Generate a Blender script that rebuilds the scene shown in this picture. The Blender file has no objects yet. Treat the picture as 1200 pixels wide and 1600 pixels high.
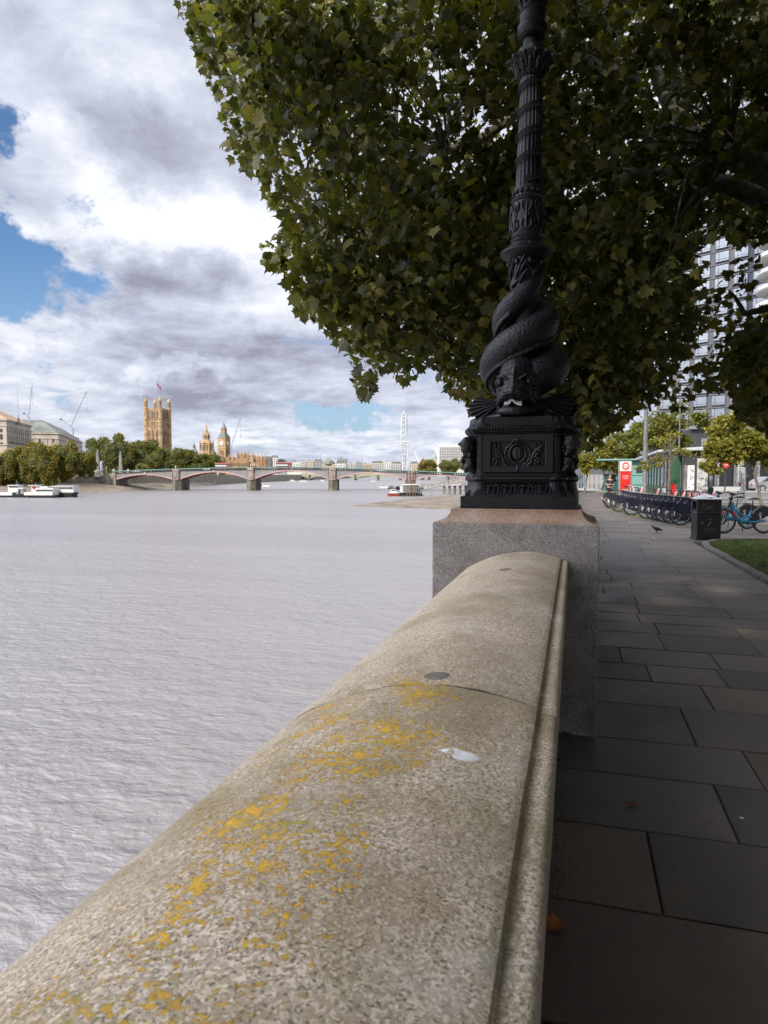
import bpy, bmesh, math, random
import numpy as np
from mathutils import Vector, Matrix
R = math.radians
random.seed(7); RNG = np.random.default_rng(11)
SC = bpy.context.scene
COL = SC.collection

# ---------------------------------------------------------------- camera
F = 1050.0                                   # focal length in pixels of a 1200 x 1600 frame
TH = math.atan(297 / F); PT = math.atan(58 / F)
EYE = np.array([0, 0, 1.6])
FW = np.array([-math.sin(TH) * math.cos(PT), math.cos(TH) * math.cos(PT), -math.sin(PT)])
RT = np.array([math.cos(TH), math.sin(TH), 0.0]); UP = np.cross(RT, FW)
camd = bpy.data.cameras.new('camera'); cam = bpy.data.objects.new('camera', camd); COL.objects.link(cam)
cam.location = EYE; cam.rotation_euler = (math.pi / 2 - PT, 0, TH)
camd.sensor_fit = 'VERTICAL'; camd.sensor_height = 36; camd.lens = 36 * F / 1600
camd.clip_start = 0.05; camd.clip_end = 20000
camd.dof.use_dof = True; camd.dof.focus_distance = 8; camd.dof.aperture_fstop = 11
SC.camera = cam

def ray(px, py): return FW + (px - 600) / F * RT + (800 - py) / F * UP
def G(px, py, z=0.0):
    r = ray(px, py); return EYE + (z - EYE[2]) / r[2] * r
def YP(px, py, Y):
    r = ray(px, py); return EYE + Y / r[1] * r
def DP(px, py, d): return EYE + d * ray(px, py)
def proj(p):
    v = np.asarray(p) - EYE; d = v @ FW
    return 600 + F * (v @ RT) / d, 800 - F * (v @ UP) / d, d
FH = np.array([-math.sin(TH), math.cos(TH), 0.0])
def RD(r, d, z=0.0):                           # r metres to the right of the view axis, d metres ahead
    p = r * RT + d * FH; return np.array([p[0], p[1], z])
def PD(px, d, z=0.0): return RD((px - 600) / F * d, d, z)
def ZD(py, d): return 1.6 + (742 - py) * d / F

# ---------------------------------------------------------------- node helpers
class NT:
    def __init__(s, tree): s.t = tree; s.n = tree.nodes; s.l = tree.links
    def new(s, kind, **kw):
        n = s.n.new(kind)
        for k, v in kw.items(): setattr(n, k, v)
        return n
    def put(s, sock, v):
        if isinstance(v, bpy.types.NodeSocket): s.l.new(v, sock)
        elif v is not None:
            if hasattr(sock.default_value, '__len__') and not hasattr(v, '__len__'): v = [v] * len(sock.default_value)
            if hasattr(sock.default_value, '__len__') and len(sock.default_value) == 4 and len(v) == 3: v = (*v, 1)
            sock.default_value = v
    def m(s, op, a, b=None, c=None):
        n = s.new('ShaderNodeMath', operation=op)
        s.put(n.inputs[0], a)
        if b is not None: s.put(n.inputs[1], b)
        if c is not None: s.put(n.inputs[2], c)
        return n.outputs[0]
    def vm(s, op, a, b=None, scale=None):
        n = s.new('ShaderNodeVectorMath', operation=op); s.put(n.inputs[0], a)
        if b is not None: s.put(n.inputs[1], b)
        if scale is not None: s.put(n.inputs['Scale'], scale)
        return n.outputs['Value'] if op in ('DOT_PRODUCT', 'LENGTH') else n.outputs[0]
    def rng(s, v, a, b, c=0.0, d=1.0, smooth=True):
        n = s.new('ShaderNodeMapRange'); n.interpolation_type = 'SMOOTHSTEP' if smooth else 'LINEAR'
        s.put(n.inputs[0], v)
        for i, x in enumerate((a, b, c, d)): s.put(n.inputs[i + 1], x)
        return n.outputs[0]
    def mix(s, f, a, b, mode='MIX'):
        n = s.new('ShaderNodeMix', data_type='RGBA', blend_type=mode)
        s.put(n.inputs['Factor'], f); s.put(n.inputs[6], a); s.put(n.inputs[7], b); return n.outputs[2]
    def noise(s, vec, scale, detail=4, rough=.55, dist=0.0, out='Fac'):
        n = s.new('ShaderNodeTexNoise'); s.put(n.inputs['Vector'], vec)
        n.inputs['Scale'].default_value = scale; n.inputs['Detail'].default_value = detail
        n.inputs['Roughness'].default_value = rough; n.inputs['Distortion'].default_value = dist
        return n.outputs[out]
    def vor(s, vec, scale, feature='F1', out='Distance'):
        n = s.new('ShaderNodeTexVoronoi', feature=feature); s.put(n.inputs['Vector'], vec)
        n.inputs['Scale'].default_value = scale; return n.outputs[out]
    def mapping(s, vec, scale=(1, 1, 1), loc=(0, 0, 0), rot=(0, 0, 0)):
        n = s.new('ShaderNodeMapping'); s.put(n.inputs[0], vec)
        n.inputs['Location'].default_value = loc; n.inputs['Rotation'].default_value = rot; n.inputs['Scale'].default_value = scale
        return n.outputs[0]
    def bump(s, h, strength=.3, dist=.01, normal=None):
        n = s.new('ShaderNodeBump'); n.inputs['Strength'].default_value = strength; n.inputs['Distance'].default_value = dist
        s.put(n.inputs['Height'], h)
        if normal is not None: s.put(n.inputs['Normal'], normal)
        return n.outputs[0]

# ---------------------------------------------------------------- sky and sun
SUN_AZ, SUN_EL = R(186), R(37)                # azimuth clockwise from +Y: straight behind the camera
w = bpy.data.worlds.new('World'); SC.world = w; w.use_nodes = True
k = NT(w.node_tree); k.n.clear()
sky = k.new('ShaderNodeTexSky', sky_type='NISHITA'); sky.sun_disc = False
sky.sun_elevation = SUN_EL; sky.sun_rotation = SUN_AZ; sky.altitude = 20; sky.air_density = 1.1; sky.dust_density = .7; sky.ozone_density = 1.5
tc = k.new('ShaderNodeTexCoord'); dirv = tc.outputs['Generated']
wn = k.noise(dirv, 4.0, 6, .6, 0, 'Color')
wn2 = k.noise(dirv, 15.0, 7, .65, 0, 'Color')
warp = k.vm('ADD', k.vm('ADD', dirv, k.vm('SCALE', k.vm('SUBTRACT', wn, (.5, .5, .5)), scale=.22)), k.vm('SCALE', k.vm('SUBTRACT', wn2, (.5, .5, .5)), scale=.09))
sp = k.new('ShaderNodeSeparateXYZ'); k.put(sp.inputs[0], dirv)
spw = k.new('ShaderNodeSeparateXYZ'); k.put(spw.inputs[0], warp)
zz = k.m('ADD', k.m('MAXIMUM', sp.outputs[2], 0.0), .17)
cx = k.new('ShaderNodeCombineXYZ')
k.put(cx.inputs[0], k.m('DIVIDE', sp.outputs[0], zz)); k.put(cx.inputs[1], k.m('DIVIDE', sp.outputs[1], zz)); k.put(cx.inputs[2], 3.7)
plane = cx.outputs[0]
azn = k.m('ARCTAN2', spw.outputs[0], spw.outputs[1]); eln = k.m('ARCSINE', spw.outputs[2])
def blob(px, py, rx, ry, amt):
    v = ray(px, py); v = v / np.linalg.norm(v); a0 = math.atan2(v[0], v[1]); e0 = math.asin(v[2])
    u = k.m('DIVIDE', k.m('SUBTRACT', azn, a0), rx / F); t = k.m('DIVIDE', k.m('SUBTRACT', eln, e0), ry / F)
    q = k.m('SQRT', k.m('ADD', k.m('MULTIPLY', u, u), k.m('MULTIPLY', t, t)))
    return k.m('MULTIPLY', k.rng(q, 1.25, .35), amt)
def total(lst):
    s = None
    for b in lst:
        q = blob(*b); s = q if s is None else k.m('ADD', s, q)
    return s
holes = total([(25, 425, 125, 66, .60), (5, 210, 40, 40, .34), (110, 588, 120, 22, .32), (510, 634, 110, 24, .38), (150, 335, 60, 26, .36),
               (-220, 330, 160, 120, .5), (40, 30, 90, 70, .12)])
fill = total([(300, 360, 260, 90, .3), (250, 130, 260, 110, .22), (330, 590, 240, 60, .25)])
bright = total([(260, 350, 200, 72, .50), (120, 265, 120, 60, .18), (420, 480, 130, 50, .10), (70, 520, 110, 22, .26), (250, 612, 120, 18, .24),
                (90, 650, 120, 30, .2), (560, 680, 140, 30, .14), (420, 340, 90, 50, .2)])
dark = total([(50, 300, 100, 50, .34), (270, 435, 150, 46, .42), (230, 190, 190, 70, .26), (400, 570, 190, 60, .38), (200, 500, 160, 28, .14),
              (320, 655, 120, 26, .28), (90, 120, 160, 80, .20), (330, 90, 130, 100, .12), (560, 700, 160, 16, .16), (150, 470, 120, 26, .2)])
n1 = k.noise(plane, 1.5, 10, .58, .25); n2 = k.noise(k.vm('ADD', plane, (5.1, 2.2, 1.3)), 1.1, 9, .60, .2)
n3 = k.noise(k.vm('ADD', plane, (1.7, 8.2, .3)), 3.6, 10, .66, .25)
cov = k.m('ADD', k.m('SUBTRACT', k.m('ADD', k.m('ADD', n1, .13), fill), holes), k.m('MULTIPLY', k.m('SUBTRACT', n3, .5), .75))
cov = k.rng(cov, .28, .58)
sh = k.m('ADD', k.m('MULTIPLY', k.m('SUBTRACT', bright, dark), .62), k.m('ADD', n2, k.m('MULTIPLY', k.m('SUBTRACT', n3, .5), 1.05)))
sh = k.m('ADD', sh, k.rng(sp.outputs[2], .62, .85, .02, .22))
sh = k.rng(sh, .14, .84, 0, 1, False)
cr = k.new('ShaderNodeValToRGB'); k.put(cr.inputs[0], sh)
e = cr.color_ramp.elements
e[0].position = 0; e[0].color = (.27, .28, .35, 1); e[1].position = 1; e[1].color = (.80, .82, .88, 1)
e1 = e.new(.33); e1.color = (.425, .45, .555, 1); e2 = e.new(.62); e2.color = (.58, .61, .71, 1)
# bright lobe added to the unseen sky, left and behind, to light the coping
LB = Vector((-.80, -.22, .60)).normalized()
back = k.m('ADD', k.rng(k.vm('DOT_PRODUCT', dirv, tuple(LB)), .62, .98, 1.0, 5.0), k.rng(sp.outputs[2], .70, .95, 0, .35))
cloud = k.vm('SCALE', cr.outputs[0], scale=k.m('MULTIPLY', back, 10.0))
blue = k.mix(1.0, sky.outputs[0], (.62, .80, 1.0), 'MULTIPLY')
hz = k.rng(sp.outputs[2], .0, .30, .75, 0.0)
blue = k.mix(hz, blue, (3.2, 4.3, 5.6))
bg = k.new('ShaderNodeBackground'); bg.inputs[1].default_value = .1
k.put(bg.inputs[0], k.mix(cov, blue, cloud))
wo = k.new('ShaderNodeOutputWorld'); k.l.new(bg.outputs[0], wo.inputs[0])
w.cycles.sampling_method = 'MANUAL'; w.cycles.sample_map_resolution = 512

sl = bpy.data.lights.new('sun', 'SUN'); sl.energy = 3.4; sl.angle = R(1.5); sl.color = (1, .90, .76)
so = bpy.data.objects.new('sun', sl); COL.objects.link(so)
sd = Vector((math.sin(SUN_AZ) * math.cos(SUN_EL), math.cos(SUN_AZ) * math.cos(SUN_EL), math.sin(SUN_EL)))
so.rotation_euler = sd.to_track_quat('Z', 'Y').to_euler()
SC.view_settings.view_transform = 'Standard'; SC.view_settings.look = 'None'; SC.view_settings.gamma = 1
SC.view_settings.exposure = 0.35
SC.cycles.use_denoising = True; SC.cycles.max_bounces = 6; SC.cycles.transparent_max_bounces = 8
SC.cycles.diffuse_bounces = 3; SC.cycles.glossy_bounces = 3; SC.cycles.caustics_reflective = False; SC.cycles.caustics_refractive = False

# ---------------------------------------------------------------- materials
MATS = {}
def mat(name, col, rough=.7, var=.25, scale=3.0, metal=0.0, spec=.5, bump=0.0, bscale=None, col2=None, attr=None, detail=5):
    if name in MATS: return MATS[name]
    m = bpy.data.materials.new(name); m.use_nodes = True; t = NT(m.node_tree)
    p = t.n['Principled BSDF']; tcn = t.new('ShaderNodeTexCoord'); v = tcn.outputs['Object']
    n = t.noise(v, scale, detail, .6)
    f = t.rng(n, .3, .7)
    c1 = [c * (1 - var) for c in col]; c2 = list(col2) if col2 else [min(1, c * (1 + var)) for c in col]
    c = t.mix(f, c1, c2)
    if attr:
        a = t.new('ShaderNodeAttribute', attribute_name=attr); c = t.mix(1.0, c, a.outputs['Color'], 'MULTIPLY')
    t.put(p.inputs['Base Color'], c)
    p.inputs['Roughness'].default_value = rough; p.inputs['Metallic'].default_value = metal; p.inputs['Specular IOR Level'].default_value = spec
    if bump:
        b = t.noise(v, bscale or scale * 4, 6, .6); t.put(p.inputs['Normal'], t.bump(b, 1.0, bump))
    MATS[name] = m; return m

# ---------------------------------------------------------------- mesh building
class MB:
    def __init__(s): s.v = []; s.f = []; s.mi = []; s.c = 0
    def add(s, vs, fs, m=0):
        o = len(s.v); s.v.extend([tuple(map(float, p)) for p in vs]); s.f.extend([tuple(i + o for i in f) for f in fs]); s.mi.extend([m] * len(fs)); return s
    def box(s, x0, x1, y0, y1, z0, z1, m=0, M=None):
        vs = [(x, y, z) for x in (x0, x1) for y in (y0, y1) for z in (z0, z1)]
        if M is not None: vs = [tuple(M @ Vector(p)) for p in vs]
        return s.add(vs, [(0, 1, 3, 2), (4, 6, 7, 5), (0, 4, 5, 1), (2, 3, 7, 6), (0, 2, 6, 4), (1, 5, 7, 3)], m)
    def beam(s, a, b, w, h=None, m=0):
        a = Vector(a); b = Vector(b); d = (b - a); L = d.length; h = h or w
        q = d.to_track_quat('Y', 'Z').to_matrix().to_4x4(); q.translation = a
        return s.box(-w / 2, w / 2, 0, L, -h / 2, h / 2, m, q)
    def tube(s, pts, rad, n=8, m=0, cap=True, sq=(1, 1)):
        pts = [Vector(p) for p in pts]
        if not hasattr(rad, '__len__'): rad = [rad] * len(pts)
        vs = []; fs = []; prev = None
        for i, p in enumerate(pts):
            t = (pts[min(i + 1, len(pts) - 1)] - pts[max(i - 1, 0)])
            t = t.normalized() if t.length > 1e-9 else Vector((0, 0, 1))
            if prev is None:
                a = Vector((0, 0, 1)) if abs(t.z) < .9 else Vector((1, 0, 0)); u = t.cross(a).normalized()
            else:
                u = (prev - t * prev.dot(t))
                u = u.normalized() if u.length > 1e-6 else t.orthogonal().normalized()
            prev = u; q = t.cross(u)
            for j in range(n):
                an = 2 * math.pi * j / n; vs.append(p + (u * math.cos(an) * sq[0] + q * math.sin(an) * sq[1]) * rad[i])
        for i in range(len(pts) - 1):
            for j in range(n):
                a = i * n + j; b = i * n + (j + 1) % n; fs.append((a, b, b + n, a + n))
        if cap: fs.append(tuple(range(n - 1, -1, -1))); fs.append(tuple(range((len(pts) - 1) * n, len(pts) * n)))
        return s.add(vs, fs, m)
    def lathe(s, prof, n=24, c=(0, 0, 0), m=0, sx=1, sy=1, rot=0, mod=None):
        vs = []; fs = []
        for (r, z) in prof:
            for j in range(n):
                a = 2 * math.pi * j / n + rot; rr = r * (mod(a, z) if mod else 1)
                vs.append((c[0] + rr * math.cos(a) * sx, c[1] + rr * math.sin(a) * sy, c[2] + z))
        for i in range(len(prof) - 1):
            for j in range(n):
                a = i * n + j; b = i * n + (j + 1) % n; fs.append((a, b, b + n, a + n))
        fs.append(tuple(range(n - 1, -1, -1))); fs.append(tuple(range((len(prof) - 1) * n, len(prof) * n)))
        return s.add(vs, fs, m)
    def frustum(s, r0, r1, m=0):      # rects (x0,x1,y0,y1,z)
        vs = [(x, y, r[4]) for r in (r0, r1) for (x, y) in ((r[0], r[2]), (r[1], r[2]), (r[1], r[3]), (r[0], r[3]))]
        return s.add(vs, [(3, 2, 1, 0), (4, 5, 6, 7), (0, 1, 5, 4), (1, 2, 6, 5), (2, 3, 7, 6), (3, 0, 4, 7)], m)
    def sqstack(s, prof, cx=0, cy=0, m=0, asp=1.0):   # square mouldings: (half width, z) list
        vs = []; fs = []
        for (h, z) in prof: vs += [(cx - h, cy - h * asp, z), (cx + h, cy - h * asp, z), (cx + h, cy + h * asp, z), (cx - h, cy + h * asp, z)]
        for i in range(len(prof) - 1):
            for j in range(4): a = i * 4 + j; b = i * 4 + (j + 1) % 4; fs.append((a, b, b + 4, a + 4))
        fs.append((3, 2, 1, 0)); t = (len(prof) - 1) * 4; fs.append((t, t + 1, t + 2, t + 3)); return s.add(vs, fs, m)
    def prism(s, poly, a0, a1, axis='y', m=0, M=None):   # polygon extruded along an axis; poly in the two other axes
        n = len(poly)
        def P(u, v, a): return {'x': (a, u, v), 'y': (u, a, v), 'z': (u, v, a)}[axis]
        vs = [P(u, v, a0) for u, v in poly] + [P(u, v, a1) for u, v in poly]
        if M is not None: vs = [tuple(M @ Vector(p)) for p in vs]
        fs = [tuple(range(n)), tuple(range(2 * n - 1, n - 1, -1))] + [(i, i + n, (i + 1) % n + n, (i + 1) % n) for i in range(n)]
        return s.add(vs, fs, m)
    def ball(s, c, r, n=12, k=8, m=0, M=None):
        if not hasattr(r, '__len__'): r = (r, r, r)
        vs = [(0, 0, -1)]; fs = []
        for i in range(1, k):
            p = -math.pi / 2 + math.pi * i / k
            for j in range(n): a = 2 * math.pi * j / n; vs.append((math.cos(p) * math.cos(a), math.cos(p) * math.sin(a), math.sin(p)))
        vs.append((0, 0, 1)); T = len(vs) - 1
        vs = [Vector((x * r[0], y * r[1], z * r[2])) for x, y, z in vs]
        if M is not None: vs = [M @ p for p in vs]
        vs = [p + Vector(c) for p in vs]
        for j in range(n): fs.append((0, 1 + (j + 1) % n, 1 + j)); fs.append((T, T - n + j, T - n + (j + 1) % n))
        for i in range(k - 2):
            for j in range(n): a = 1 + i * n + j; b = 1 + i * n + (j + 1) % n; fs.append((a, b, b + n, a + n))
        return s.add(vs, fs, m)
    def torus(s, c, Rr, r, n=28, k=8, m=0, M=None, a0=0, a1=2 * math.pi):
        pts = []
        full = abs(a1 - a0 - 2 * math.pi) < 1e-6
        N = n if full else n + 1
        vs = []; fs = []
        for i in range(N):
            a = a0 + (a1 - a0) * i / n
            for j in range(k):
                b = 2 * math.pi * j / k; q = Vector(((Rr + r * math.cos(b)) * math.cos(a), r * math.sin(b), (Rr + r * math.cos(b)) * math.sin(a)))
                if M is not None: q = M @ q
                vs.append(q + Vector(c))
        for i in range(n if full else n):
            for j in range(k):
                a = i * k + j; b = i * k + (j + 1) % k; i2 = (i + 1) % N
                fs.append((a, b, i2 * k + (j + 1) % k, i2 * k + j))
        return s.add(vs, fs, m)
    def build(s, name, mats, parent=None, smooth=False, bevel=0, loc=None, rotz=None, seg=2):
        me = bpy.data.meshes.new(name); me.from_pydata(s.v, [], s.f)
        if not isinstance(mats, (list, tuple)): mats = [mats]
        for q in mats: me.materials.append(q)
        if len(mats) > 1: me.polygons.foreach_set('material_index', s.mi)
        bm = bmesh.new(); bm.from_mesh(me); bmesh.ops.recalc_face_normals(bm, faces=bm.faces); bm.to_mesh(me); bm.free()
        if smooth:
            me.polygons.foreach_set('use_smooth', [True] * len(me.polygons))
            try: me.set_sharp_from_angle(angle=R(40))
            except Exception: pass
        o = bpy.data.objects.new(name, me); COL.objects.link(o)
        if parent: o.parent = parent
        if loc is not None: o.location = loc
        if rotz is not None: o.rotation_euler = (0, 0, rotz)
        if bevel:
            b = o.modifiers.new('bevel', 'BEVEL'); b.width = bevel; b.segments = seg; b.limit_method = 'ANGLE'; b.angle_limit = R(35)
        return o

def tag(o, label, cat, group=None, kind=None):
    if label: o['label'] = label
    if cat: o['category'] = cat
    if group: o['group'] = group
    if kind: o['kind'] = kind
    return o
def thing(name, label, cat, loc=(0, 0, 0), rotz=0.0, group=None):
    o = bpy.data.objects.new(name, None); COL.objects.link(o); o.location = loc; o.rotation_euler = (0, 0, rotz); o.empty_display_size = .2
    return tag(o, label, cat, group)
def struct(o): o['kind'] = 'structure'; return o
def dup(root, loc, rotz, label=None, group=None, scale=None):
    r = root.copy(); COL.objects.link(r); r.location = loc; r.rotation_euler = (0, 0, rotz)
    if label: r['label'] = label
    if group: r['group'] = group
    if scale: r.scale = scale
    for ch in list(root.children):
        c = ch.copy(); COL.objects.link(c); c.parent = r
        for g in list(ch.children): d = g.copy(); COL.objects.link(d); d.parent = c
    return r
def text_obj(txt, size, name, m, parent, loc, rot, depth=.002, align='CENTER', space=1.0):
    cu = bpy.data.curves.new('lettering', 'FONT'); cu.body = txt; cu.size = size; cu.extrude = depth; cu.align_x = align; cu.align_y = 'CENTER'; cu.space_character = space
    to = bpy.data.objects.new('lettering_curve', cu); COL.objects.link(to)
    dg = bpy.context.evaluated_depsgraph_get(); me = bpy.data.meshes.new_from_object(to.evaluated_get(dg))
    bpy.data.objects.remove(to); me.materials.clear(); me.materials.append(m)
    o = bpy.data.objects.new(name, me); COL.objects.link(o); o.parent = parent; o.location = loc; o.rotation_euler = rot; return o
def evaluated(o, name):
    dg = bpy.context.evaluated_depsgraph_get(); me = bpy.data.meshes.new_from_object(o.evaluated_get(dg)); me.name = name
    o.modifiers.clear(); old = o.data; o.data = me; return o
def remesh(o, voxel, smooth=3):
    q = o.modifiers.new('remesh', 'REMESH'); q.mode = 'VOXEL'; q.voxel_size = voxel; q.use_smooth_shade = True
    if smooth: q2 = o.modifiers.new('smooth', 'SMOOTH'); q2.iterations = smooth; q2.factor = .5
    return evaluated(o, o.name)
# ================================================================ materials of the setting
def water_mat():
    m = bpy.data.materials.new('river_water'); m.use_nodes = True; t = NT(m.node_tree); p = t.n['Principled BSDF']
    v = t.new('ShaderNodeTexCoord').outputs['Object']
    vr = t.mapping(v, rot=(0, 0, -TH - .25), scale=(.55, 1, 1))
    a = t.noise(vr, 3.1, 3, .52, .3); b = t.noise(vr, .9, 3, .5, .3); c = t.noise(t.mapping(v, scale=(.25, 1, 1), rot=(0, 0, -TH)), .12, 3, .5)
    big = t.noise(t.mapping(v, scale=(.12, 1, 1), rot=(0, 0, -TH)), .045, 4, .55)
    h = t.m('ADD', t.m('MULTIPLY', a, .085), t.m('ADD', t.m('MULTIPLY', b, .17), t.m('MULTIPLY', c, .35)))
    t.put(p.inputs['Base Color'], t.mix(t.rng(big, .35, .65), (.208, .193, .192), (.242, .226, .224)))
    p.inputs['Roughness'].default_value = .30; p.inputs['Specular IOR Level'].default_value = .8; p.inputs['IOR'].default_value = 1.42
    t.put(p.inputs['Normal'], t.bump(h, 1.0, 1.5)); return m
def granite(name, light, mid, dark, lichen=False, stain=(.2, .17, .10)):
    m = bpy.data.materials.new(name); m.use_nodes = True; t = NT(m.node_tree); p = t.n['Principled BSDF']
    v = t.new('ShaderNodeTexCoord').outputs['Object']
    vw = t.vm('ADD', v, t.vm('SCALE', t.noise(v, 130, 2, .5, 0, 'Color'), scale=.006))
    cell = t.vor(vw, 300, 'F1', 'Color'); sepc = t.new('ShaderNodeSeparateColor'); t.put(sepc.inputs[0], cell)
    cell2 = t.vor(vw, 170, 'F1', 'Color'); sep2 = t.new('ShaderNodeSeparateColor'); t.put(sep2.inputs[0], cell2)
    fine = t.noise(v, 420, 3, .7); fine2 = t.noise(v, 210, 3, .65, 0)
    c = t.mix(t.rng(t.m('ADD', sepc.outputs[0], t.m('MULTIPLY', t.m('SUBTRACT', fine, .5), 1.2)), .2, .75), mid, light)
    c = t.mix(t.m('MULTIPLY', t.rng(sep2.outputs[1], .5, .8), .7), c, mid)
    c = t.mix(t.m('MULTIPLY', t.rng(t.m('ADD', sepc.outputs[2], t.m('MULTIPLY', t.m('SUBTRACT', fine2, .5), 1.1)), .74, .98), .8), c, dark)
    big = t.noise(v, 2.3, 6, .6); med = t.noise(v, 9, 6, .65, .4)
    c = t.mix(t.m('MULTIPLY', t.rng(big, .42, .68), .55), c, stain, 'MIX')
    c = t.mix(t.m('MULTIPLY', t.rng(med, .50, .75), .45), c, t.mix(1.0, c, (.62, .55, .42), 'MULTIPLY'))
    c = t.mix(t.m('MULTIPLY', t.rng(t.noise(v, 5.2, 5, .6), .56, .72), .35), c, (.62, .58, .52))
    hgt = t.m('ADD', t.m('MULTIPLY', sepc.outputs[0], .35), t.m('MULTIPLY', t.noise(v, 60, 5, .6), 1.2))
    if lichen:
        sx = t.new('ShaderNodeSeparateXYZ'); t.put(sx.inputs[0], v)
        # growth keeps to the river side of the crest and thins out along the wall
        band = t.m('MULTIPLY', t.rng(sx.outputs[0], -.16, -.30), t.rng(sx.outputs[0], -.66, -.52))
        along = t.rng(sx.outputs[1], 1.75, 1.40, .25, 1.0)
        sp_ = t.noise(v, 78, 6, .72, .3); grp = t.noise(v, 6.5, 4, .7)
        lv = t.m('ADD', sp_, t.m('ADD', t.m('MULTIPLY', t.m('SUBTRACT', grp, .5), .75), t.m('MULTIPLY', t.m('SUBTRACT', t.m('MULTIPLY', band, along), 1.0), .18)))
        lv = t.m('ADD', lv, t.m('MULTIPLY', t.m('SUBTRACT', t.noise(v, 170, 3, .7), .5), .20)); lm = t.rng(lv, .545, .58)
        yc = t.mix(t.rng(t.noise(v, 48, 3, .6), .35, .65), (.50, .31, .022), (.74, .40, .018))
        yc = t.mix(t.rng(t.noise(v, 14, 3, .6), .54, .70), yc, (.42, .33, .05))
        c = t.mix(t.m('MULTIPLY', lm, .92), c, yc)
        gl = t.rng(t.m('ADD', t.noise(v, 19, 5, .7, .5), t.m('MULTIPLY', t.m('SUBTRACT', band, 1.0), .1)), .66, .72)
        c = t.mix(t.m('MULTIPLY', gl, .55), c, (.45, .47, .45))
        olive = t.m('MULTIPLY', t.rng(t.noise(v, 3.1, 6, .65), .40, .66), t.rng(sx.outputs[1], 1.485, 1.475, .25, 1.0))
        c = t.mix(t.m('MULTIPLY', olive, .42), c, (.20, .155, .05))
        # moss lodged along the groove beside the edge bead
        gm = t.m('MULTIPLY', t.rng(t.m('ABSOLUTE', t.m('ADD', sx.outputs[0], .068)), .022, .004), t.rng(t.noise(v, 7, 5, .7), .30, .55))
        c = t.mix(t.m('MULTIPLY', gm, .5), c, (.12, .105, .045))
        hgt = t.m('ADD', hgt, t.m('MULTIPLY', lm, .8))
    t.put(p.inputs['Base Color'], c); p.inputs['Roughness'].default_value = .82; p.inputs['Specular IOR Level'].default_value = .3
    t.put(p.inputs['Normal'], t.bump(hgt, .8, .0022)); return m
M_COPE = granite('lichened_coping_granite', (.74, .625, .475), (.41, .325, .225), (.09, .07, .05), True, (.27, .20, .115))
M_PIER = granite('grey_granite', (.50, .455, .41), (.26, .235, .21), (.05, .045, .04), False, (.13, .115, .10))
M_PTOP = granite('rusty_granite', (.54, .42, .33), (.36, .24, .16), (.10, .06, .04), False, (.28, .14, .06))
def paving_mat(name, c1, c2, attr=True):
    m = bpy.data.materials.new(name); m.use_nodes = True; t = NT(m.node_tree); p = t.n['Principled BSDF']
    v = t.new('ShaderNodeTexCoord').outputs['Object']
    n = t.noise(v, 1.3, 7, .65); n2 = t.noise(v, 14, 6, .7)
    c = t.mix(t.rng(n, .3, .7), c1, c2)
    c = t.mix(t.m('MULTIPLY', t.rng(n2, .45, .75), .35), c, (.5 * c1[0], .5 * c1[1], .5 * c1[2]))
    spots = t.rng(t.vor(v, 7, 'F1'), .035, .02); c = t.mix(t.m('MULTIPLY', spots, .6), c, (.03, .027, .025)); sp2 = t.rng(t.vor(t.vm('ADD', v, (3.3, 1.7, 0)), 4.5, 'F1'), .030, .018); c = t.mix(t.m('MULTIPLY', sp2, .45), c, (.24, .22, .20)); st_ = t.rng(t.noise(v, .75, 5, .7, .6), .52, .66); c = t.mix(t.m('MULTIPLY', st_, .4), c, (.045, .04, .037))
    if attr:
        a = t.new('ShaderNodeAttribute', attribute_name='tone'); c = t.mix(1.0, c, a.outputs['Color'], 'MULTIPLY')
    t.put(p.inputs['Base Color'], c)
    t.put(p.inputs['Roughness'], t.rng(n, .3, .7, .50, .66)); p.inputs['Specular IOR Level'].default_value = .5
    t.put(p.inputs['Normal'], t.bump(t.m('ADD', t.noise(v, 55, 5, .6), t.m('MULTIPLY', n2, 1.2)), .5, .004)); return m
M_SLAB = paving_mat('riven_stone_paving', (.104, .084, .070), (.150, .125, .105))
M_DIRT = mat('joint_dirt', (.03, .025, .02), .95, .3, 12)
M_MUD = mat('foreshore_shingle', (.15, .12, .09), .85, .35, .25, bump=.25, bscale=1.4, col2=(.26, .215, .165))
M_WALLST = mat('river_wall_stone', (.25, .225, .18), .85, .3, .35, bump=.03, bscale=3)
M_ASPH = mat('asphalt', (.13, .125, .12), .8, .2, 1.4)
M_GRASSG = mat('turf_soil', (.045, .06, .018), .95, .35, 6)
M_CONC = mat('pale_concrete', (.36, .34, .31), .8, .2, .6)

# ================================================================ water, banks, land
W_Z = -7.6
wb = MB(); n = 2
wb.add([(-9000, -2500, W_Z), (9000, -2500, W_Z), (9000, 14000, W_Z), (-9000, 14000, W_Z)], [(0, 1, 2, 3)])
struct(wb.build('water', water_mat()))

def sheet(name, pts_rd, z, m, thick=None, z_b=None):
    b = MB(); poly = [tuple(RD(r, d)[:2]) for r, d in pts_rd]
    b.prism(poly, z if z_b is None else z_b, z, 'z'); return b.build(name, m)
def px_rd(lst): return [((px - 600) / F * d, d) for px, d in lst]
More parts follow.
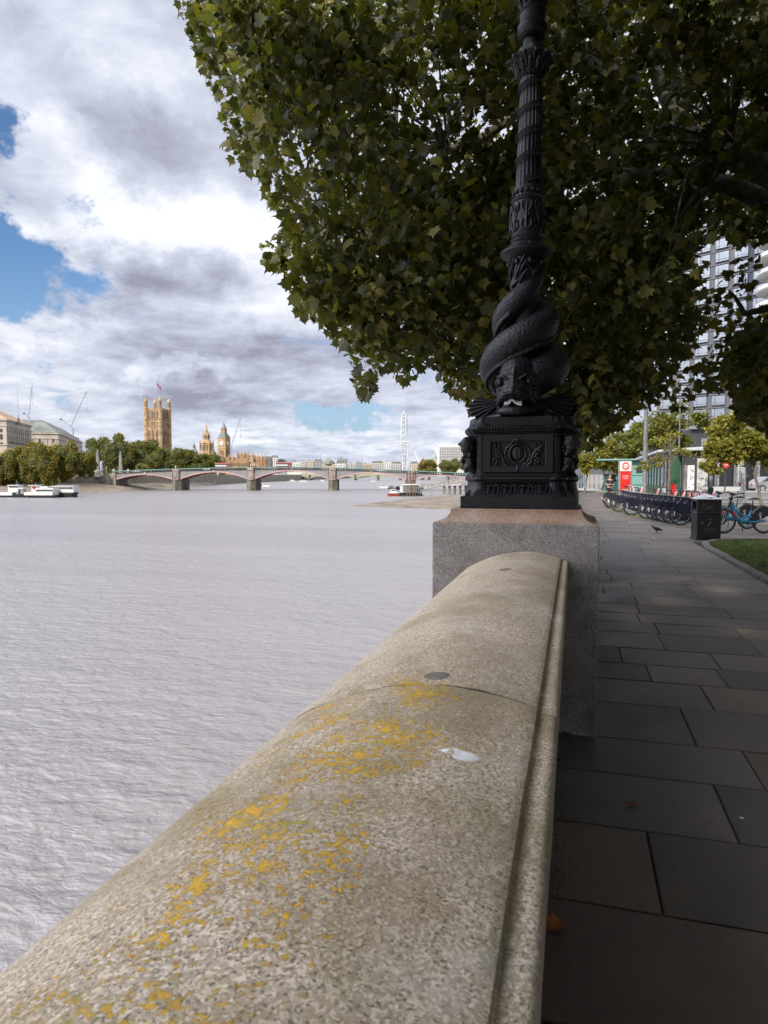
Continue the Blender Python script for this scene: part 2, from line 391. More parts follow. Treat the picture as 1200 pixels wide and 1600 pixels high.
# left (west) bank: land with a vertical embankment wall
left_line = px_rd([(-900, 330), (-300, 350), (0, 376), (182, 412), (262, 500), (335, 640), (392, 800), (445, 1010), (505, 1400), (560, 2100)])
land = left_line + [(0, 6000), (-6000, 9000), (-9000, 2000), (-9000, 200), (-1200, 150)]
struct(sheet('west_bank_ground', land, .35, mat('bank_ground', (.16, .15, .12), .9), z_b=-12))
def bank_wall(name, line, z0, z1, th, lab, m):
    t = thing(name, lab, 'embankment wall')
    for (a, b) in zip(line[:-1], line[1:]):
        A = Vector(RD(*a)); B = Vector(RD(*b)); d = (B - A).normalized(); nrm = Vector((d.y, -d.x, 0))
        q = MB(); q.add([A + nrm * .6 + Vector((0, 0, z0)), B + nrm * .6 + Vector((0, 0, z0)), B + nrm * .12 + Vector((0, 0, z1)), A + nrm * .12 + Vector((0, 0, z1)),
                         A - nrm * th + Vector((0, 0, z0)), B - nrm * th + Vector((0, 0, z0)), B - nrm * th + Vector((0, 0, z1)), A - nrm * th + Vector((0, 0, z1))],
                        [(0, 1, 2, 3), (7, 6, 5, 4), (3, 2, 6, 7), (4, 5, 1, 0), (0, 3, 7, 4), (1, 5, 6, 2)])
        # string course and parapet
        q.add([A + nrm * .3 + Vector((0, 0, z1 - 1.0)), B + nrm * .3 + Vector((0, 0, z1 - 1.0)), B + nrm * .3 + Vector((0, 0, z1 - .75)), A + nrm * .3 + Vector((0, 0, z1 - .75)),
               A + nrm * .05 + Vector((0, 0, z1 - 1.0)), B + nrm * .05 + Vector((0, 0, z1 - 1.0)), B + nrm * .05 + Vector((0, 0, z1 - .75)), A + nrm * .05 + Vector((0, 0, z1 - .75))],
              [(0, 1, 2, 3), (3, 2, 6, 7), (4, 5, 1, 0)])
        q.build('wall_length', m, t)
    return t
bank_wall('embankment_wall', left_line, -11, 1.25, .5, 'long pale stone river wall along the far left bank below the trees', M_WALLST)
# foreshore below the far wall
def slope(name, inner, outer, z_in, z_out, m, sub=10, wob=.25):
    b = MB(); N = len(inner); rows = []
    for j in range(sub + 1):
        s_ = j / sub
        for i in range(N):
            r = inner[i][0] * (1 - s_) + outer[i][0] * s_; d = inner[i][1] * (1 - s_) + outer[i][1] * s_
            z = z_in * (1 - s_) + z_out * s_ + (random.uniform(-wob, wob) if 0 < j < sub else 0)
            b.v.append(tuple(RD(r, d, z)))
    for j in range(sub):
        for i in range(N - 1): a = j * N + i; b.f.append((a, a + 1, a + 1 + N, a + N)); b.mi.append(0)
    return struct(b.build(name, m, smooth=True))
def dense(line, k_=6):
    o = []
    for a, b in zip(line[:-1], line[1:]):
        for i in range(k_): o.append((a[0] + (b[0] - a[0]) * i / k_, a[1] + (b[1] - a[1]) * i / k_))
    return o + [line[-1]]
inn = px_rd([(-300, 349), (0, 375), (120, 398), (182, 411), (262, 499), (335, 639)])
out = px_rd([(-300, 306), (0, 322), (120, 338), (190, 362), (268, 452), (338, 612)])
slope('foreshore', dense(inn), dense(out), -3.6, -7.8, M_MUD, 10, .12)

# shingle spit on the near side
N1, N2 = 40, 10; b = MB()
near_edge = [(545, 791.5), (590, 793.5), (640, 795.3), (700, 797.2), (760, 799), (900, 801)]
far_edge = [(545, 791), (600, 783.5), (660, 777.5), (720, 772.5), (780, 768), (900, 764)]
def lerp_line(l, s_):
    x = s_ * (len(l) - 1); i = min(int(x), len(l) - 2); u = x - i; return (l[i][0] + (l[i + 1][0] - l[i][0]) * u, l[i][1] + (l[i + 1][1] - l[i][1]) * u)
for j in range(N2 + 1):
    v_ = j / N2
    for i in range(N1 + 1):
        a = G(*lerp_line(near_edge, i / N1), W_Z - .05); c = G(*lerp_line(far_edge, i / N1), W_Z - .05); p = a * (1 - v_) + c * v_
        z = W_Z - .05 + math.sin(math.pi * v_) ** .8 * (i / N1) ** .7 * 1.5 + random.uniform(-.05, .05) * (0 < j < N2)
        if j in (0, N2): z = W_Z - .06
        b.v.append((p[0], p[1], z))
for j in range(N2):
    for i in range(N1): a = j * (N1 + 1) + i; b.f.append((a, a + 1, a + N1 + 2, a + N1 + 1)); b.mi.append(0)
struct(b.build('shingle_beach', M_MUD, smooth=True))

# right (east) bank land: river edge, then everything beyond to the horizon
edge = [(-.55, -400), (-.55, 300)]
eb = [tuple(p) for p in edge]
east = [(-.62, -900), (-.62, 255)] + [tuple(PD(px, d)[:2]) for px, d in [(748, 400), (728, 520), (700, 800), (672, 1150), (640, 1700), (600, 3000)]]
eastp = east + [(2500, 9000), (9000, 9000), (9000, -900)]
b = MB(); b.prism(eastp, -14, -.03, 'z'); struct(b.build('ground', mat('town_ground', (.15, .145, .135), .9, .2, .5)))
M_FARWALL = mat('far_embankment_stone', (.27, .26, .24), .85, .2, .3)
t = thing('embankment_wall', 'grey river wall seen through the right hand arch of the red trimmed bridge', 'embankment wall')
for (A, B) in zip(east[2:-1], east[3:]):
    A = Vector((*A, 0)); B = Vector((*B, 0)); d = (B - A).normalized(); nr = Vector((-d.y, d.x, 0))
    q = MB(); q.prism([tuple((A + nr * .5)[:2]), tuple((B + nr * .5)[:2]), tuple((B - nr * .5)[:2]), tuple((A - nr * .5)[:2])], -10, 1.3, 'z'); q.build('wall_length', M_FARWALL, t)

# ---------------------------------------------------------------- riverside paving: real slabs with open joints
rows = [.2, .75, 1.34, 1.94, 2.55, 3.15, 3.73, 4.24, 4.92, 5.50, 5.99]
fixed = {1.94: [.78, 1.7], 2.55: [.335, 1.25, 2.1], 3.15: [-.1, .715, 1.5, 2.2], 3.73: [.96, 1.9], 4.24: [.72, 1.62, 2.4], 4.92: [.94, 1.8], 5.50: [.60, 1.142, 1.95]}
y = -4.0; ys = []
while y < .15: ys.append(y); y += .6
ys += rows; y = rows[-1] + .55
while y < 76: ys.append(y); y += random.choice((.5, .58, .66, .74))
verts = []; faces = []; tones = []
def slab(x0, x1, y0, y1):
    g = .004 if random.random() > .3 else .007; dz = random.uniform(-.002, .002); tx = random.uniform(-.0015, .0015); ty = random.uniform(-.0015, .0015)
    o = len(verts); c = .006
    for (x, yy, z) in ((x0 + g, y0 + g, -.02), (x1 - g, y0 + g, -.02), (x1 - g, y1 - g, -.02), (x0 + g, y1 - g, -.02),
                       (x0 + g, y0 + g, -.003), (x1 - g, y0 + g, -.003), (x1 - g, y1 - g, -.003), (x0 + g, y1 - g, -.003),
                       (x0 + g + c, y0 + g + c, dz + tx + ty), (x1 - g - c, y0 + g + c, dz - tx + ty), (x1 - g - c, y1 - g - c, dz - tx - ty), (x0 + g + c, y1 - g - c, dz + tx - ty)):
        verts.append((x, yy, z))
    fs = []
    for L in (0, 4):
        for j in range(4): fs.append((o + L + j, o + L + (j + 1) % 4, o + L + 4 + (j + 1) % 4, o + L + 4 + j))
    fs.append((o + 8, o + 9, o + 10, o + 11)); faces.extend(fs)
    k_ = random.uniform(.74, 1.24); w_ = random.uniform(-.05, .05); tones.extend([(k_ * (1 + w_), k_, k_ * (1 - w_), 1)] * len(fs))
for y0, y1 in zip(ys[:-1], ys[1:]):
    x_end = 2.74 if y0 < 17.2 else 6.6
    xs = [-.10]
    if y0 in fixed: xs += [q for q in fixed[y0] if q > -.05]
    else: xs.append(random.uniform(.3, 1.0))
    while xs[-1] < x_end - .6: xs.append(xs[-1] + random.uniform(.75, 1.4))
    xs[-1] = x_end
    for a, c in zip(xs[:-1], xs[1:]): slab(a, c, y0, y1)
me = bpy.data.meshes.new('pavement'); me.from_pydata(verts, [], faces); ca = me.color_attributes.new('tone', 'FLOAT_COLOR', 'CORNER')
arr = np.repeat(np.array(tones, 'f'), 4, axis=0); ca.data.foreach_set('color', arr.ravel()); me.materials.append(M_SLAB)
bm = bmesh.new(); bm.from_mesh(me); bmesh.ops.recalc_face_normals(bm, faces=bm.faces); bm.to_mesh(me); bm.free()
pv = bpy.data.objects.new('pavement', me); COL.objects.link(pv); struct(pv)
b = MB(); b.box(-.1, 6.7, -4, 76, -.028, -.016); struct(b.build('pavement_bed', M_DIRT))

# kerb edging round the lawn
M_KERB = mat('granite_kerb', (.13, .12, .105), .8, .3, 5, bump=.004, bscale=40)
kp = [(2.75, -4), (2.75, 6), (2.76, 12), (2.78, 16.2), (2.9, 17.2), (3.3, 17.95), (4.0, 18.35), (5.2, 18.5), (12, 18.6)]
t = thing('lawn_kerb', 'low stone kerb edging the grass at the right of the path', 'kerb')
for a, c in zip(kp[:-1], kp[1:]):
    A = Vector((*a, 0)); C = Vector((*c, 0)); L = (C - A).length; nseg = max(1, round(L / .95))
    for i in range(nseg):
        P = A.lerp(C, i / nseg); Q = A.lerp(C, (i + 1) / nseg - .006); q = MB()
        d = (Q - P).normalized(); nr = Vector((d.y, -d.x, 0)) * .15
        q.prism([tuple(P[:2]), tuple(Q[:2]), tuple((Q + nr)[:2]), tuple((P + nr)[:2])], -.05, .045 + random.uniform(-.008, .008), 'z')
        q.build('kerb_stone', M_KERB, t, bevel=.012)
# lawn
b = MB(); lawn_poly = [(2.9, -4), (2.9, 12), (2.93, 16.2), (3.03, 17.1), (3.4, 17.8), (4.05, 18.2), (5.2, 18.35), (12, 18.45), (12, -4)]
b.prism(lawn_poly, -.04, .012, 'z'); struct(b.build('lawn', M_GRASSG))
def inside(pts, poly):
    x, y_ = pts[:, 0], pts[:, 1]; c = np.zeros(len(pts), bool); n_ = len(poly)
    for i in range(n_):
        x0, y0 = poly[i]; x1, y1 = poly[(i + 1) % n_]
        if y0 == y1: continue
        c ^= ((y0 > y_) != (y1 > y_)) & (x < (x1 - x0) * (y_ - y0) / (y1 - y0) + x0)
    return c
def raw_mesh(name, V, Fi, nv, m, parent=None, tone=None):   # numpy vertices, faces of nv corners each
    me = bpy.data.meshes.new(name); nf = len(Fi)
    me.vertices.add(len(V)); me.vertices.foreach_set('co', np.ascontiguousarray(V, 'f').ravel())
    me.loops.add(nf * nv); me.loops.foreach_set('vertex_index', np.ascontiguousarray(Fi, 'i').ravel())
    me.polygons.add(nf); me.polygons.foreach_set('loop_start', np.arange(0, nf * nv, nv, dtype='i')); me.polygons.foreach_set('loop_total', np.full(nf, nv, 'i'))
    if tone is not None:
        ca = me.color_attributes.new('tone', 'FLOAT_COLOR', 'POINT'); ca.data.foreach_set('color', np.ascontiguousarray(tone, 'f').ravel())
    me.materials.append(m); me.update(calc_edges=True); o = bpy.data.objects.new(name, me); COL.objects.link(o)
    if parent: o.parent = parent
    return o
def grass_blades(name, poly, bb, n_, h0, h1, m):
    P = np.column_stack([RNG.uniform(bb[0], bb[1], n_), RNG.uniform(bb[2], bb[3], n_)]); P = P[inside(P, poly)]
    patch = np.sin(P[:, 0] * 2.1 + np.sin(P[:, 1] * 1.3) * 2) * np.cos(P[:, 1] * 1.7 + P[:, 0]); P = P[(patch + RNG.uniform(-1, 1, len(P))) > -.9]
    n_ = len(P); a = RNG.uniform(0, 6.28, n_); h = RNG.uniform(h0, h1, n_); wd = RNG.uniform(.004, .009, n_); lean = RNG.uniform(.1, .7, n_) * h; la = RNG.uniform(0, 6.28, n_)
    V = np.zeros((n_, 3, 3)); V[:, 0, :2] = P - np.c_[np.cos(a), np.sin(a)] * wd[:, None]; V[:, 1, :2] = P + np.c_[np.cos(a), np.sin(a)] * wd[:, None]
    V[:, 2, :2] = P + np.c_[np.cos(la), np.sin(la)] * lean[:, None]; V[:, :2, 2] = .008; V[:, 2, 2] = h
    T = RNG.uniform(.55, 1.25, (n_, 1)) * np.array([1, 1, 1]) * (1 + RNG.uniform(-.25, .25, (n_, 3))); T = np.repeat(np.c_[T, np.ones(n_)][:, None, :], 3, 1)
    return raw_mesh(name, V.reshape(-1, 3), np.arange(n_ * 3).reshape(-1, 3), 3, m, tone=T.reshape(-1, 4))
M_GRASS = mat('grass_blade', (.135, .18, .036), .7, .3, 1.5, attr='tone')
g = grass_blades('grass', lawn_poly, (2.92, 7, 9.5, 18.4), 90000, .03, .075, M_GRASS); tag(g, 'short mown grass beside the litter bin', 'grass', kind='stuff')

# road behind the bike stands, verge and far pavement
def strip(name, r0, r1, d0, d1, z, m, zb=None):
    b = MB(); b.prism([tuple(RD(r, d)[:2]) for r, d in ((r0, d0), (r1, d0), (r1, d1), (r0, d1))], (z - .02) if zb is None else zb, z, 'z'); return b.build(name, m)
struct(strip('road', 13.5, 120, 38, 62, -.012, M_ASPH))
M_LINE = mat('road_paint', (.62, .62, .60), .6, .1, 3)
ln = strip('lane_marking', 15.5, 80, 39.6, 39.95, -.0105, M_LINE, -.0115); struct(ln); ln2 = strip('lane_marking', 19, 90, 47.2, 47.5, -.0105, M_LINE, -.0115); struct(ln2)
struct(strip('far_pavement', 18.5, 120, 62, 88, .11, M_CONC, -.1))
verge = [tuple(RD(r, d)[:2]) for r, d in ((16.2, 29), (19.4, 29), (26, 33.4), (17.6, 33.4))]
b = MB(); b.prism(verge, -.05, .02, 'z'); struct(b.build('verge', mat('dry_verge', (.13, .12, .045), .95, .3, 3)))
verge2 = [(.5, 66), (3.9, 60), (4.6, 74), (.3, 76)]
b = MB(); b.prism(verge2, -.05, .02, 'z'); struct(b.build('verge', MATS['dry_verge']))

# grit, moss crumbs and bits of leaf gathered along the wall foot and in the joints
n_ = 2600; ox = np.abs(RNG.normal(0, .05, n_)) - .09; oy = RNG.uniform(.3, 12, n_)
jx = RNG.uniform(-.05, 2.7, 1500); jy = RNG.choice(np.array([v_ for v_ in ys if .5 < v_ < 9]), 1500) + RNG.normal(0, .006, 1500)
GP = np.vstack([np.c_[ox, oy], np.c_[jx, jy]]); n_ = len(GP); a = RNG.uniform(0, 6.28, (n_, 1)); r_ = RNG.uniform(.0015, .006, (n_, 1)); V = np.zeros((n_, 4, 3))
for j_ in range(3): V[:, j_, :2] = GP + np.c_[np.cos(a + j_ * 2.1), np.sin(a + j_ * 2.1)] * r_ * RNG.uniform(.6, 1.5, (n_, 1)); V[:, j_, 2] = .001
V[:, 3, :2] = GP; V[:, 3, 2] = .002 + r_[:, 0] * .8
Fi = np.array([(0, 1, 3), (1, 2, 3), (2, 0, 3)])[None] + (np.arange(n_) * 4)[:, None, None]
T = np.repeat(np.c_[RNG.uniform(.4, 1.6, (n_, 3)), np.ones(n_)][:, None, :], 4, 1).reshape(-1, 4)
g = raw_mesh('grit', V.reshape(-1, 3), Fi.reshape(-1, 3), 3, mat('grit_and_leaf_crumbs', (.10, .07, .04), .9, .4, 40, attr='tone'), tone=T); tag(g, 'grit and leaf crumbs gathered along the wall foot and joints', 'grit', kind='stuff')
# ================================================================ parapet wall, pier, lamp standard
# profile of the coping in the plane across the wall (x, z)
cop = [(-.625, .93), (-.668, .945), (-.676, .972), (-.665, .992), (-.635, 1.018), (-.60, 1.040), (-.545, 1.066), (-.48, 1.092), (-.41, 1.112), (-.34, 1.123),
       (-.27, 1.127), (-.20, 1.123), (-.13, 1.110), (-.085, 1.098), (-.0705, 1.093), (-.0685, 1.085), (-.0655, 1.0805), (-.0605, 1.080), (-.048, 1.081), (-.036, 1.0795), (-.030, 1.075), (-.0275, 1.068), (-.028, 1.02), (-.03, .925)]
def coping_mesh(y0, y1, seed):
    rnd = random.Random(seed); b = MB(); ny = max(2, int((y1 - y0) / .04)); n_ = len(cop)
    pr_ = []
    for (x, z), (x2, z2) in zip(cop[:-1], cop[1:]):
        L = math.hypot(x2 - x, z2 - z); s_ = max(1, int(L / .03))
        for i in range(s_): pr_.append((x + (x2 - x) * i / s_, z + (z2 - z) * i / s_))
    pr_.append(cop[-1]); n_ = len(pr_)
    for i in range(ny + 1):
        y_ = y0 + (y1 - y0) * i / ny; e_ = min(y_ - y0, y1 - y_); dz = -.0025 * max(0, 1 - e_ / .012) if e_ < .012 else 0
        for (x, z) in pr_:
            w_ = .0016 * math.sin(x * 23 + seed) * math.sin(y_ * 9 + x * 7 + seed * 2) + rnd.uniform(-.0007, .0007)
            b.v.append((x + w_ * .4, y_, z + (w_ if z > .95 else 0) + dz))
    for i in range(ny):
        for j in range(n_ - 1): a = i * n_ + j; b.f.append((a, a + 1, a + 1 + n_, a + n_)); b.mi.append(0)
    b.f.append(tuple(range(n_))); b.mi.append(0); b.f.append(tuple(range((ny + 1) * n_ - 1, ny * n_ - 1, -1))); b.mi.append(0)
    return b
wall = thing('parapet_wall', 'long granite parapet wall with rounded coping and yellow lichen between path and river', 'parapet wall')
Y0 = 4.223
jy = [-6.0, -4.2, -2.3, -.4]
joint = YP(715, 1085, 1)  # direction only
J1 = 1.48
for i, (a, c) in enumerate([(-6, -3.9), (-3.9, -1.9), (-1.9, .02), (.02, J1), (J1, 3.30), (3.30, Y0 + .02)]):
    coping_mesh(a + .0028, c - .0028, i + 3).build('coping_stone', M_COPE, wall, smooth=True)
y_ = 5.28; i = 20
while y_ < 70:
    c = min(y_ + 2.0, 70); coping_mesh(y_ + .002, c - .002, i).build('coping_stone', M_COPE, wall, smooth=True); y_ = c; i += 1
b = MB(); b.box(-.60, -.095, -6, Y0 + .3, -.1, .926); b.box(-.60, -.095, 5.1, 70, -.1, .926); b.box(-.60, -.095, 70, 255, -.1, 1.06)
b.build('wall_body', M_PIER, wall)
b = MB(); b.box(-.72, -.60, -6, 255, -9, -.3); b.box(-.80, -.60, -6, 255, -.3, .0); b.build('river_face', M_WALLST, wall)
# mortar in the joint between two copings
b = MB(); mp = [(x, z) for x, z in cop]; b.prism([(x, z - .0035) for x, z in cop], J1 - .004, J1 + .004, 'y'); b.prism([(x, z - .004) for x, z in cop], 3.297, 3.303, 'y')
b.build('mortar', mat('dark_mortar', (.06, .045, .03), .95, .3, 30), wall)
# old fixing plugs let into the stone
M_PLUG = mat('dark_mortar_plug', (.17, .145, .115), .9, .25, 60, bump=.002, bscale=160)
def on_cope(x):
    for (a, za), (c, zc) in zip(cop[:-1], cop[1:]):
        if a <= x <= c and c > a: return za + (zc - za) * (x - a) / (c - a)
    return 1.1
def onray(px, py):      # where a line of sight meets the coping
    r = ray(px, py); best = None
    for i in range(1, 6000):
        p = EYE + r * i * .001
        if -.67 < p[0] < -.03 and p[2] <= on_cope(p[0]): return p
    return EYE + r
def disc_on_cope(px, py, rx, ry, name, m, seed, jag=.12, parent=None, th=.0012, sub=5):
    p = onray(px, py); rr = random.Random(seed); b = MB(); n_ = 40; V = []; ph = [rr.uniform(0, 6.28) for _ in range(6)]
    rad = [1 + sum(jag / (k_ + 1) * math.sin((k_ + 2) * 2 * math.pi * j / n_ + ph[k_]) for k_ in range(5)) for j in range(n_)]
    V = [(p[0], p[1], on_cope(p[0]) + th + .0008)]
    for s_ in range(1, sub + 1):
        for j in range(n_):
            a = 2 * math.pi * j / n_; x = p[0] + rx * rad[j] * s_ / sub * math.cos(a); y = p[1] + ry * rad[j] * s_ / sub * math.sin(a)
            V.append((x, y, on_cope(x) + (th + .0008 if s_ < sub else -.001)))
    Fs = [(0, 1 + j, 1 + (j + 1) % n_) for j in range(n_)]
    for s_ in range(sub - 1):
        for j in range(n_): a = 1 + s_ * n_ + j; c = 1 + s_ * n_ + (j + 1) % n_; Fs.append((a, a + n_, c + n_, c))
    b.add(V, Fs); return b.build(name, m, parent, smooth=True)
disc_on_cope(683, 1056, .033, .035, 'plug', M_PLUG, 1, .03, wall); disc_on_cope(790, 890, .036, .042, 'plug', M_PLUG, 2, .04, wall)
M_DROP = mat('chalky_white', (.78, .77, .74), .85, .12, 60, bump=.002, bscale=120)
o = disc_on_cope(719, 1180, .029, .028, 'bird_dropping', M_DROP, 8, .20); tag(o, 'single chalky white bird dropping on the rounded wall coping', 'bird dropping')

pier = thing('granite_pier', 'square granite pier with curved top edge carrying the black lamp standard', 'pier', (-.361, Y0 + .511, 0))
b = MB(); b.box(-.511, .511, -.511, .511, -.1, 1.296); b.build('shaft_block', M_PIER, pier, bevel=.006)
b = MB(); pf = []
for i in range(9): a = i / 8 * math.pi / 2; pf.append((.511 - .100 * (1 - math.cos(a)) - .002, 1.2975 + .083 * math.sin(a) * (1) if False else 1.2975 + .083 * (1 - math.cos(a)) ** .9 * 1.0))
# cavetto: concave sweep from the block edge up to the plinth
pf = [(.509, 1.297)] + [(.509 - .098 * math.sin(a), 1.297 + .084 * (1 - math.cos(a))) for a in [math.pi / 2 * i / 10 for i in range(1, 11)]]
b.sqstack(pf); b.build('cavetto_cap', M_PTOP, pier, smooth=False, bevel=.003)

# ---------------------------------------------------------------- the lamp standard
def iron(name, kind=None):
    m = bpy.data.materials.new(name); m.use_nodes = True; t = NT(m.node_tree); p = t.n['Principled BSDF']
    v = t.new('ShaderNodeTexCoord').outputs['Object']; n = t.noise(v, 7, 6, .65)
    t.put(p.inputs['Base Color'], t.mix(t.rng(n, .4, .75), (.0035, .0035, .0045), (.011, .011, .013)))
    t.put(p.inputs['Roughness'], t.rng(n, .3, .7, .34, .55)); p.inputs['Specular IOR Level'].default_value = .32
    h = t.noise(v, 90, 4, .6)
    if kind == 'scales':
        sx = t.new('ShaderNodeUVMap'); uv = t.mapping(sx.outputs[0], scale=(1, 1, 1))
        d = t.vor(uv, 1.0, 'F1', 'Distance'); t.put(p.inputs['Normal'], t.bump(d, 1.0, .0045))
    elif kind == 'relief':
        d = t.noise(t.mapping(v, scale=(1, 1, 1)), 26, 5, .6, 1.2); t.put(p.inputs['Normal'], t.bump(d, .8, .008))
    else: t.put(p.inputs['Normal'], t.bump(h, .25, .002))
    return m
M_IRON = iron('black_cast_iron'); M_SCALE = iron('fish_scale_iron', 'scales'); M_REL = iron('relief_iron', 'relief')
LX, LY, LZ = -.355, 4.734, 1.381
lamp = thing('lamp_standard', 'ornate black cast iron lamp standard with entwined dolphins on a granite pier', 'street lamp', (LX, LY, LZ))
base = MB(); base.box(-.362, .362, -.362, .362, 0, .080)
base = base.build('base_slab', M_IRON, lamp, bevel=.004)
def cross(b, h, d, z0, z1):         # cross-shaped plan: arm half width h, reach d
    b.box(-h, h, -d, d, z0, z1); b.box(-d, -h - .0005, -h, h, z0, z1); b.box(h + .0005, d, -h, h, z0, z1)
def corners(b, prof):
    for sx_ in (-1, 1):
        for sy_ in (-1, 1): b.lathe(prof, 20, (sx_ * .238, sy_ * .238, 0))
sk = MB()
og = [(.345, .08), (.343, .095), (.325, .112), (.295, .135), (.278, .155), (.272, .172)]
for ax in range(4):
    M4 = Matrix.Rotation(ax * math.pi / 2, 4, 'Z')
    vs = []; 
    for (y_, z_) in og:
        hw = .300 - (.345 - y_) * .55 if False else .235 + (y_ - .272) * .62
        vs += [tuple(M4 @ Vector((-hw, -y_, z_))), tuple(M4 @ Vector((hw, -y_, z_))), tuple(M4 @ Vector((hw, 0, z_))), tuple(M4 @ Vector((-hw, 0, z_)))]
    fs = []
    for i in range(len(og) - 1):
        for j in range(4): a = i * 4 + j; c = i * 4 + (j + 1) % 4; fs.append((a, c, c + 4, a + 4))
    fs.append((3, 2, 1, 0)); n_ = (len(og) - 1) * 4; fs.append((n_, n_ + 1, n_ + 2, n_ + 3)); sk.add(vs, fs)
corners(sk, [(.085, .08), (.08, .11), (.065, .15), (.058, .19)])
sk = sk.build('skirt', M_IRON, lamp)
# acanthus panels on the skirt: raised cartouches
for ax in range(4):
    q = MB()
    M4 = Matrix.Rotation(ax * math.pi / 2, 4, 'Z')
    for cxp in (-.165, -.055, .055, .165):
        def T(x, z, o_=0):
            s_ = (z - .095) / .075; y_ = -(.338 - .062 * min(1, max(0, s_)) ** .8) - .007 - o_; return tuple(M4 @ Vector((cxp + x, y_, z)))
        arch = [(-.042, .095), (-.045, .12), (-.040, .145), (-.02, .160), (0, .164), (.02, .160), (.040, .145), (.045, .12), (.042, .095)]
        q.tube([T(x, z) for x, z in arch], .0045, 6)
        q.tube([T(-.018, .096), T(-.018, .145)], .0065, 6); q.tube([T(.018, .096), T(.018, .145)], .0065, 6); q.tube([T(-.028, .150), T(0, .143), T(.028, .150)], .0055, 6)
        for s_ in (-1, 1):
            for zz_ in (.105, .122, .139): q.tube([T(s_ * .018, zz_), T(s_ * .034, zz_ + .008)], [.0055, .003], 6)
    q.build('leaf_relief', M_IRON, sk, smooth=True)
bd = MB(); cross(bd, .252, .300, .172, .186); cross(bd, .262, .310, .186, .208); cross(bd, .25, .297, .208, .232); corners(bd, [(.06, .172), (.078, .185), (.078, .2), (.065, .215), (.055, .232)])
torusb = bd.build('base_moulding', M_IRON, lamp, bevel=.006)
die = MB(); cross(die, .226, .285, .232, .486); corners(die, [(.06, .232), (.05, .25), (.05, .46), (.06, .486)])
die = die.build('die_block', M_IRON, lamp, bevel=.003)
# framed panels with shield, scrolls and masks
for ax in range(4):
    M4 = Matrix.Rotation(ax * math.pi / 2, 4, 'Z'); q = MB(); yf = -.285
    def T(x, z, o_=0.0): return tuple(M4 @ Vector((x, yf - o_, z)))
    def bx(x0, x1, z0, z1, o0, o1):
        vs = [T(x, z, o_) for x in (x0, x1) for o_ in (o0, o1) for z in (z0, z1)]
        q.add(vs, [(0, 1, 3, 2), (4, 6, 7, 5), (0, 4, 5, 1), (2, 3, 7, 6), (0, 2, 6, 4), (1, 5, 7, 3)])
    if True:
        bx(-.222, -.178, .236, .482, -.001, .026); bx(.178, .222, .236, .482, -.001, .026); bx(-.1775, .1775, .236, .270, -.001, .026); bx(-.1775, .1775, .440, .482, -.001, .026)
        for (a, c) in (((-.178, .270), (.178, .270)), ((.178, .270), (.178, .440)), ((.178, .440), (-.178, .440)), ((-.178, .440), (-.178, .270))): q.tube([T(*a, .022), T(*c, .022)], .005, 6)
    oval = [(.052 * math.cos(t_), .358 + .058 * math.sin(t_)) for t_ in [2 * math.pi * i / 24 for i in range(25)]]
    q.tube([T(x, z, .014) for x, z in oval], .007, 6, cap=False)
    q.ball(T(0, .358, .004), (.046, .012, .052) if ax % 2 == 0 else (.012, .046, .052), 16, 8)
    wre = [(.078 * math.cos(t_), .352 + .075 * math.sin(t_)) for t_ in [R(-60) + R(300) * i / 30 for i in range(31)]]
    wre = [(.080 * math.sin(t_), .352 - .076 * math.cos(t_)) for t_ in [R(25) + R(310) * i / 36 for i in range(37)]]
    q.tube([T(x, z, .012) for x, z in wre], [.007 + .003 * math.sin(i * 2.1) for i in range(37)], 6)
    for s_ in (-1, 1):
        q.tube([T(s_ * x, z, .016) for x, z in ((-.018, .335), (-.014, .36), (-.018, .385))], .005, 6) ; q.tube([T(s_ * .012, .335, .018), T(s_ * .012, .385, .018)], .0045, 6)
        sp_ = [(s_ * (.132 + .030 * (1 - i / 22) * math.cos(i * .42)), .300 + .030 * (1 - i / 22) * math.sin(i * .42)) for i in range(20)]
        q.tube([T(x, z, .012) for x, z in sp_], [.008 - .0002 * i for i in range(20)], 6)
        q.ball(T(s_ * .132, .300, .012), .014, 8, 6)
        q.tube([T(s_ * x, z, .012) for x, z in ((.06, .275), (.085, .30), (.095, .34), (.115, .375), (.15, .40), (.165, .425))], [.011, .009, .010, .012, .010, .003], 6)
        for (x, z, x2, z2) in ((.10, .35, .155, .345), (.11, .37, .165, .37), (.12, .385, .115, .43), (.145, .395, .14, .432), (.09, .33, .145, .335)): q.tube([T(s_ * x, z, .012), T(s_ * (x + x2) / 2, (z + z2) / 2 + .006, .017), T(s_ * x2, z2, .010)], [.006, .009, .002], 6)
        q.tube([T(s_ * x, z, .014) for x, z in ((.0, .27), (.02, .262), (.045, .275), (.05, .29))], [.008, .009, .007, .003], 6)
        q.tube([T(s_ * x, z, .022) for x, z in ((.0, .43), (.018, .445), (.03, .438), (.038, .425))], [.010, .011, .008, .004], 6)
    q.ball(T(0, .446, .022), .016, 10, 8); q.tube([T(0, .275, .016), T(0, .245, .030), T(0, .235, .028)], [.012, .010, .003], 6)
    q.build('panel_relief', M_IRON, die, smooth=True)
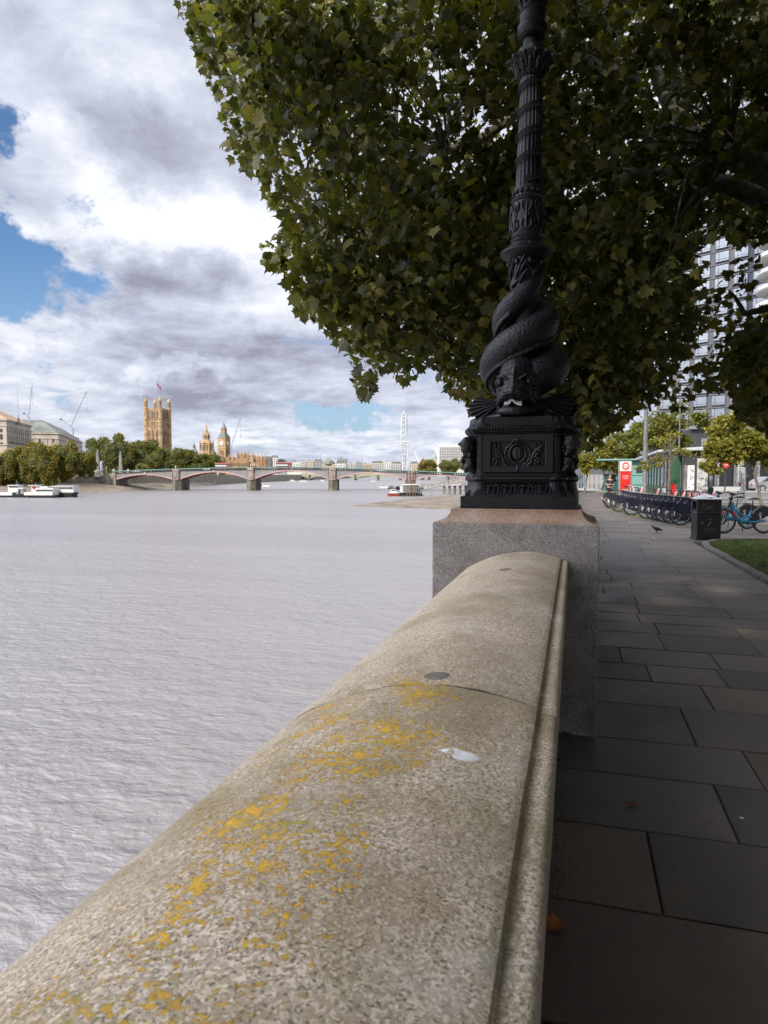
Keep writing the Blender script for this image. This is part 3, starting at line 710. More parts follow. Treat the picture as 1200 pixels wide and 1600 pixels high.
# figures at the sides: lion-head brackets
for s_ in (-1, 1):
    for yy in (-.27, .27):
        q = MB(); cx_ = s_ * .285; cy_ = yy * .98
        q.tube([(cx_, cy_, .24), (cx_ + s_ * .035, cy_ * 1.03, .27), (cx_ + s_ * .028, cy_, .33), (cx_ + s_ * .05, cy_ * 1.05, .39), (cx_ + s_ * .045, cy_ * 1.04, .43), (cx_ + s_ * .02, cy_, .47)], [.02, .035, .030, .042, .048, .02], 10)
        q.ball((cx_ + s_ * .058, cy_ * 1.06, .42), (.036, .036, .042), 12, 8)
        for i in range(9):
            a = i * .7; q.ball((cx_ + s_ * (.045 + .028 * math.cos(a)), cy_ + .04 * math.sin(a), .425 + .03 * math.sin(a * 1.7)), .018, 8, 6)
        for i in range(8): q.ball((cx_ + s_ * (.03 + .012 * math.sin(i * 2)), cy_ + .03 * math.cos(i * 1.9), .26 + i * .018), .020, 8, 6)
        q.tube([(cx_ + s_ * .06, cy_, .36), (cx_ + s_ * .085, cy_ * .93, .31), (cx_ + s_ * .06, cy_ * .9, .27)], [.012, .018, .01], 8)
        rr = random.Random(31 + int(s_ * 2 + yy * 9))
        for i in range(90):
            a = rr.uniform(0, 6.28); zc_ = rr.choice((.42, .43, .40, .33, .27, .30)); rad_ = .040 if zc_ > .38 else .030
            q.ball((cx_ + s_ * (.035 + rad_ * math.cos(a) * .9), cy_ + rad_ * math.sin(a), zc_ + rr.uniform(-.03, .035)), rr.uniform(.006, .012), 6, 5)
        for sgn in (-1, 1): q.ball((cx_ + s_ * .090, cy_ * 1.06 + sgn * .014, .432), .006, 6, 5)
        q.tube([(cx_ + s_ * .092, cy_ * 1.06, .435), (cx_ + s_ * .103, cy_ * 1.06, .415)], [.007, .012], 6)
        q.tube([(cx_ + s_ * .05, cy_, .30), (cx_ + s_ * .075, cy_ + .03, .27), (cx_ + s_ * .06, cy_ + .02, .245)], [.012, .010, .014], 8); q.tube([(cx_ + s_ * .05, cy_, .36), (cx_ + s_ * .07, cy_ - .035, .33), (cx_ + s_ * .08, cy_ - .01, .31)], [.012, .010, .008], 8)
        o = q.build('corner_figure', M_IRON, lamp); remesh(o, .0038, 0)
for s_ in (-1, 1):
    q = MB()
    rr = random.Random(5)
    q.box(s_ * .318 - .004, s_ * .318 + .004, -.06, .06, .26, .45)
    for i in range(46): q.ball((s_ * (.338 + rr.uniform(-.005, .016)), rr.uniform(-.07, .07), rr.uniform(.262, .448)), (.02, rr.uniform(.012, .03), rr.uniform(.012, .03)), 8, 6)
    for i in range(120): q.ball((s_ * (.352 + rr.uniform(-.005, .020)), rr.uniform(-.07, .07), rr.uniform(.262, .448)), rr.uniform(.005, .011), 6, 5)
    o = q.build('side_relief', M_IRON, lamp); remesh(o, .004, 0)
cn = MB(); cross(cn, .232, .292, .486, .498); cross(cn, .250, .312, .498, .514); cross(cn, .262, .325, .514, .530); corners(cn, [(.05, .486), (.07, .50), (.088, .515), (.09, .53), (.07, .545), (.055, .56)])
corn = cn.build('cornice', M_IRON, lamp, bevel=.004)
for ax in range(4):
    q = MB(); M4 = Matrix.Rotation(ax * math.pi / 2, 4, 'Z')
    for i in range(30): q.ball(tuple(M4 @ Vector((-.255 + i * .51 / 29, -.326, .520))), (.0095, .0095, .014), 6, 5)
    q.build('beading', M_IRON, corn, smooth=True)
ts = MB(); cross(ts, .222, .290, .531, .540); cross(ts, .216, .282, .540, .597); corners(ts, [(.06, .541), (.045, .56), (.02, .596)]); ts.lathe([(.26, .55), (.26, .598), (.22, .625), (.16, .64)], 40); ts.build('top_slab', M_IRON, lamp, bevel=.003)
for s_ in (-1, 1):
    q = MB(); q.lathe([(.118, .0 if s_ > 0 else .081), (.118, .10), (.108, .13), (.10, .17), (.118, .185), (.118, .205), (.10, .225), (.082, .25), (.082, .455), (.10, .485), (.122, .51), (.122, .53), (.095, .55), (.085, .60), (.03, .625)], 28, (s_ * .268, 0, 0)); q.build('side_bow', M_IRON, lamp, smooth=True)
# rocky mound the fish rest on
q = MB(); rr = random.Random(9)
q.lathe([(.25, .59), (.24, .62), (.18, .66), (.1, .70)], 30)
for i in range(70):
    a = rr.uniform(0, 6.28); r_ = rr.uniform(.10, .26); q.ball((r_ * math.cos(a), r_ * math.sin(a), .60 + (.27 - r_) * .25), (rr.uniform(.02, .05), rr.uniform(.02, .05), rr.uniform(.012, .03)), 8, 6)
o = q.build('wave_mound', M_IRON, lamp); remesh(o, .007, 1)

# ---- the two dolphins: tubes that wind up the shaft from a head at the foot
LEAN = .0125
def helix(ph0, s):                     # s 0 (head) .. 1 (tail)
    ph = ph0 + s * R(470) ; z = .80 + 0.0 + (s ** 1.0) * .80
    rr_ = .142 * (1 - s) ** .75 + .058 + .0 * s
    if s < .12: rr_ -= (.12 - s) * .55
    return Vector((rr_ * math.cos(ph) + LEAN * z, rr_ * math.sin(ph), z))
def hrad(s):
    return float(np.interp(s, [0, .06, .15, .3, .45, .6, .75, .88, 1], [.105, .120, .124, .119, .107, .093, .072, .045, .025]))
def dolphin(ph0):
    q = MB(); N = 90
    pts = [helix(ph0, i / N) for i in range(N + 1)]; rad = [hrad(i / N) for i in range(N + 1)]
    q.tube(pts, rad, 28, sq=(1.0, 1.05))
    Mh = Matrix.Rotation(ph0 + math.pi / 2, 4, 'Z')      # local -y points outward at the head
    def T(x, y, z): v = Mh @ Vector((x, y, 0)); return (v.x + LEAN * z, v.y, z)
    def bl(x, y, z, r_): q.ball(T(x, y, z), r_, 18, 12, M=Mh)
    # skull, brow and cheeks (x sideways, -y outward)
    bl(0, -.180, .875, (.124, .138, .132)); bl(0, -.215, .805, (.112, .120, .105)); bl(0, -.245, .760, (.082, .095, .060))
    bl(-.088, -.180, .770, (.052, .080, .070)); bl(.088, -.180, .770, (.052, .080, .070))
    # upper lip: a heavy inverted bow; lower lip: a full bow
    up_ = [(-.128, -.170, .655), (-.112, -.235, .685), (-.080, -.292, .722), (-.040, -.325, .748), (0, -.336, .755), (.040, -.325, .748), (.080, -.292, .722), (.112, -.235, .685), (.128, -.170, .655)]
    q.tube([T(*p) for p in up_], [.016, .022, .026, .029, .031, .029, .026, .022, .016], 14)
    up2 = [(x * .95, y * .93 + .0, z + .030) for x, y, z in up_]; q.tube([T(*p) for p in up2], [.02, .028, .030, .034, .036, .034, .030, .028, .02], 14)
    lo_ = [(-.124, -.170, .650), (-.110, -.235, .640), (-.078, -.290, .632), (-.036, -.318, .630), (0, -.324, .630), (.036, -.318, .630), (.078, -.290, .632), (.110, -.235, .640), (.124, -.170, .650)]
    q.tube([T(*p) for p in lo_], [.016, .022, .025, .027, .028, .027, .025, .022, .016], 14)
    bl(0, -.20, .628, (.112, .11, .030))
    # crest over the forehead
    q.tube([T(0, -.340, .80), T(0, -.325, .87), T(0, -.285, .95), T(0, -.22, 1.01)], [.006, .009, .009, .006], 10)
    for s_ in (-1, 1):
        q.tube([T(s_ * .040, -.325, .835), T(s_ * .078, -.312, .858), T(s_ * .112, -.27, .862), T(s_ * .130, -.21, .835)], [.006, .012, .012, .006], 10)
        q.tube([T(s_ * .055, -.318, .790), T(s_ * .100, -.288, .775), T(s_ * .132, -.22, .785)], [.008, .013, .008], 10)
    # dorsal ridge along the back
    for i in range(12, 62):
        s_ = i / N; p = helix(ph0, s_); c = Vector((LEAN * p.z, 0, p.z)); out_ = (p - c).normalized(); t_ = (helix(ph0, s_ + .01) - p).normalized(); upv = out_.cross(t_); upv = upv if upv.z > 0 else -upv
        h_ = (.018 + .014 * math.sin(math.pi * (i - 12) / 50)); dirv_ = (out_ * .55 - upv * .85).normalized(); r_ = hrad(s_)
        q.ball(p + dirv_ * (r_ + h_ * .3), .015, 8, 6)
    o = q.build('dolphin', [M_SCALE], lamp); remesh(o, .0055, 3)
    # uv for the scales: along and around the body
    me = o.data; co = np.zeros(len(me.vertices) * 3, 'f'); me.vertices.foreach_get('co', co); co = co.reshape(-1, 3)
    ND_ = 720; P = np.array([tuple(helix(ph0, i / ND_)) for i in range(ND_ + 1)]); rad = [hrad(i / ND_) for i in range(ND_ + 1)]; ii = np.concatenate([((c_[:, None, :] - P[None]) ** 2).sum(2).argmin(1) for c_ in np.array_split(co, 24)])
    cyl = np.c_[co[:, 0] - LEAN * co[:, 2], co[:, 1]]
    tz = (co[:, 2] - P[ii, 2]) / np.array(rad)[ii]; U = ii / ND_ * 150; Vv = np.arcsin(np.clip(tz, -1, 1)) * 8
    uv = me.uv_layers.new(name='UVMap'); li = np.zeros(len(me.loops), 'i'); me.loops.foreach_get('vertex_index', li)
    uv.data.foreach_set('uv', np.c_[U, Vv][li].astype('f').ravel()); me.polygons.foreach_set('use_smooth', np.ones(len(me.polygons), bool)); me.materials.clear(); me.materials.append(M_SCALE)
    for s_ in (-1, 1):
        e_ = MB(); e_.ball(T(s_ * .094, -.292, .818), .022, 14, 10); e_.torus(T(s_ * .092, -.288, .818), .029, .008, 20, 8, M=Mh); e_.build('eye', M_IRON, o, smooth=True)
        f_ = MB(); # pectoral fin: a ribbed fan
        V = []; n_ = 12; m_ = 5
        for j in range(n_ + 1):
            a = R(-42) + R(74) * j / n_; L = .235 * (1 - .25 * abs(j / n_ - .45)) * (1 + (.06 if j % 2 else 0))
            for i in range(m_ + 1):
                u = i / m_; wv = (.010 if j % 2 else -.010) * u
                V.append(T(s_ * (.115 + L * u * math.cos(a)), -.185 + .07 * u + wv, .705 + L * u * math.sin(a) * .62 - .02 * u))
        base_n = len(V)
        V2 = [tuple(Vector(p) + Mh.to_3x3() @ Vector((0, .014, 0))) for p in V]
        Fs = []
        for j in range(n_):
            for i in range(m_):
                a = j * (m_ + 1) + i; q4 = (a, a + 1, a + m_ + 2, a + m_ + 1); Fs.append(q4); Fs.append(tuple(base_n + k_ for k_ in reversed(q4)))
        for j in range(n_): a = j * (m_ + 1) + m_; c = a + m_ + 1; Fs.append((a, c, c + base_n, a + base_n))
        for i in range(m_):
            a = i; Fs.append((a, a + base_n, a + 1 + base_n, a + 1)); a = n_ * (m_ + 1) + i; Fs.append((a, a + 1, a + 1 + base_n, a + base_n))
        f_.add(V + V2, Fs); f_.build('fin', M_IRON, o)
    # tail fan pressed against the neck of the shaft
    f_ = MB(); ph = ph0 + R(470); V = []; n_ = 14; m_ = 7
    for j in range(n_ + 1):
        a = R(-62) + R(124) * j / n_
        for i in range(m_ + 1):
            u = i / m_; L = .30 * (1 - .12 * abs(j - n_ / 2) / (n_ / 2)) * u
            an = ph + math.sin(a) * L / .12 + .12; zt = 1.50 + math.cos(a) * L * .9 - .02; rr_ = .085 + .018 * (1 - u) + (.006 if j % 2 else -.003) * u + (.035 * max(0, .25 - u))
            V.append((rr_ * math.cos(an) + LEAN * zt, rr_ * math.sin(an), zt))
    V2 = [((x - LEAN * z) * .9 + LEAN * z, y * .9, z) for x, y, z in V]; bn = len(V); Fs = []
    for j in range(n_):
        for i in range(m_):
            a = j * (m_ + 1) + i; q4 = (a, a + 1, a + m_ + 2, a + m_ + 1); Fs.append(q4); Fs.append(tuple(bn + k_ for k_ in reversed(q4)))
    for j in range(n_): a = j * (m_ + 1) + m_; c = a + m_ + 1; Fs.append((a, c, c + bn, a + bn))
    f_.add(V + V2, Fs); f_.build('tail_fin', M_IRON, o)
    return o
dolphin(R(-97)); dolphin(R(83))
q = MB(); q.tube([(LEAN * z, 0, z) for z in (.62, .9, 1.2, 1.5, 1.7)], [.16, .14, .11, .085, .095], 24)
core = q.build('core_stem', M_REL, lamp, smooth=True)
# reeds and weed wrapped below the collar
q = MB(); rr = random.Random(4)
for i in range(60):
    a = rr.uniform(0, 6.28); z0_ = rr.uniform(1.48, 1.62); L = rr.uniform(.08, .16)
    q.tube([((.088 + .03 * u) * math.cos(a + .6 * u) + LEAN * (z0_ + L * u), (.088 + .03 * u) * math.sin(a + .6 * u), z0_ + L * u) for u in (0, .3, .6, 1)], [.006, .012, .013, .006], 6)
for i in range(8):
    a = i * math.pi / 4 + .3; q.ball((.118 * math.cos(a) + LEAN * 1.64, .118 * math.sin(a), 1.64), (.018, .018, .022), 10, 8)
q.build('weed_relief', M_IRON, core, smooth=True)

# upper shaft, leaning very slightly as in life
def ring(prof, name, n=40, mod=None, m=M_IRON, parent=None):
    q = MB(); q.lathe(prof, n, mod=mod); 
    q.v = [(x + LEAN * z, y, z) for x, y, z in q.v]; return q.build(name, m, parent or lamp, smooth=True)
ring([(.10, 1.66), (.125, 1.675), (.168, 1.70), (.176, 1.712), (.176, 1.722), (.165, 1.733), (.125, 1.742), (.115, 1.755), (.118, 1.768), (.106, 1.78)], 'collar', 48)
vase = ring([(.106, 1.78), (.112, 1.79), (.106, 1.80), (.098, 1.812), (.106, 1.83), (.111, 1.88), (.109, 1.96), (.104, 2.02), (.100, 2.045), (.108, 2.052), (.110, 2.064), (.102, 2.074)], 'vase', 40, m=M_IRON)
q = MB()
for i in range(8):
    a0 = i * math.pi / 4
    def V_(da, z, r_=.112): a = a0 + da; return (r_ * math.cos(a) + LEAN * z, r_ * math.sin(a), z)
    q.tube([V_(0, 1.85), V_(0, 1.93), V_(0, 2.02)], [.007, .011, .004], 6)
    for s_ in (-1, 1):
        q.tube([V_(s_ * .08, 1.845), V_(s_ * .30, 1.87), V_(s_ * .26, 1.91), V_(s_ * .14, 1.90)], [.006, .008, .007, .005], 6)
        q.tube([V_(s_ * .06, 1.95), V_(s_ * .24, 1.98), V_(s_ * .30, 2.02), V_(s_ * .18, 2.035)], [.006, .008, .006, .005], 6)
        q.tube([V_(s_ * .02, 1.90), V_(s_ * .16, 1.945), V_(s_ * .05, 1.97)], [.005, .007, .003], 6)
for i in range(30): a = i * 2 * math.pi / 30; q.ball((.108 * math.cos(a) + LEAN * 2.068, .108 * math.sin(a), 2.068), .0075, 6, 5); q.ball((.100 * math.cos(a) + LEAN * 1.808, .100 * math.sin(a), 1.808), .0075, 6, 5)
q.build('leaf_relief', M_IRON, vase, smooth=True)
bandp = ring([(.096, 2.074), (.094, 2.09), (.096, 2.12), (.100, 2.13), (.098, 2.142), (.09, 2.15)], 'rose_band', 40)
q = MB()
for i in range(16): a = i * math.pi / 8; q.ball((.097 * math.cos(a) + LEAN * 2.105, .097 * math.sin(a), 2.105), (.014, .014, .015), 8, 6)
q.build('rosette', M_IRON, bandp, smooth=True)
nf = 18
def flute(a, z): c = math.cos(a * nf); return 1 - .055 * (1 if c > .25 else 0 if c < -.1 else (c + .1) / .35)
prof = [(.087, 2.15), (.085, 2.152)] + [(.0835 - .015 * i / 8, 2.155 + i * .0875) for i in range(9)] + [(.078, 2.86), (.086, 2.868), (.08, 2.88)]
shaft = ring(prof, 'fluted_shaft', nf * 8, flute)
# laurel garland winding up the shaft
q = MB(); rr = random.Random(8)
for i in range(150):
    u = i / 150; a = -1.9 + u * 2 * math.pi * 4.2; z = 2.17 + u * .66; r_ = .0815 - .015 * u + .005
    p = Vector((r_ * math.cos(a) + LEAN * z, r_ * math.sin(a), z)); t_ = Vector((-math.sin(a), math.cos(a), .28)).normalized(); o_ = Vector((math.cos(a), math.sin(a), 0))
    for s_ in (-1, 1):
        e_ = p + t_ * .040 + Vector((0, 0, s_ * .020)) + o_ * .004; q.tube([p, (p + e_) / 2 + Vector((0, 0, s_ * .007)) + o_ * .004, e_], [.002, .0048, .001], 5)
q.tube([((.0815 - .015 * u + .004) * math.cos(-1.9 + u * 2 * math.pi * 4.2) + LEAN * (2.17 + u * .66), (.0815 - .015 * u + .004) * math.sin(-1.9 + u * 2 * math.pi * 4.2), 2.17 + u * .66) for u in [i / 160 for i in range(161)]], .0032, 6)
q.build('garland', M_IRON, shaft, smooth=True)
cap = ring([(.076, 2.88), (.082, 2.89), (.080, 2.91), (.105, 2.94), (.132, 2.965), (.140, 2.975), (.135, 2.985), (.10, 3.0), (.088, 3.012), (.092, 3.03), (.088, 3.04)], 'capital', 40)
q = MB()
for ring_, (n_, z0_, z1_, r0_, r1_) in enumerate(((12, 2.885, 2.94, .083, .118), (12, 2.90, 2.972, .083, .150))):
    for i in range(n_):
        a = (i + .5 * ring_) * 2 * math.pi / n_
        q.tube([(r_ * math.cos(a) + LEAN * z, r_ * math.sin(a), z) for r_, z in ((r0_, z0_), (r0_ + .012, (z0_ + z1_) / 2), (r1_ - .012, z1_), (r1_, z1_ - .004), (r1_ + .002, z1_ - .018))], [.010, .015, .014, .010, .005], 8)
q.build('leaf_relief', M_IRON, cap, smooth=True)
up1 = ring([(.060, 3.04), (.063, 3.055), (.058, 3.07), (.058, 3.10), (.085, 3.115), (.078, 3.13), (.088, 3.15), (.098, 3.17), (.098, 3.19), (.086, 3.20), (.080, 3.21), (.084, 3.24), (.082, 3.27), (.090, 3.28), (.084, 3.295), (.078, 3.30)], 'upper_knop', 40)
q = MB()
for i in range(24): a = i * math.pi / 12; q.ball((.081 * math.cos(a) + LEAN * 3.135, .081 * math.sin(a), 3.135), .008, 6, 5)
for i in range(10):
    a = i * math.pi / 5
    for z in (3.32, 3.37, 3.42): q.tube([((.07 + dr) * math.cos(a + z * 9) + LEAN * (z + dz_), (.07 + dr) * math.sin(a + z * 9), z + dz_) for dr, dz_ in ((0, 0), (.012, .025), (.024, .045), (.018, .052))], [.008, .013, .010, .004], 6)
q.build('leaf_relief', M_IRON, up1, smooth=True)
ring([(.072, 3.30), (.068, 3.36), (.066, 3.46), (.055, 3.50), (.05, 3.9), (.045, 4.5), (.04, 4.75), (.10, 4.80), (.12, 4.84), (.06, 4.87)], 'upper_shaft', 32)
ring([(.10, 4.87), (.17, 4.95), (.20, 5.07), (.17, 5.19), (.10, 5.27), (.05, 5.30)], 'globe', 32, m=mat('opal_glass', (.7, .7, .66), .25, .05, 2))
ring([(.07, 5.295), (.09, 5.31), (.07, 5.34), (.03, 5.38), (.02, 5.46), (.005, 5.5)], 'crown_finial', 24)
# crumpled white paper stuck in the mouth
q = MB(); rr = random.Random(12); V = []; n_ = 9; m_ = 5
for j in range(m_ + 1):
    for i in range(n_ + 1):
        x = -.062 + .112 * i / n_; y_ = -.292 + .05 * j / m_ ; z = .690 + rr.uniform(-.006, .010) + .022 * max(0, 1 - abs(i - 4) / 3.2) - .006 + j * .004; V.append((x + rr.uniform(-.003, .003), y_, z))
Fs = [(j * (n_ + 1) + i, j * (n_ + 1) + i + 1, (j + 1) * (n_ + 1) + i + 1, (j + 1) * (n_ + 1) + i) for j in range(m_) for i in range(n_)]
q.add(V, Fs); q.add([(x, y_, z - .013) for x, y_, z in V], Fs); q.add([V[i] for i in range(n_ + 1)] + [(x, y_, z - .013) for x, y_, z in V[:n_ + 1]], [(i, i + 1, i + n_ + 2, i + n_ + 1) for i in range(n_)])
o = q.build('crumpled_paper', mat('white_paper', (.70, .69, .66), .8, .08, 20)); o.location = (LX - .03, LY, LZ); tag(o, 'crumpled white paper stuffed in the mouth of the iron dolphin', 'litter')
# ================================================================ the plane tree over the path
def leaf_mat(name, top, yel, trans=.45, attr='tone'):
    m = bpy.data.materials.new(name); m.use_nodes = True; t = NT(m.node_tree); t.n.remove(t.n['Principled BSDF']); out = t.n['Material Output']
    a = t.new('ShaderNodeAttribute', attribute_name=attr); s_ = t.new('ShaderNodeSeparateColor'); t.put(s_.inputs[0], a.outputs['Color'])
    c = t.mix(s_.outputs[0], top, yel); c = t.mix(1.0, c, t.mix(s_.outputs[1], (.55, .55, .55), (1.45, 1.45, 1.45)), 'MULTIPLY')
    d = t.new('ShaderNodeBsdfPrincipled'); t.put(d.inputs['Base Color'], c); d.inputs['Roughness'].default_value = .5; d.inputs['Specular IOR Level'].default_value = .35
    tr = t.new('ShaderNodeBsdfTranslucent'); t.put(tr.inputs[0], t.mix(1.0, c, (1.25, 1.35, .45), 'MULTIPLY'))
    mx = t.new('ShaderNodeMixShader'); mx.inputs[0].default_value = trans; t.l.new(d.outputs[0], mx.inputs[1]); t.l.new(tr.outputs[0], mx.inputs[2]); t.l.new(mx.outputs[0], out.inputs[0]); return m
M_LEAF = leaf_mat('plane_leaf', (.046, .056, .016), (.28, .23, .045), .42)
M_BARK = mat('mottled_bark', (.060, .052, .036), .9, .4, 5, bump=.02, bscale=14, col2=(.135, .125, .085))
# palmate leaf outline, stalk at the origin, tip along +y
LO = np.array([(0, 0), (.20, -.10), (.48, .02), (.40, .20), (.62, .42), (.36, .46), (.30, .62), (.14, .66), (0, 1.02), (-.14, .66), (-.30, .62), (-.36, .46), (-.62, .42), (-.40, .20), (-.48, .02), (-.20, -.10)])
LV = np.zeros((17, 3)); LV[0] = (0, .30, .03); LV[1:, :2] = LO
LV[:, 2] += -.22 * np.abs(LV[:, 0]) ** 1.3 * 1.0 - .18 * np.maximum(LV[:, 1] - .3, 0) ** 1.5
LT = np.array([(0, 1 + i, 1 + (i + 1) % 16) for i in range(16)])
LVs = np.array([(0, 0, 0), (.46, .03, -.08), (.6, .44, -.12), (.28, .60, -.05), (0, 1.0, -.12), (-.28, .60, -.05), (-.6, .44, -.12), (-.46, .03, -.08)]); LTs = np.array([(0, 1, 2), (0, 2, 3), (0, 3, 5), (3, 4, 5), (0, 5, 6), (0, 6, 7)])
def rand_rot(n_, up_=.35, droop=.6):
    a = RNG.uniform(0, 2 * np.pi, n_)
    y_ = np.c_[np.cos(a), np.sin(a), -RNG.uniform(.0, 1.5, n_) * droop * 2]; y_ /= np.linalg.norm(y_, axis=1)[:, None]     # tip direction, hanging
    z_ = RNG.normal(0, .55, (n_, 3)); z_[:, 2] += up_ * 2; z_ -= (z_ * y_).sum(1)[:, None] * y_; z_ /= np.linalg.norm(z_, axis=1)[:, None]
    x_ = np.cross(y_, z_); return np.stack([x_, y_, z_], 2)
def leaves(name, P, size, m, parent, LVx=LV, LTx=LT, yel=.15, clump=None):
    n_ = len(P); Rm = rand_rot(n_); S = size * RNG.uniform(.45, 1.3, n_)
    curl = RNG.uniform(.2, 3.2, n_)
    L = np.repeat(LVx[None], n_, 0); L = L * np.stack([np.ones(n_), np.ones(n_), curl], 1)[:, None, :]
    V = np.einsum('nij,nkj->nki', Rm, L) * S[:, None, None] + P[:, None, :]
    Fi = (LTx[None] + (np.arange(n_) * len(LVx))[:, None, None]).reshape(-1, 3)
    y_ = np.clip(RNG.beta(1.1, 4.5, n_) + (0 if clump is None else clump), 0, 1); b_ = RNG.uniform(0, 1, n_)
    T = np.repeat(np.c_[y_, b_, b_, np.ones(n_)][:, None, :], len(LVx), 1).reshape(-1, 4)
    return raw_mesh(name, V.reshape(-1, 3), Fi, 3, m, parent, T)
poly_main = [(272, -60), (276, 22), (300, 62), (312, 106), (345, 172), (357, 240), (372, 264), (404, 276), (414, 320), (446, 352), (404, 384), (410, 407), (440, 424), (455, 460), (464, 496), (500, 505), (510, 522),
             (541, 545), (550, 600), (566, 627), (590, 603), (600, 572), (640, 604), (652, 574), (668, 576), (690, 598), (716, 628), (740, 645), (880, 690), (905, 704), (932, 697), (962, 668), (992, 650), (1012, 640), (1046, 618), (1050, 585),
             (1062, 560), (1086, 540), (1100, 512), (1130, 520), (1148, 494), (1122, 468), (1102, 430), (1084, 408), (1098, 380), (1130, 362), (1162, 388), (1192, 380), (1290, 366), (1290, -60)]
poly_low = [(1096, 604), (1088, 572), (1110, 540), (1128, 505), (1150, 486), (1192, 476), (1290, 462), (1290, 700), (1204, 684), (1180, 662), (1150, 650), (1140, 612), (1120, 604)]
poly_gap = [(1030, 560), (1085, 420), (1112, 372), (1186, 385), (1190, 470), (1130, 520), (1130, 600), (1110, 640), (1045, 650)]
def vnoise(P, s, seed):                  # cheap smooth 3-d noise in 0..1
    r_ = np.random.default_rng(seed); out_ = np.zeros(len(P))
    for i in range(6):
        kx = r_.normal(0, 1, 3); kx = kx / np.linalg.norm(kx) * s * r_.uniform(.6, 1.7); out_ += np.sin(P @ kx + r_.uniform(0, 6.28)) / 6
    return .5 + out_
def fill_region(poly, n_, d0, d1, dens):
    xs = [p[0] for p in poly]; ys_ = [p[1] for p in poly]; keep = []
    while sum(len(k_) for k_ in keep) < n_:
        q = np.column_stack([RNG.uniform(min(xs), max(xs), 6000), RNG.uniform(min(ys_), max(ys_), 6000)]); d = RNG.uniform(d0, d1, len(q)); P = EYE + d[:, None] * (FW + ((q[:, 0] - 600) / F)[:, None] * RT + ((800 - q[:, 1]) / F)[:, None] * UP)
        jx = 26 * (vnoise(P, 3.5, 21) - .5) + 16 * (vnoise(P, 9, 22) - .5); jy = 26 * (vnoise(P, 3.5, 23) - .5) + 16 * (vnoise(P, 9, 24) - .5); ins = inside(q + np.c_[jx, jy] * 1.6, poly) & inside(q, poly); edge_ = np.ones(len(q), bool)
        for ox, oy in ((42, 0), (-42, 0), (0, 42), (30, 30), (-30, 30)): edge_ &= inside(q + np.array([ox, oy]), poly)
        ins &= edge_ | (RNG.uniform(0, 1, len(q)) < .42); q = q[ins]; d = d[ins]; P = EYE + d[:, None] * (FW + ((q[:, 0] - 600) / F)[:, None] * RT + ((800 - q[:, 1]) / F)[:, None] * UP)
        a = vnoise(P, 2.6, 5) * .6 + vnoise(P, 6.0, 6) * .4; ok = RNG.uniform(0, 1, len(q)) < np.clip((a - dens(q)) * 7, 0, 1); keep.append(P[ok])
    return np.vstack(keep)[:n_]
def dens_main(q):
    d = np.full(len(q), .487)
    for x, y_, rx, ry, a in ((705, 110, 85, 120, .20), (560, 225, 50, 60, .12), (800, 330, 60, 300, -.05), (1120, 130, 70, 40, .10), (470, 235, 40, 60, .10), (640, 190, 60, 50, .10), (980, 330, 60, 90, .04), (780, 60, 40, 60, .14), (890, 120, 45, 90, .14), (760, 200, 50, 60, .12), (1000, 40, 60, 60, .06), (520, 100, 200, 80, -.08), (620, 380, 160, 130, -.10), (950, 330, 130, 160, -.08), (960, 560, 90, 100, -.05)):
        d += a * np.exp(-((q[:, 0] - x) / rx) ** 2 - ((q[:, 1] - y_) / ry) ** 2)
    return d
def sprigs(C, per, spread, drop=.5):     # clusters of leaves hung on each twig point
    n_ = len(C); off = RNG.normal(0, spread, (n_, per, 3)); off[:, :, 2] = off[:, :, 2] * .9 - np.abs(RNG.normal(0, spread * drop * 2.6, (n_, per)))
    return (C[:, None, :] + off).reshape(-1, 3)
def clip_to(P, polys, pad=6):            # keep what is either inside the outline or outside the picture altogether
    rel = P - EYE; d = rel @ FW; x = 600 + F * (rel @ RT) / np.maximum(d, .01); y_ = 800 - F * (rel @ UP) / np.maximum(d, .01)
    q = np.c_[x, y_]; inn = np.zeros(len(P), bool)
    for p in polys: inn |= inside(q, p)
    mg = 15 + .34 * F / np.maximum(d, .3); offp = (d < .3) | (x > 1200 + mg) | (y_ < -mg) | (x < -mg)
    return P[inn | offp]
tree = thing('plane_tree', 'great plane tree with dark leafy branches overhanging the river wall and path', 'tree', (0, 0, 0))
C1 = fill_region(poly_main, 5300, 6.6, 14.5, dens_main); C2 = fill_region(poly_low, 460, 8.0, 13.5, lambda q: np.full(len(q), .46)); C3 = fill_region(poly_gap, 18, 8.5, 13.0, lambda q: np.full(len(q), .5))
LIMBS_PX = ([(1240, 285), (1140, 240), (1075, 210), (1040, 150), (1000, 60)], [(1250, 350), (1150, 292), (1060, 272), (980, 272), (900, 300)], [(1090, 60), (960, 110), (905, 75), (860, 20)], [(905, 75), (830, 160), (760, 212), (700, 235)])
def near_limb(P):                       # foliage leaves the undersides of the big limbs bare
    rel = P - EYE; d = rel @ FW; x = 600 + F * (rel @ RT) / d; y_ = 800 - F * (rel @ UP) / d; m_ = np.zeros(len(P), bool)
    for li, L in enumerate(LIMBS_PX):
        for (xa, ya), (xb, yb) in zip(L[:-1], L[1:]):
            u = np.clip(((x - xa) * (xb - xa) + (y_ - ya) * (yb - ya)) / ((xb - xa) ** 2 + (yb - ya) ** 2), 0, 1); ds = np.hypot(x - xa - u * (xb - xa), y_ - ya - u * (yb - ya)); m_ |= (ds < (24 if li < 2 else 15)) & (d < 10.2)
    return m_ & (vnoise(P, 4, 31) > .38)
P1 = np.vstack([clip_to(sprigs(C1, 11, .125), [poly_main]), clip_to(sprigs(C2, 11, .125), [poly_low]), clip_to(sprigs(C3, 9, .12), [poly_gap])]); P1 = P1[~near_limb(P1)]
leaves('leaf_canopy', P1, .124, M_LEAF, tree)
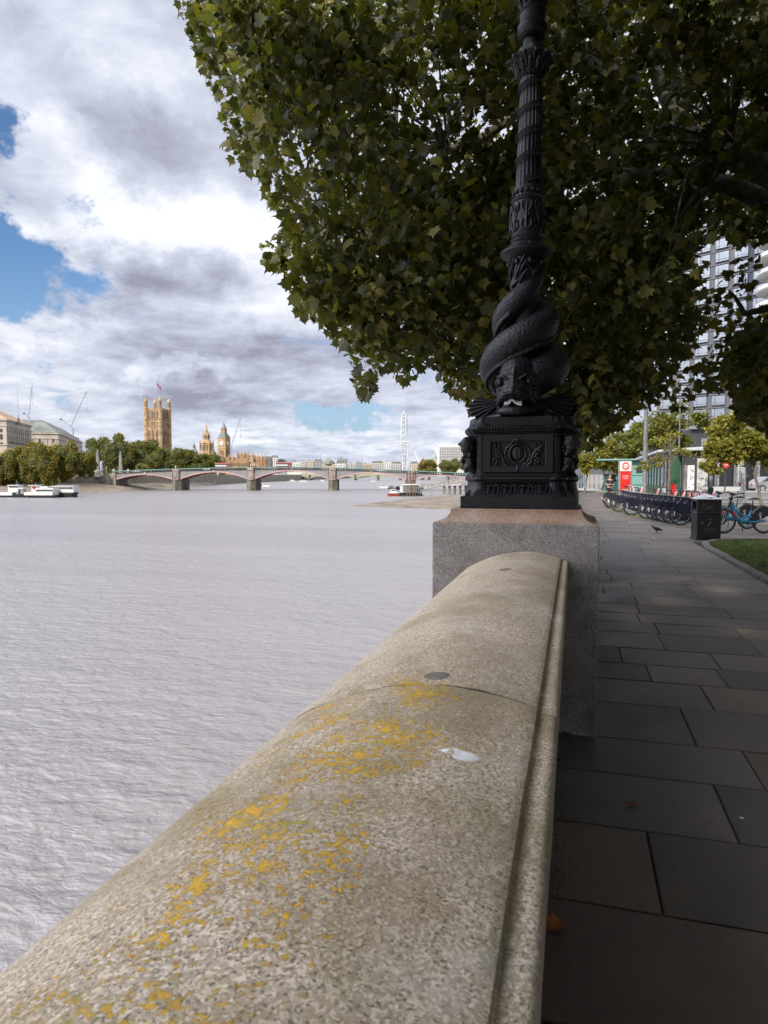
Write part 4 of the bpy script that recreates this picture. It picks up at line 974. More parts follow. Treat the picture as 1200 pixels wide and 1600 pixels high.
# crown beyond the frame, leaves added behind the camera to shade wall and path
nB = 26000; B = np.column_stack([RNG.uniform(-3.2, 15, nB), RNG.uniform(-15, 13, nB), RNG.uniform(3.9, 10.5, nB)])
B = B[(((B[:, 0] - 6) / 10) ** 2 + ((B[:, 1] + 1) / 14.5) ** 2 + ((B[:, 2] - 7.2) / 6) ** 2) < 1]
B = B[np.linalg.norm(B - EYE, axis=1) > np.where(B[:, 1] > -1, 6.5, 3.2)]; rel = B - EYE; d = rel @ FW; x = 600 + F * (rel @ RT) / np.maximum(d, .01); y_ = 800 - F * (rel @ UP) / np.maximum(d, .01)
B = B[(d < .5) | (x > 1280) | (y_ < -70) | (x < -60)]
P2 = clip_to(sprigs(B, 4, .20), [])
leaves('leaf_canopy', P2, .25, M_LEAF, tree, LVs, LTs)
# trunk and limbs
TR = RD(7.3, 8.6); TR = Vector((TR[0], TR[1], 0))
q = MB(); q.tube([TR + Vector((0, 0, z)) + Vector((.05 * math.sin(z), .04 * z, 0)) for z in (-.1, .15, .6, 1.6, 3.0, 4.2, 5.2, 7.5)], [.62, .50, .44, .40, .36, .36, .33, .18], 18); q.build('trunk', M_BARK, tree, smooth=True)
q = MB()
def limb(pts, r0, r1):
    pts = [Vector(p) for p in pts]; out_ = []
    for i in range(len(pts) - 1):
        for j in range(4): out_.append(pts[i].lerp(pts[i + 1], j / 4) + Vector([random.uniform(-.02, .02) for _ in range(3)]))
    out_.append(pts[-1]); n_ = len(out_); q.tube(out_, [r0 + (r1 - r0) * i / (n_ - 1) for i in range(n_)], 9)
T5 = TR + Vector((.0, .16, 4.1))
limb([T5, DP(1240, 285, 8.8), DP(1140, 240, 9.0), DP(1075, 210, 9.4), DP(1040, 150, 9.8), DP(1000, 60, 10.5)], .23, .07)
limb([T5, DP(1250, 350, 9.2), DP(1150, 292, 9.4), DP(1060, 272, 9.9), DP(980, 272, 10.4), DP(900, 320, 11)], .17, .05)
limb([TR + Vector((0, .2, 5.3)), DP(1090, 60, 9.4), DP(960, 110, 9.6), DP(905, 75, 9.9), DP(860, 20, 10.4)], .20, .08)
limb([DP(905, 75, 9.9), DP(830, 160, 10.2), DP(760, 212, 10.5), DP(700, 235, 10.8), DP(620, 225, 11.2), DP(540, 260, 11.6)], .10, .03)
limb([DP(1060, 272, 9.9), DP(960, 310, 10.2), DP(880, 370, 10.6), DP(780, 420, 11), DP(700, 470, 11.2)], .06, .02)
limb([TR + Vector((.1, .2, 4.6)), DP(1260, 430, 9), DP(1215, 480, 9.4), DP(1165, 490, 9.8), DP(1140, 455, 10)], .10, .018)
limb([DP(1215, 480, 9.4), DP(1190, 560, 9.6), DP(1150, 620, 9.9)], .04, .012)
nodes = [DP(1140, 240, 9.0), DP(1040, 150, 9.8), DP(1060, 272, 9.9), DP(980, 272, 10.4), DP(960, 110, 9.6), DP(860, 20, 10.4), DP(830, 160, 10.2), DP(700, 235, 10.8), DP(620, 225, 11.2), DP(540, 260, 11.6), DP(880, 370, 10.6), DP(780, 420, 11)]
NA = np.array(nodes)
for i in range(230):
    c = C1[random.randrange(len(C1))]; j = int(((NA - c) ** 2).sum(1).argmin()); a = Vector(NA[j]); c = Vector(c); mid = a.lerp(c, .55) + Vector((random.uniform(-.2, .2), random.uniform(-.2, .2), random.uniform(.1, .5)))
    ok = len(clip_to(np.array([tuple(mid), tuple(a.lerp(mid, .5)), tuple(mid.lerp(c, .5))]), [poly_main])) == 3
    if ok: q.tube([a, a.lerp(mid, .5) + Vector((0, 0, .06)), mid, mid.lerp(c, .5) + Vector((0, 0, .03)), c], [.026, .020, .014, .009, .004], 5)
q.build('limbs', M_BARK, tree, smooth=True)
# ================================================================ everything across and along the river
M_STONE = mat('portland_stone', (.44, .40, .35), .85, .15, .12)
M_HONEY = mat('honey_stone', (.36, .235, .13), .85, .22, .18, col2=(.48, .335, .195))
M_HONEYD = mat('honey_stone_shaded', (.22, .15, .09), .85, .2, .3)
M_GLASSD = mat('dark_window_glass', (.05, .055, .06), .25, .2, .4)
M_SLATE = mat('slate_roof', (.13, .145, .13), .7, .2, .15, col2=(.22, .235, .205))
M_TILE = mat('brown_tile_roof', (.36, .25, .155), .8, .15, .15)
M_STEEL = mat('bridge_grey_steel', (.235, .235, .245), .6, .12, .2)
M_RED = mat('bridge_red_paint', (.47, .32, .30), .6, .1, .3)
M_PINK = mat('pink_granite', (.30, .225, .195), .8, .3, .4, col2=(.36, .30, .27))
M_TEAL = mat('teal_paint', (.16, .33, .28), .6, .1, .3)
M_WHITE = mat('white_paint', (.60, .60, .58), .5, .06, .5)
M_DARK = mat('dark_paint', (.025, .027, .03), .5, .2, .5)
M_GREYM = mat('galvanised_grey', (.25, .26, .28), .5, .15, .5)
M_REDP = mat('red_paint', (.50, .03, .03), .45, .1, .6)
M_PIERW = mat('weathered_pier_stone', (.16, .145, .115), .9, .35, .35)

def far_thing(name, label, cat, px, d, z0, group=None, rot=0.0):
    p = PD(px, d, z0); return thing(name, label, cat, tuple(p), TH + rot, group)
def windows(root, rects, m=M_GLASSD, name='window', keep=100):     # rects: (axis frame M, x0, x1, z0, z1); each pane its own part
    for i, (Mx, x0, x1, z0, z1) in enumerate(rects[:keep]):
        b = MB(); b.box(x0, x1, -.06, .12, z0, z1, 0, Mx); b.build(name, m, root)
    if len(rects) > keep:
        b = MB()
        for (Mx, x0, x1, z0, z1) in rects[keep:]: b.box(x0, x1, -.06, .12, z0, z1, 0, Mx)
        o = b.build(name, m, root); o['kind'] = 'stuff'
def face_frame(ax, ay, bx_, by):       # frame of a wall face running a->b, +x along, -y outward
    d = Vector((bx_ - ax, by - ay, 0)); L = d.length; d.normalize(); M_ = Matrix(((d.x, -d.y, 0, ax), (d.y, d.x, 0, ay), (0, 0, 1, 0), (0, 0, 0, 1))); return M_, L
def grid(Mx, L, x0, x1, n_, wd, rows_):
    out_ = []
    for (z0, z1) in rows_:
        for i in range(n_):
            c = x0 + (x1 - x0) * (i + .5) / n_; out_.append((Mx, c - wd / 2, c + wd / 2, z0, z1))
    return out_

# ---------------- trees far away
M_FOL = leaf_mat('far_foliage', (.090, .115, .024), (.32, .225, .03), .3)
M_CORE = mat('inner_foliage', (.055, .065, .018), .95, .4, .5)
def far_tree(label, px, d, wpx, toppy, basepy, yel=.0, group='trees on the far bank', n_=2600, ls=.75, name='broadleaf_tree', z0=None, seed=0):
    s_ = d / F; z0 = .35 if z0 is None else z0; z_top = ZD(toppy, d); z_b = ZD(basepy, d); Wd = wpx * s_
    t = far_thing(name, label, 'tree', px, d, z0, group)
    rr = np.random.default_rng(seed + 5000 + int(px * 7)); H = z_top - z_b; cz = (z_top + z_b) / 2 - z0
    K = 26; cc = rr.normal(0, 1, (K, 3)); cc /= np.linalg.norm(cc, axis=1)[:, None]; cc *= (rr.uniform(.45, .78, K))[:, None]; cs = rr.uniform(.22, .38, K)
    idx = rr.integers(0, K, n_); o_ = rr.normal(0, 1, (n_, 3)); o_ /= np.linalg.norm(o_, axis=1)[:, None]; o_ *= (rr.uniform(.75, 1.0, n_) ** .5)[:, None]
    P = (cc[idx] + o_ * cs[idx][:, None]) * np.array([Wd / 2, min(Wd, 16) / 2, H / 2]) + np.array([0, 0, cz])
    a = rr.normal(0, 1, (n_, 3)); a /= np.linalg.norm(a, axis=1)[:, None]; b_ = np.cross(a, rr.normal(0, 1, (n_, 3))); b_ /= np.linalg.norm(b_, axis=1)[:, None]; sz = ls * rr.uniform(.5, 1.2, n_)[:, None]
    V = np.stack([P - a * sz, P - b_ * sz * .6, P + a * sz, P + b_ * sz * .6], 1)
    yv = np.clip(yel + rr.normal(0, .18, n_) + (rr.uniform(-.25, .25, K))[idx], 0, 1); bv = np.clip(rr.uniform(.1, .9, n_) + (rr.uniform(-.2, .2, K))[idx], 0, 1)
    T = np.repeat(np.c_[yv, bv, bv, np.ones(n_)][:, None, :], 4, 1).reshape(-1, 4)
    raw_mesh('crown', V.reshape(-1, 3), np.arange(n_ * 4).reshape(-1, 4), 4, M_FOL, t, T)
    q = MB()
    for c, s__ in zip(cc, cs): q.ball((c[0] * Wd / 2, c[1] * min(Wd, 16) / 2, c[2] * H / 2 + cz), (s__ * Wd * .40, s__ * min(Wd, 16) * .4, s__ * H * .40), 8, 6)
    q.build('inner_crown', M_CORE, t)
    q = MB(); q.tube([(0, 0, -.2), (.1, 0, 2), (0, 0, cz)], [.45 * s_ * 2.6, .35 * s_ * 2.6, .2], 8); q.build('trunk', M_BARK, t); return t
FT = [('mustard brown plane tree at the far left, cut by the picture edge', -14, 368, 60, 704, 764, .5), ('olive brown plane tree second from the left edge above the white wheelhouse', 28, 372, 66, 694, 762, .42),
      ('broad bronze tinted tree above the paired white boats on the far bank', 70, 372, 70, 684, 764, .52), ('golden bronze tree in front of the slate roofed palace block', 106, 380, 62, 688, 757, .55), ('small bronze tree at the right end of the left hand row', 132, 388, 40, 700, 752, .36),
      ('tallest green tree with a domed crown right behind the first obelisk', 172, 455, 76, 670, 748, .26), ('dark green tree just right of the second obelisk', 205, 470, 66, 686, 746, .14), ('bushy green tree hiding the foot of the big square tower', 238, 510, 62, 688, 742, .26),
      ('green tree right of the foot of the big square tower', 268, 545, 56, 697, 742, .22), ('olive tree below the small green turret', 294, 580, 48, 701, 741, .28), ('green tree below the pointed central spire', 316, 620, 44, 704, 741, .2),
      ('last tree of the garden row just left of the clock tower', 334, 660, 34, 707, 740, .22)]
for i, (lab, px, d, wp, tp, bp, yl) in enumerate(FT): far_tree(lab, px, d, wp, tp, bp, yl, n_=5200, ls=.72, seed=i)
far_tree('small pale green shrub tree at the bridge foot beside the second obelisk', 224, 440, 28, 722, 743, .38, n_=1200, ls=.45, seed=33)
for i, (lab, px, d, wp, tp, bp, yl, nn) in enumerate([('yellowing tree in front of the dark red roofs beyond the bridge', 668, 640, 34, 718, 743, .75, 2000), ('dome shaped green tree in front of the pale gridded hospital block', 701, 640, 40, 713, 744, .28, 2600),
        ('green tree half hidden by the lamp base beyond the bridge', 734, 640, 34, 713, 744, .2, 2000)]): far_tree(lab, px, d, wp, tp, bp, yl, 'trees beyond the bridge on the near bank', nn, .7, seed=50 + i, z0=0)

# ---------------- Lambeth style bridge, built in metres about its own middle
BD = 400.0; S = BD / F
def bxz(px, py): return ((px - 460) * S, ZD(py, BD))
bridge = thing('road_bridge', 'long low grey steel arch bridge with red trim and stone piers crossing the river', 'bridge', tuple(PD(460, BD, 0)), TH)
deck_pts = [(176, 737.0), (220, 735.0), (270, 733.2), (333, 731.7), (397, 730.8), (460, 730.4), (520, 731.4), (580, 733.4), (640, 736), (700, 738.6), (748, 740.6)]
def deck_z(x): return float(np.interp(x, [bxz(*p)[0] for p in deck_pts], [bxz(*p)[1] for p in deck_pts]))
XA, XB = bxz(176, 0)[0], bxz(748, 0)[0]; NX = 140; xs_ = [XA + (XB - XA) * i / NX for i in range(NX + 1)]
DW = 18.0
b = MB()
for a, c in zip(xs_[:-1], xs_[1:]):
    za, zc = deck_z(a), deck_z(c); b.add([(a, 0, za - 2.0), (c, 0, zc - 2.0), (c, DW, zc - 2.0), (a, DW, za - 2.0), (a, 0, za - 1.1), (c, 0, zc - 1.1), (c, DW, zc - 1.1), (a, DW, za - 1.1)], [(0, 1, 5, 4), (4, 5, 6, 7), (3, 2, 1, 0), (2, 3, 7, 6)])
b.build('deck', M_STEEL, bridge)
for yy in (-.25, DW - .05):
    b = MB()
    for a, c in zip(xs_[:-1], xs_[1:]):
        za, zc = deck_z(a), deck_z(c)
        for lo, hi, o_ in ((1.15, .98, .25), (.18, 0, .08)): b.add([(a, yy - o_, za - lo), (c, yy - o_, zc - lo), (c, yy + .3, zc - lo), (a, yy + .3, za - lo), (a, yy - o_, za - hi), (c, yy - o_, zc - hi), (c, yy + .3, zc - hi), (a, yy + .3, za - hi)], [(0, 1, 5, 4), (4, 5, 6, 7), (3, 2, 1, 0), (2, 3, 7, 6)])
        if int((a - XA) / 1.3) % 1 == 0: b.box((a + c) / 2 - .28, (a + c) / 2 + .28, yy, yy + .22, za - 1.0, za - .15)
    b.build('balustrade', M_DARK, bridge)
    b = MB()
    for a, c in zip(xs_[:-1], xs_[1:]): za, zc = deck_z(a), deck_z(c); b.add([(a, yy + .0, za), (c, yy + .0, zc), (c, yy + .1, zc), (a, yy + .1, za), (a, yy + .0, za + .36), (c, yy + .0, zc + .36), (c, yy + .1, zc + .36), (a, yy + .1, za + .36)], [(0, 1, 5, 4), (4, 5, 6, 7), (3, 2, 1, 0), (2, 3, 7, 6)])
    b.build('handrail', M_TEAL, bridge)
spans = [((181.7, 750), (227, 742), (269.5, 749.2)), ((282.5, 749), (335, 738), (386.5, 748.6)), ((398.5, 748.7), (456, 736), (513.5, 748.8)), ((526.5, 748.7), (580, 739.3), (633.5, 750)), ((650.5, 748.6), (689, 743.6), (738, 752))]
for (l, c, r_) in spans:
    (xl, zl), (xc, zc), (xr, zr) = bxz(*l), bxz(*c), bxz(*r_)
    co = np.polyfit([xl, xc, xr], [zl, zc, zr], 2); N = 28; X_ = [xl + (xr - xl) * i / N for i in range(N + 1)]
    fz = lambda x: float(np.polyval(co, x))
    for (y0_, y1_) in ((-.22, .25), (5.6, 6.0), (11.6, 12.0), (DW - .25, DW + .1)):
        ar = MB()
        for a, e_ in zip(X_[:-1], X_[1:]): ar.add([(a, y0_, fz(a)), (e_, y0_, fz(e_)), (e_, y1_, fz(e_)), (a, y1_, fz(a)), (a, y0_, fz(a) + .62), (e_, y0_, fz(e_) + .62), (e_, y1_, fz(e_) + .62), (a, y1_, fz(a) + .62)], [(0, 1, 5, 4), (4, 5, 6, 7), (3, 2, 1, 0), (2, 3, 7, 6)])
        ar.build('arch_rib', M_RED, bridge)
    for (y0_, y1_) in ((-.05, .15), (DW - .2, DW)):
        sp_ = MB()
        for a, e_ in zip(X_[:-1], X_[1:]):
            ta, te = deck_z(a) - 1.15, deck_z(e_) - 1.15
            if ta > fz(a) + .62: sp_.add([(a, y0_, fz(a) + .6), (e_, y0_, fz(e_) + .6), (e_, y1_, fz(e_) + .6), (a, y1_, fz(a) + .6), (a, y0_, ta), (e_, y0_, te), (e_, y1_, te), (a, y1_, ta)], [(0, 1, 5, 4), (2, 3, 7, 6)])
            if y0_ < 0 and deck_z(a) - 1.15 > fz(a) + .9: sp_.box(a - .08, a + .08, -.14, -.049, fz(a) + .6, deck_z(a) - 1.15)
        sp_.build('spandrel', M_STEEL, bridge)
    b = MB(); b.box(xc - .45, xc + .45, -.45, -.05, zc + .2, deck_z(xc) - .9); b.build('keystone_shield', M_RED, bridge)
for px in (276, 392.5, 520, 642):
    x, _ = bxz(px, 0); zt = deck_z(x); b = MB(); b.prism([(x - 2.7, .3), (x, -2.6), (x + 2.7, .3), (x + 2.7, DW - .3), (x, DW + 2.6), (x - 2.7, DW - .3)], W_Z - 1, ZD(750.2, BD), 'z'); b.prism([(x - 2.9, .2), (x, -2.9), (x + 2.9, .2), (x + 2.9, DW), (x, DW + 2.9), (x - 2.9, DW)], ZD(750.6, BD), ZD(749.6, BD), 'z')
    b.build('pier_base', M_PIERW, bridge)
    b = MB(); b.prism([(x - 2.1, -.2), (x - 1.6, -1.5), (x + 1.6, -1.5), (x + 2.1, -.2), (x + 2.1, DW), (x + 1.6, DW + 1.3), (x - 1.6, DW + 1.3), (x - 2.1, DW)], ZD(749.6, BD), zt + .1, 'z')
    b.box(x - 1.8, x + 1.8, -1.9, -.3, zt - 1.4, zt + .05); b.box(x - .5, x + .5, -1.75, -1.3, ZD(746, BD), zt - 2); p_ = b.build('pier_shaft', M_PINK, bridge)
    b = MB(); b.box(x - .25, x + .25, -1.3, -.9, zt + .1, zt + 1.9); b.ball((x, -1.1, zt + 2.1), .32, 8, 6); b.build('pier_finial', M_STONE, bridge)
for px in (307, 363, 425, 490, 550, 612, 670):
    x, _ = bxz(px, 0); zt = deck_z(x); b = MB(); b.tube([(x, .2, zt - .2), (x, .2, zt + 2.6)], [.09, .05], 6); b.ball((x, .2, zt + 2.8), .22, 8, 6); b.build('lamp', M_DARK, bridge)
for bb_ in ((XA - 3, XA + 2.2, -1, DW + 1, W_Z, ZD(739.5, BD)), (XB - 2, XB + 14, -2, DW + 2, W_Z, ZD(741, BD))): b = MB(); b.box(*bb_); b.build('abutment', M_WALLST, bridge)
# obelisks and gate piers at the near bridge foot
def obelisk(px, toppy, lab):
    t = far_thing('obelisk', lab, 'obelisk', px, 405, .35); H = ZD(toppy, 405) - .35; b = MB(); b.sqstack([(1.7, 0), (1.7, 1.0), (1.3, 1.2), (1.3, 3.2), (1.45, 3.3), (1.45, 3.6), (1.0, 3.8)]); b.build('pedestal', M_STONE, t)
    b = MB(); b.sqstack([(.95, 3.8), (.62, H - 1.8), (.70, H - 1.75), (.70, H - 1.5), (.4, H - 1.3)]); b.build('shaft', M_PINK if False else mat('grey_granite_far', (.20, .20, .185), .8, .2, .5), t)
    b = MB(); b.lathe([(.3, H - 1.3), (.52, H - .9), (.45, H - .4), (.1, H)], 10); b.build('pinecone_finial', M_GREYM, t)
obelisk(154, 703, 'tall grey obelisk with cone finial left of the bridge, the left one of the pair'); obelisk(189.5, 706, 'tall grey obelisk standing on the left end of the bridge')
for px, lab in ((178.5, 'short pale stone gate pier left of the obelisk on the bridge end'), (201, 'short pale stone gate pier right of the obelisk on the bridge end'), (167, 'slim grey lamp column between the two obelisks')):
    b = MB(); s_ = .55 if px != 167 else .18; b.sqstack([(s_, 0), (s_, 3.6), (s_ * 1.3, 3.8), (s_ * .3, 4.8)] if px != 167 else [(.2, 0), (.12, 5.5), (.3, 5.6), (.2, 6.2)])
    o = b.build('gate_pier' if px != 167 else 'lamp_column', M_STONE, None, loc=tuple(PD(px, 402, .35)), rotz=TH); tag(o, lab, 'pier' if px != 167 else 'lamp column')

# ---------------- vehicles on the bridge
def bus(px, d, lab, L=9.5, deck2=True):
    x = (px - 460) * S; z = deck_z(x) - 1.1; t = far_thing('double_decker_bus' if deck2 else 'bus', lab, 'bus', px, d, z); H = 4.3 if deck2 else 3.0
    b = MB(); b.box(-L / 2, L / 2, -1.25, 1.25, .35, H); b.build('body', mat('bus_red', (.33, .09, .08), .5, .1, .5), t, bevel=.2)
    for z0_, z1_ in (((1.3, 2.1), (2.9, 3.6)) if deck2 else ((1.3, 2.2),)):
        b = MB(); b.box(-L / 2 + .3, L / 2 - .3, -1.29, 1.29, z0_, z1_); b.build('window', M_GLASSD, t)
    b = MB(); b.box(-L / 2 + .2, L / 2 - 2.2, -1.31, -1.26, 2.12, 2.95); b.build('advert_panel', M_WHITE, t)
    for x_ in (-L / 2 + 1.6, L / 2 - 1.6):
        for y_ in (-1.2, 1.2): b = MB(); b.lathe([(.48, -.12), (.48, .12)], 14); q_ = b.build('wheel', M_DARK, t); q_.rotation_euler = (R(90), 0, 0); q_.location = (x_, y_, .48)
bus(349, 404, 'red double decker bus with pale side advert crossing the bridge below the clock tower', 9.0); bus(444, 405, 'red bus crossing the middle arch of the bridge', 9.2)
def car(px, d, z, lab, m, L=4.4, rot=0.0, name='car'):
    t = thing(name, lab, 'car', tuple(PD(px, d, z)), TH + rot); b = MB()
    prof = [(-L / 2, .3), (-L / 2, .75), (-L / 2 + .15, .9), (-L / 2 + .55, .98), (-L * .22, 1.42), (L * .12, 1.44), (L * .29, 1.0), (L / 2 - .25, .88), (L / 2, .68), (L / 2, .3)]
    b.prism(prof, -.88, .88, 'y'); bd_ = b.build('body', m, t, bevel=.10)
    b = MB(); b.prism([(-L * .30, 1.0), (-L * .205, 1.36), (L * .105, 1.38), (L * .245, 1.02)], -.90, .90, 'y'); b.build('window', M_GLASSD, t)
    for x_ in (-L * .31, L * .31):
        for y_ in (-.86, .86):
            b = MB(); b.lathe([(.20, -.11), (.33, -.11), (.33, .11), (.20, .11)], 20); w_ = b.build('wheel', M_DARK, t, smooth=True); w_.rotation_euler = (R(90), 0, 0); w_.location = (x_, y_, .33)
            b = MB(); b.lathe([(.05, -.118), (.20, -.115), (.20, .115), (.05, .118)], 14); b.build('rim', M_GREYM, w_)
    for x_, mm in ((-L / 2 - .01, M_REDP), (L / 2 - .05, M_WHITE)):
        for y_ in (-.62, .62): b = MB(); b.box(x_, x_ + .06, y_ - .18, y_ + .18, .62, .76); b.build('tail_light' if mm is M_REDP else 'headlight', mm, t)
    return t
for px, m_, lab in ((214, M_WHITE, 'white car on the bridge just right of the obelisks'), (262, M_DARK, 'dark car on the bridge by the first river pier'), (323, M_WHITE, 'white car on the bridge left of the double decker bus'), (421, M_GREYM, 'grey car on the bridge left of the red bus over the middle arch'), (494, M_DARK, 'dark car on the bridge right of the middle arch'), (595, M_WHITE, 'white car on the bridge left of the observation wheel')):
    x = (px - 460) * S; car(px, 404, deck_z(x) - 1.1, lab, m_)

# ---------------- the ministry building (two wings) on the left
def hip_block(root, x0, x1, y0, y1, z0, ze, zr, mw, mr, inset=7, over=.8):
    b = MB(); b.box(x0, x1, y0, y1, z0, ze); b.build('wall', mw, root)
    for zc_ in (ze - 4.2, ze - .9, z0 + (ze - z0) * .42):
        b = MB(); b.box(x0 - .7, x1 + .7, y0 - .7, y1 + .7, zc_, zc_ + .9); b.build('cornice', mw, root)
    b = MB(); b.frustum((x0 - over, x1 + over, y0 - over, y1 + over, ze), (x0 + inset, x1 - inset, y0 + inset, y1 - inset, zr)); b.build('roof', mr, root)
I4 = Matrix.Identity(4)
def palace_block(lab, px, d, rot, Lx, Ly, py_e, py_r, mr, inset, rows_, nfx, nfy):
    t = far_thing('ministry_building', lab, 'building', px, d, .35, rot=rot); ze = ZD(py_e, d) - .35; zr = ZD(py_r, d + 18) - .35
    b = MB(); b.box(-Lx, 0, 0, Ly, 0, ze); b.build('wall', M_STONE, t)
    for zc_, o_ in ((ze - 4.6, .5), (ze - .9, .9), (ze * .47, .6)): b = MB(); b.box(-Lx - o_, o_, -o_, Ly + o_, zc_, zc_ + .8); b.build('cornice', M_STONE, t)
    b = MB(); b.frustum((-Lx - .9, .9, -.9, Ly + .9, ze), (-Lx + inset, -inset, inset, Ly - inset, zr)); b.build('roof', mr, t)
    MR = Matrix.Rotation(R(90), 4, 'Z'); rects = []
    for a_, c_ in rows_:
        rects += [(MR, y_ - .8, y_ + .8, ze - a_, ze - c_) for y_ in np.linspace(3, Ly - 3, nfy)]; rects += [(I4, x_ - .8, x_ + .8, ze - a_, ze - c_) for x_ in np.linspace(-3, -Lx + 3, nfx)]
    windows(t, rects); return t, ze
t, ze = palace_block('pale stone ministry block with a tall brown hipped roof at the far left', 13, 430, R(13), 90, 56, 655.5, 639, M_TILE, 15, ((8.4, 6.2), (13.0, 9.6), (17.4, 14.8), (22, 19.4), (27, 24)), 16, 13)
b = MB(); b.box(.0, .9, 4, 52, ze - 14.6, ze - 13.8); b.build('balcony', M_PIERW, t)
b = MB()
for y_ in np.linspace(5, 51, 12): b.box(.01, .35, y_ - 1.9, y_ - 1.4, ze - 14, ze - 5)
b.build('pilaster', M_STONE, t)
b = MB(); b.box(-88, 3, -10, -.1, 0, ze - 17); b.box(-88.5, 3.5, -10.5, -.1, ze - 17, ze - 16.3); b.build('lower_wing', M_STONE, t)
p = far_thing('flagpole', 'thin bare flagpole rising from the brown ministry roof', 'flagpole', 32, 450, ZD(657, 450)); b = MB(); b.tube([(0, 0, 0), (0, 0, ZD(607, 450) - ZD(657, 450))], [.16, .07], 6); b.build('pole', M_GREYM, p); b = MB(); b.lathe([(.9, -3), (.9, 0), (1.0, .2), (.7, 1.2), (.2, 1.8)], 8); b.build('lantern', M_PIERW, p)
t, ze = palace_block('pale stone block with a long grey green slate roof behind the bronze trees', 93, 520, R(18), 60, 160, 677, 658.5, M_SLATE, 13, ((7.4, 5.0), (14, 9.5), (19.5, 16), (24, 21.5)), 12, 26)
b = MB()
for x_ in np.linspace(-2, -26, 9): b.box(x_ - .5, x_ + .5, -.45, -.01, ze - 16, ze - 5)
b.build('pilaster', M_STONE, t)
for y_ in np.linspace(60, 150, 6): b = MB(); b.box(-5, -2, y_, y_ + 3, ze + .5, ze + 4); b.build('dormer', M_SLATE, t)
for x_ in np.linspace(-4, -50, 12): b = MB(); b.box(x_ - .5, x_ + .5, 1.2, 3, ze + .2, ze + 1.6); b.build('dormer', M_SLATE, t)

# ---------------- cranes
def crane(lab, d, foot, tip, mast, back=None):
    s_ = d / F; X = lambda p: (p[0] - foot[0]) * s_; Z = lambda p: ZD(p[1], d) - ZD(foot[1], d)
    t = far_thing('tower_crane', lab, 'crane', foot[0], d, ZD(foot[1], d)); w_ = .0011 * d
    def lattice(a, c, wd, name):
        q = MB(); a = Vector(a); c = Vector(c); L = (c - a).length; u = (c - a) / L; sd_ = u.cross(Vector((0, 1, 0))).normalized() * wd; fo = Vector((0, wd, 0))
        for k_ in ((sd_), (-sd_)): q.beam(a + k_, c + k_, wd * .38)
        q.beam(a + fo, c + fo, wd * .38); n_ = int(L / (wd * 2.6))
        for i in range(n_): q.beam(a + u * L * i / n_ + (sd_ if i % 2 else -sd_), a + u * L * (i + 1) / n_ + (-sd_ if i % 2 else sd_), wd * .26)
        q.build(name, M_GREYM, t)
    lattice((X(foot), 0, Z(foot)), (X(tip), 0, Z(tip)), w_ * .55, 'jib')
    lattice((X(mast), 1, -ZD(foot[1], d) + .35), (X(mast), 1, 0), w_ * .8, 'mast')
    if back:
        lattice((X(foot), 0, .5), (X(back), 0, Z(back)), w_ * .5, 'counter_jib'); q = MB(); q.tube([(X(back), 0, Z(back)), (X(tip), 0, Z(tip))], w_ * .11, 4); q.build('stay_cable', M_GREYM, t)
        q = MB(); q.box(X(back) - w_, X(back) + w_, -w_, w_, Z(back) - w_ * 1.5, Z(back)); q.build('counterweight', M_DARK, t)
    q = MB(); q.tube([(X(tip), 0, Z(tip)), (X(tip) + .2, 0, Z(tip) - .09 * d * .3)], w_ * .09, 4); q.ball((X(tip) + .2, 0, Z(tip) - .09 * d * .3), w_ * .6, 6, 5); q.build('hook', M_DARK, t)
crane('steep luffing crane above the brown ministry roof, leftmost of the cranes', 620, (48, 654), (55, 604), (48, 660), (41, 646)); crane('luffing crane leaning right above the slate roof', 640, (113, 668), (139, 613), (116, 680), (98, 655)); crane('crane with its jib raised right of the clock tower', 1300, (362, 698), (377, 654), (362, 702))

# ---------------- Palace of Westminster
d = 845; s = d / F
t = far_thing('square_gothic_tower', 'huge square honey stone gothic tower with four corner turrets and a flagstaff', 'tower', 248.5, d, .35, rot=R(-14))
H = ZD(642.5, d) - .35; hw = 9.9
b = MB(); b.box(-hw, hw, -hw, hw, 0, H); body = b.build('wall', M_HONEY, t)
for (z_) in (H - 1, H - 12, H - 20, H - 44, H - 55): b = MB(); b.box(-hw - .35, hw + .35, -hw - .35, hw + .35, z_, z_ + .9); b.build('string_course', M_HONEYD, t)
b = MB(); 
for i in range(9):
    for (sx_, sy_) in ((1, 0), (0, 1)):
        x = -hw + 2.4 + i * 2.4
        if sx_: b.box(x, x + 1.3, -hw - .1, -hw + .5, H, H + 2.4)
        else: b.box(hw - .5, hw + .1, x, x + 1.3, H, H + 2.4)
b.box(-hw, hw, -hw, -hw + .4, H, H + 1.3); b.box(hw - .4, hw, -hw, hw, H, H + 1.3); b.build('parapet', M_HONEY, t)
rects = []
for Mx in (Matrix.Translation((0, -hw, 0)), Matrix.Translation((hw, 0, 0)) @ Matrix.Rotation(R(90), 4, 'Z')):
    for c in (-5.2, 0, 5.2): rects += [(Mx, c - 1.3, c + 1.3, H - 42, H - 25), ]
    for c in (-6, -3, 0, 3, 6): rects += [(Mx, c - .7, c + .7, H - 18.5, H - 15), (Mx, c - 1.0, c + 1.0, H - 10.5, H - 2.2), (Mx, c - .6, c + .6, H - 52, H - 48)]
windows(t, rects, mat('gothic_window', (.085, .07, .06), .5, .3, 1))
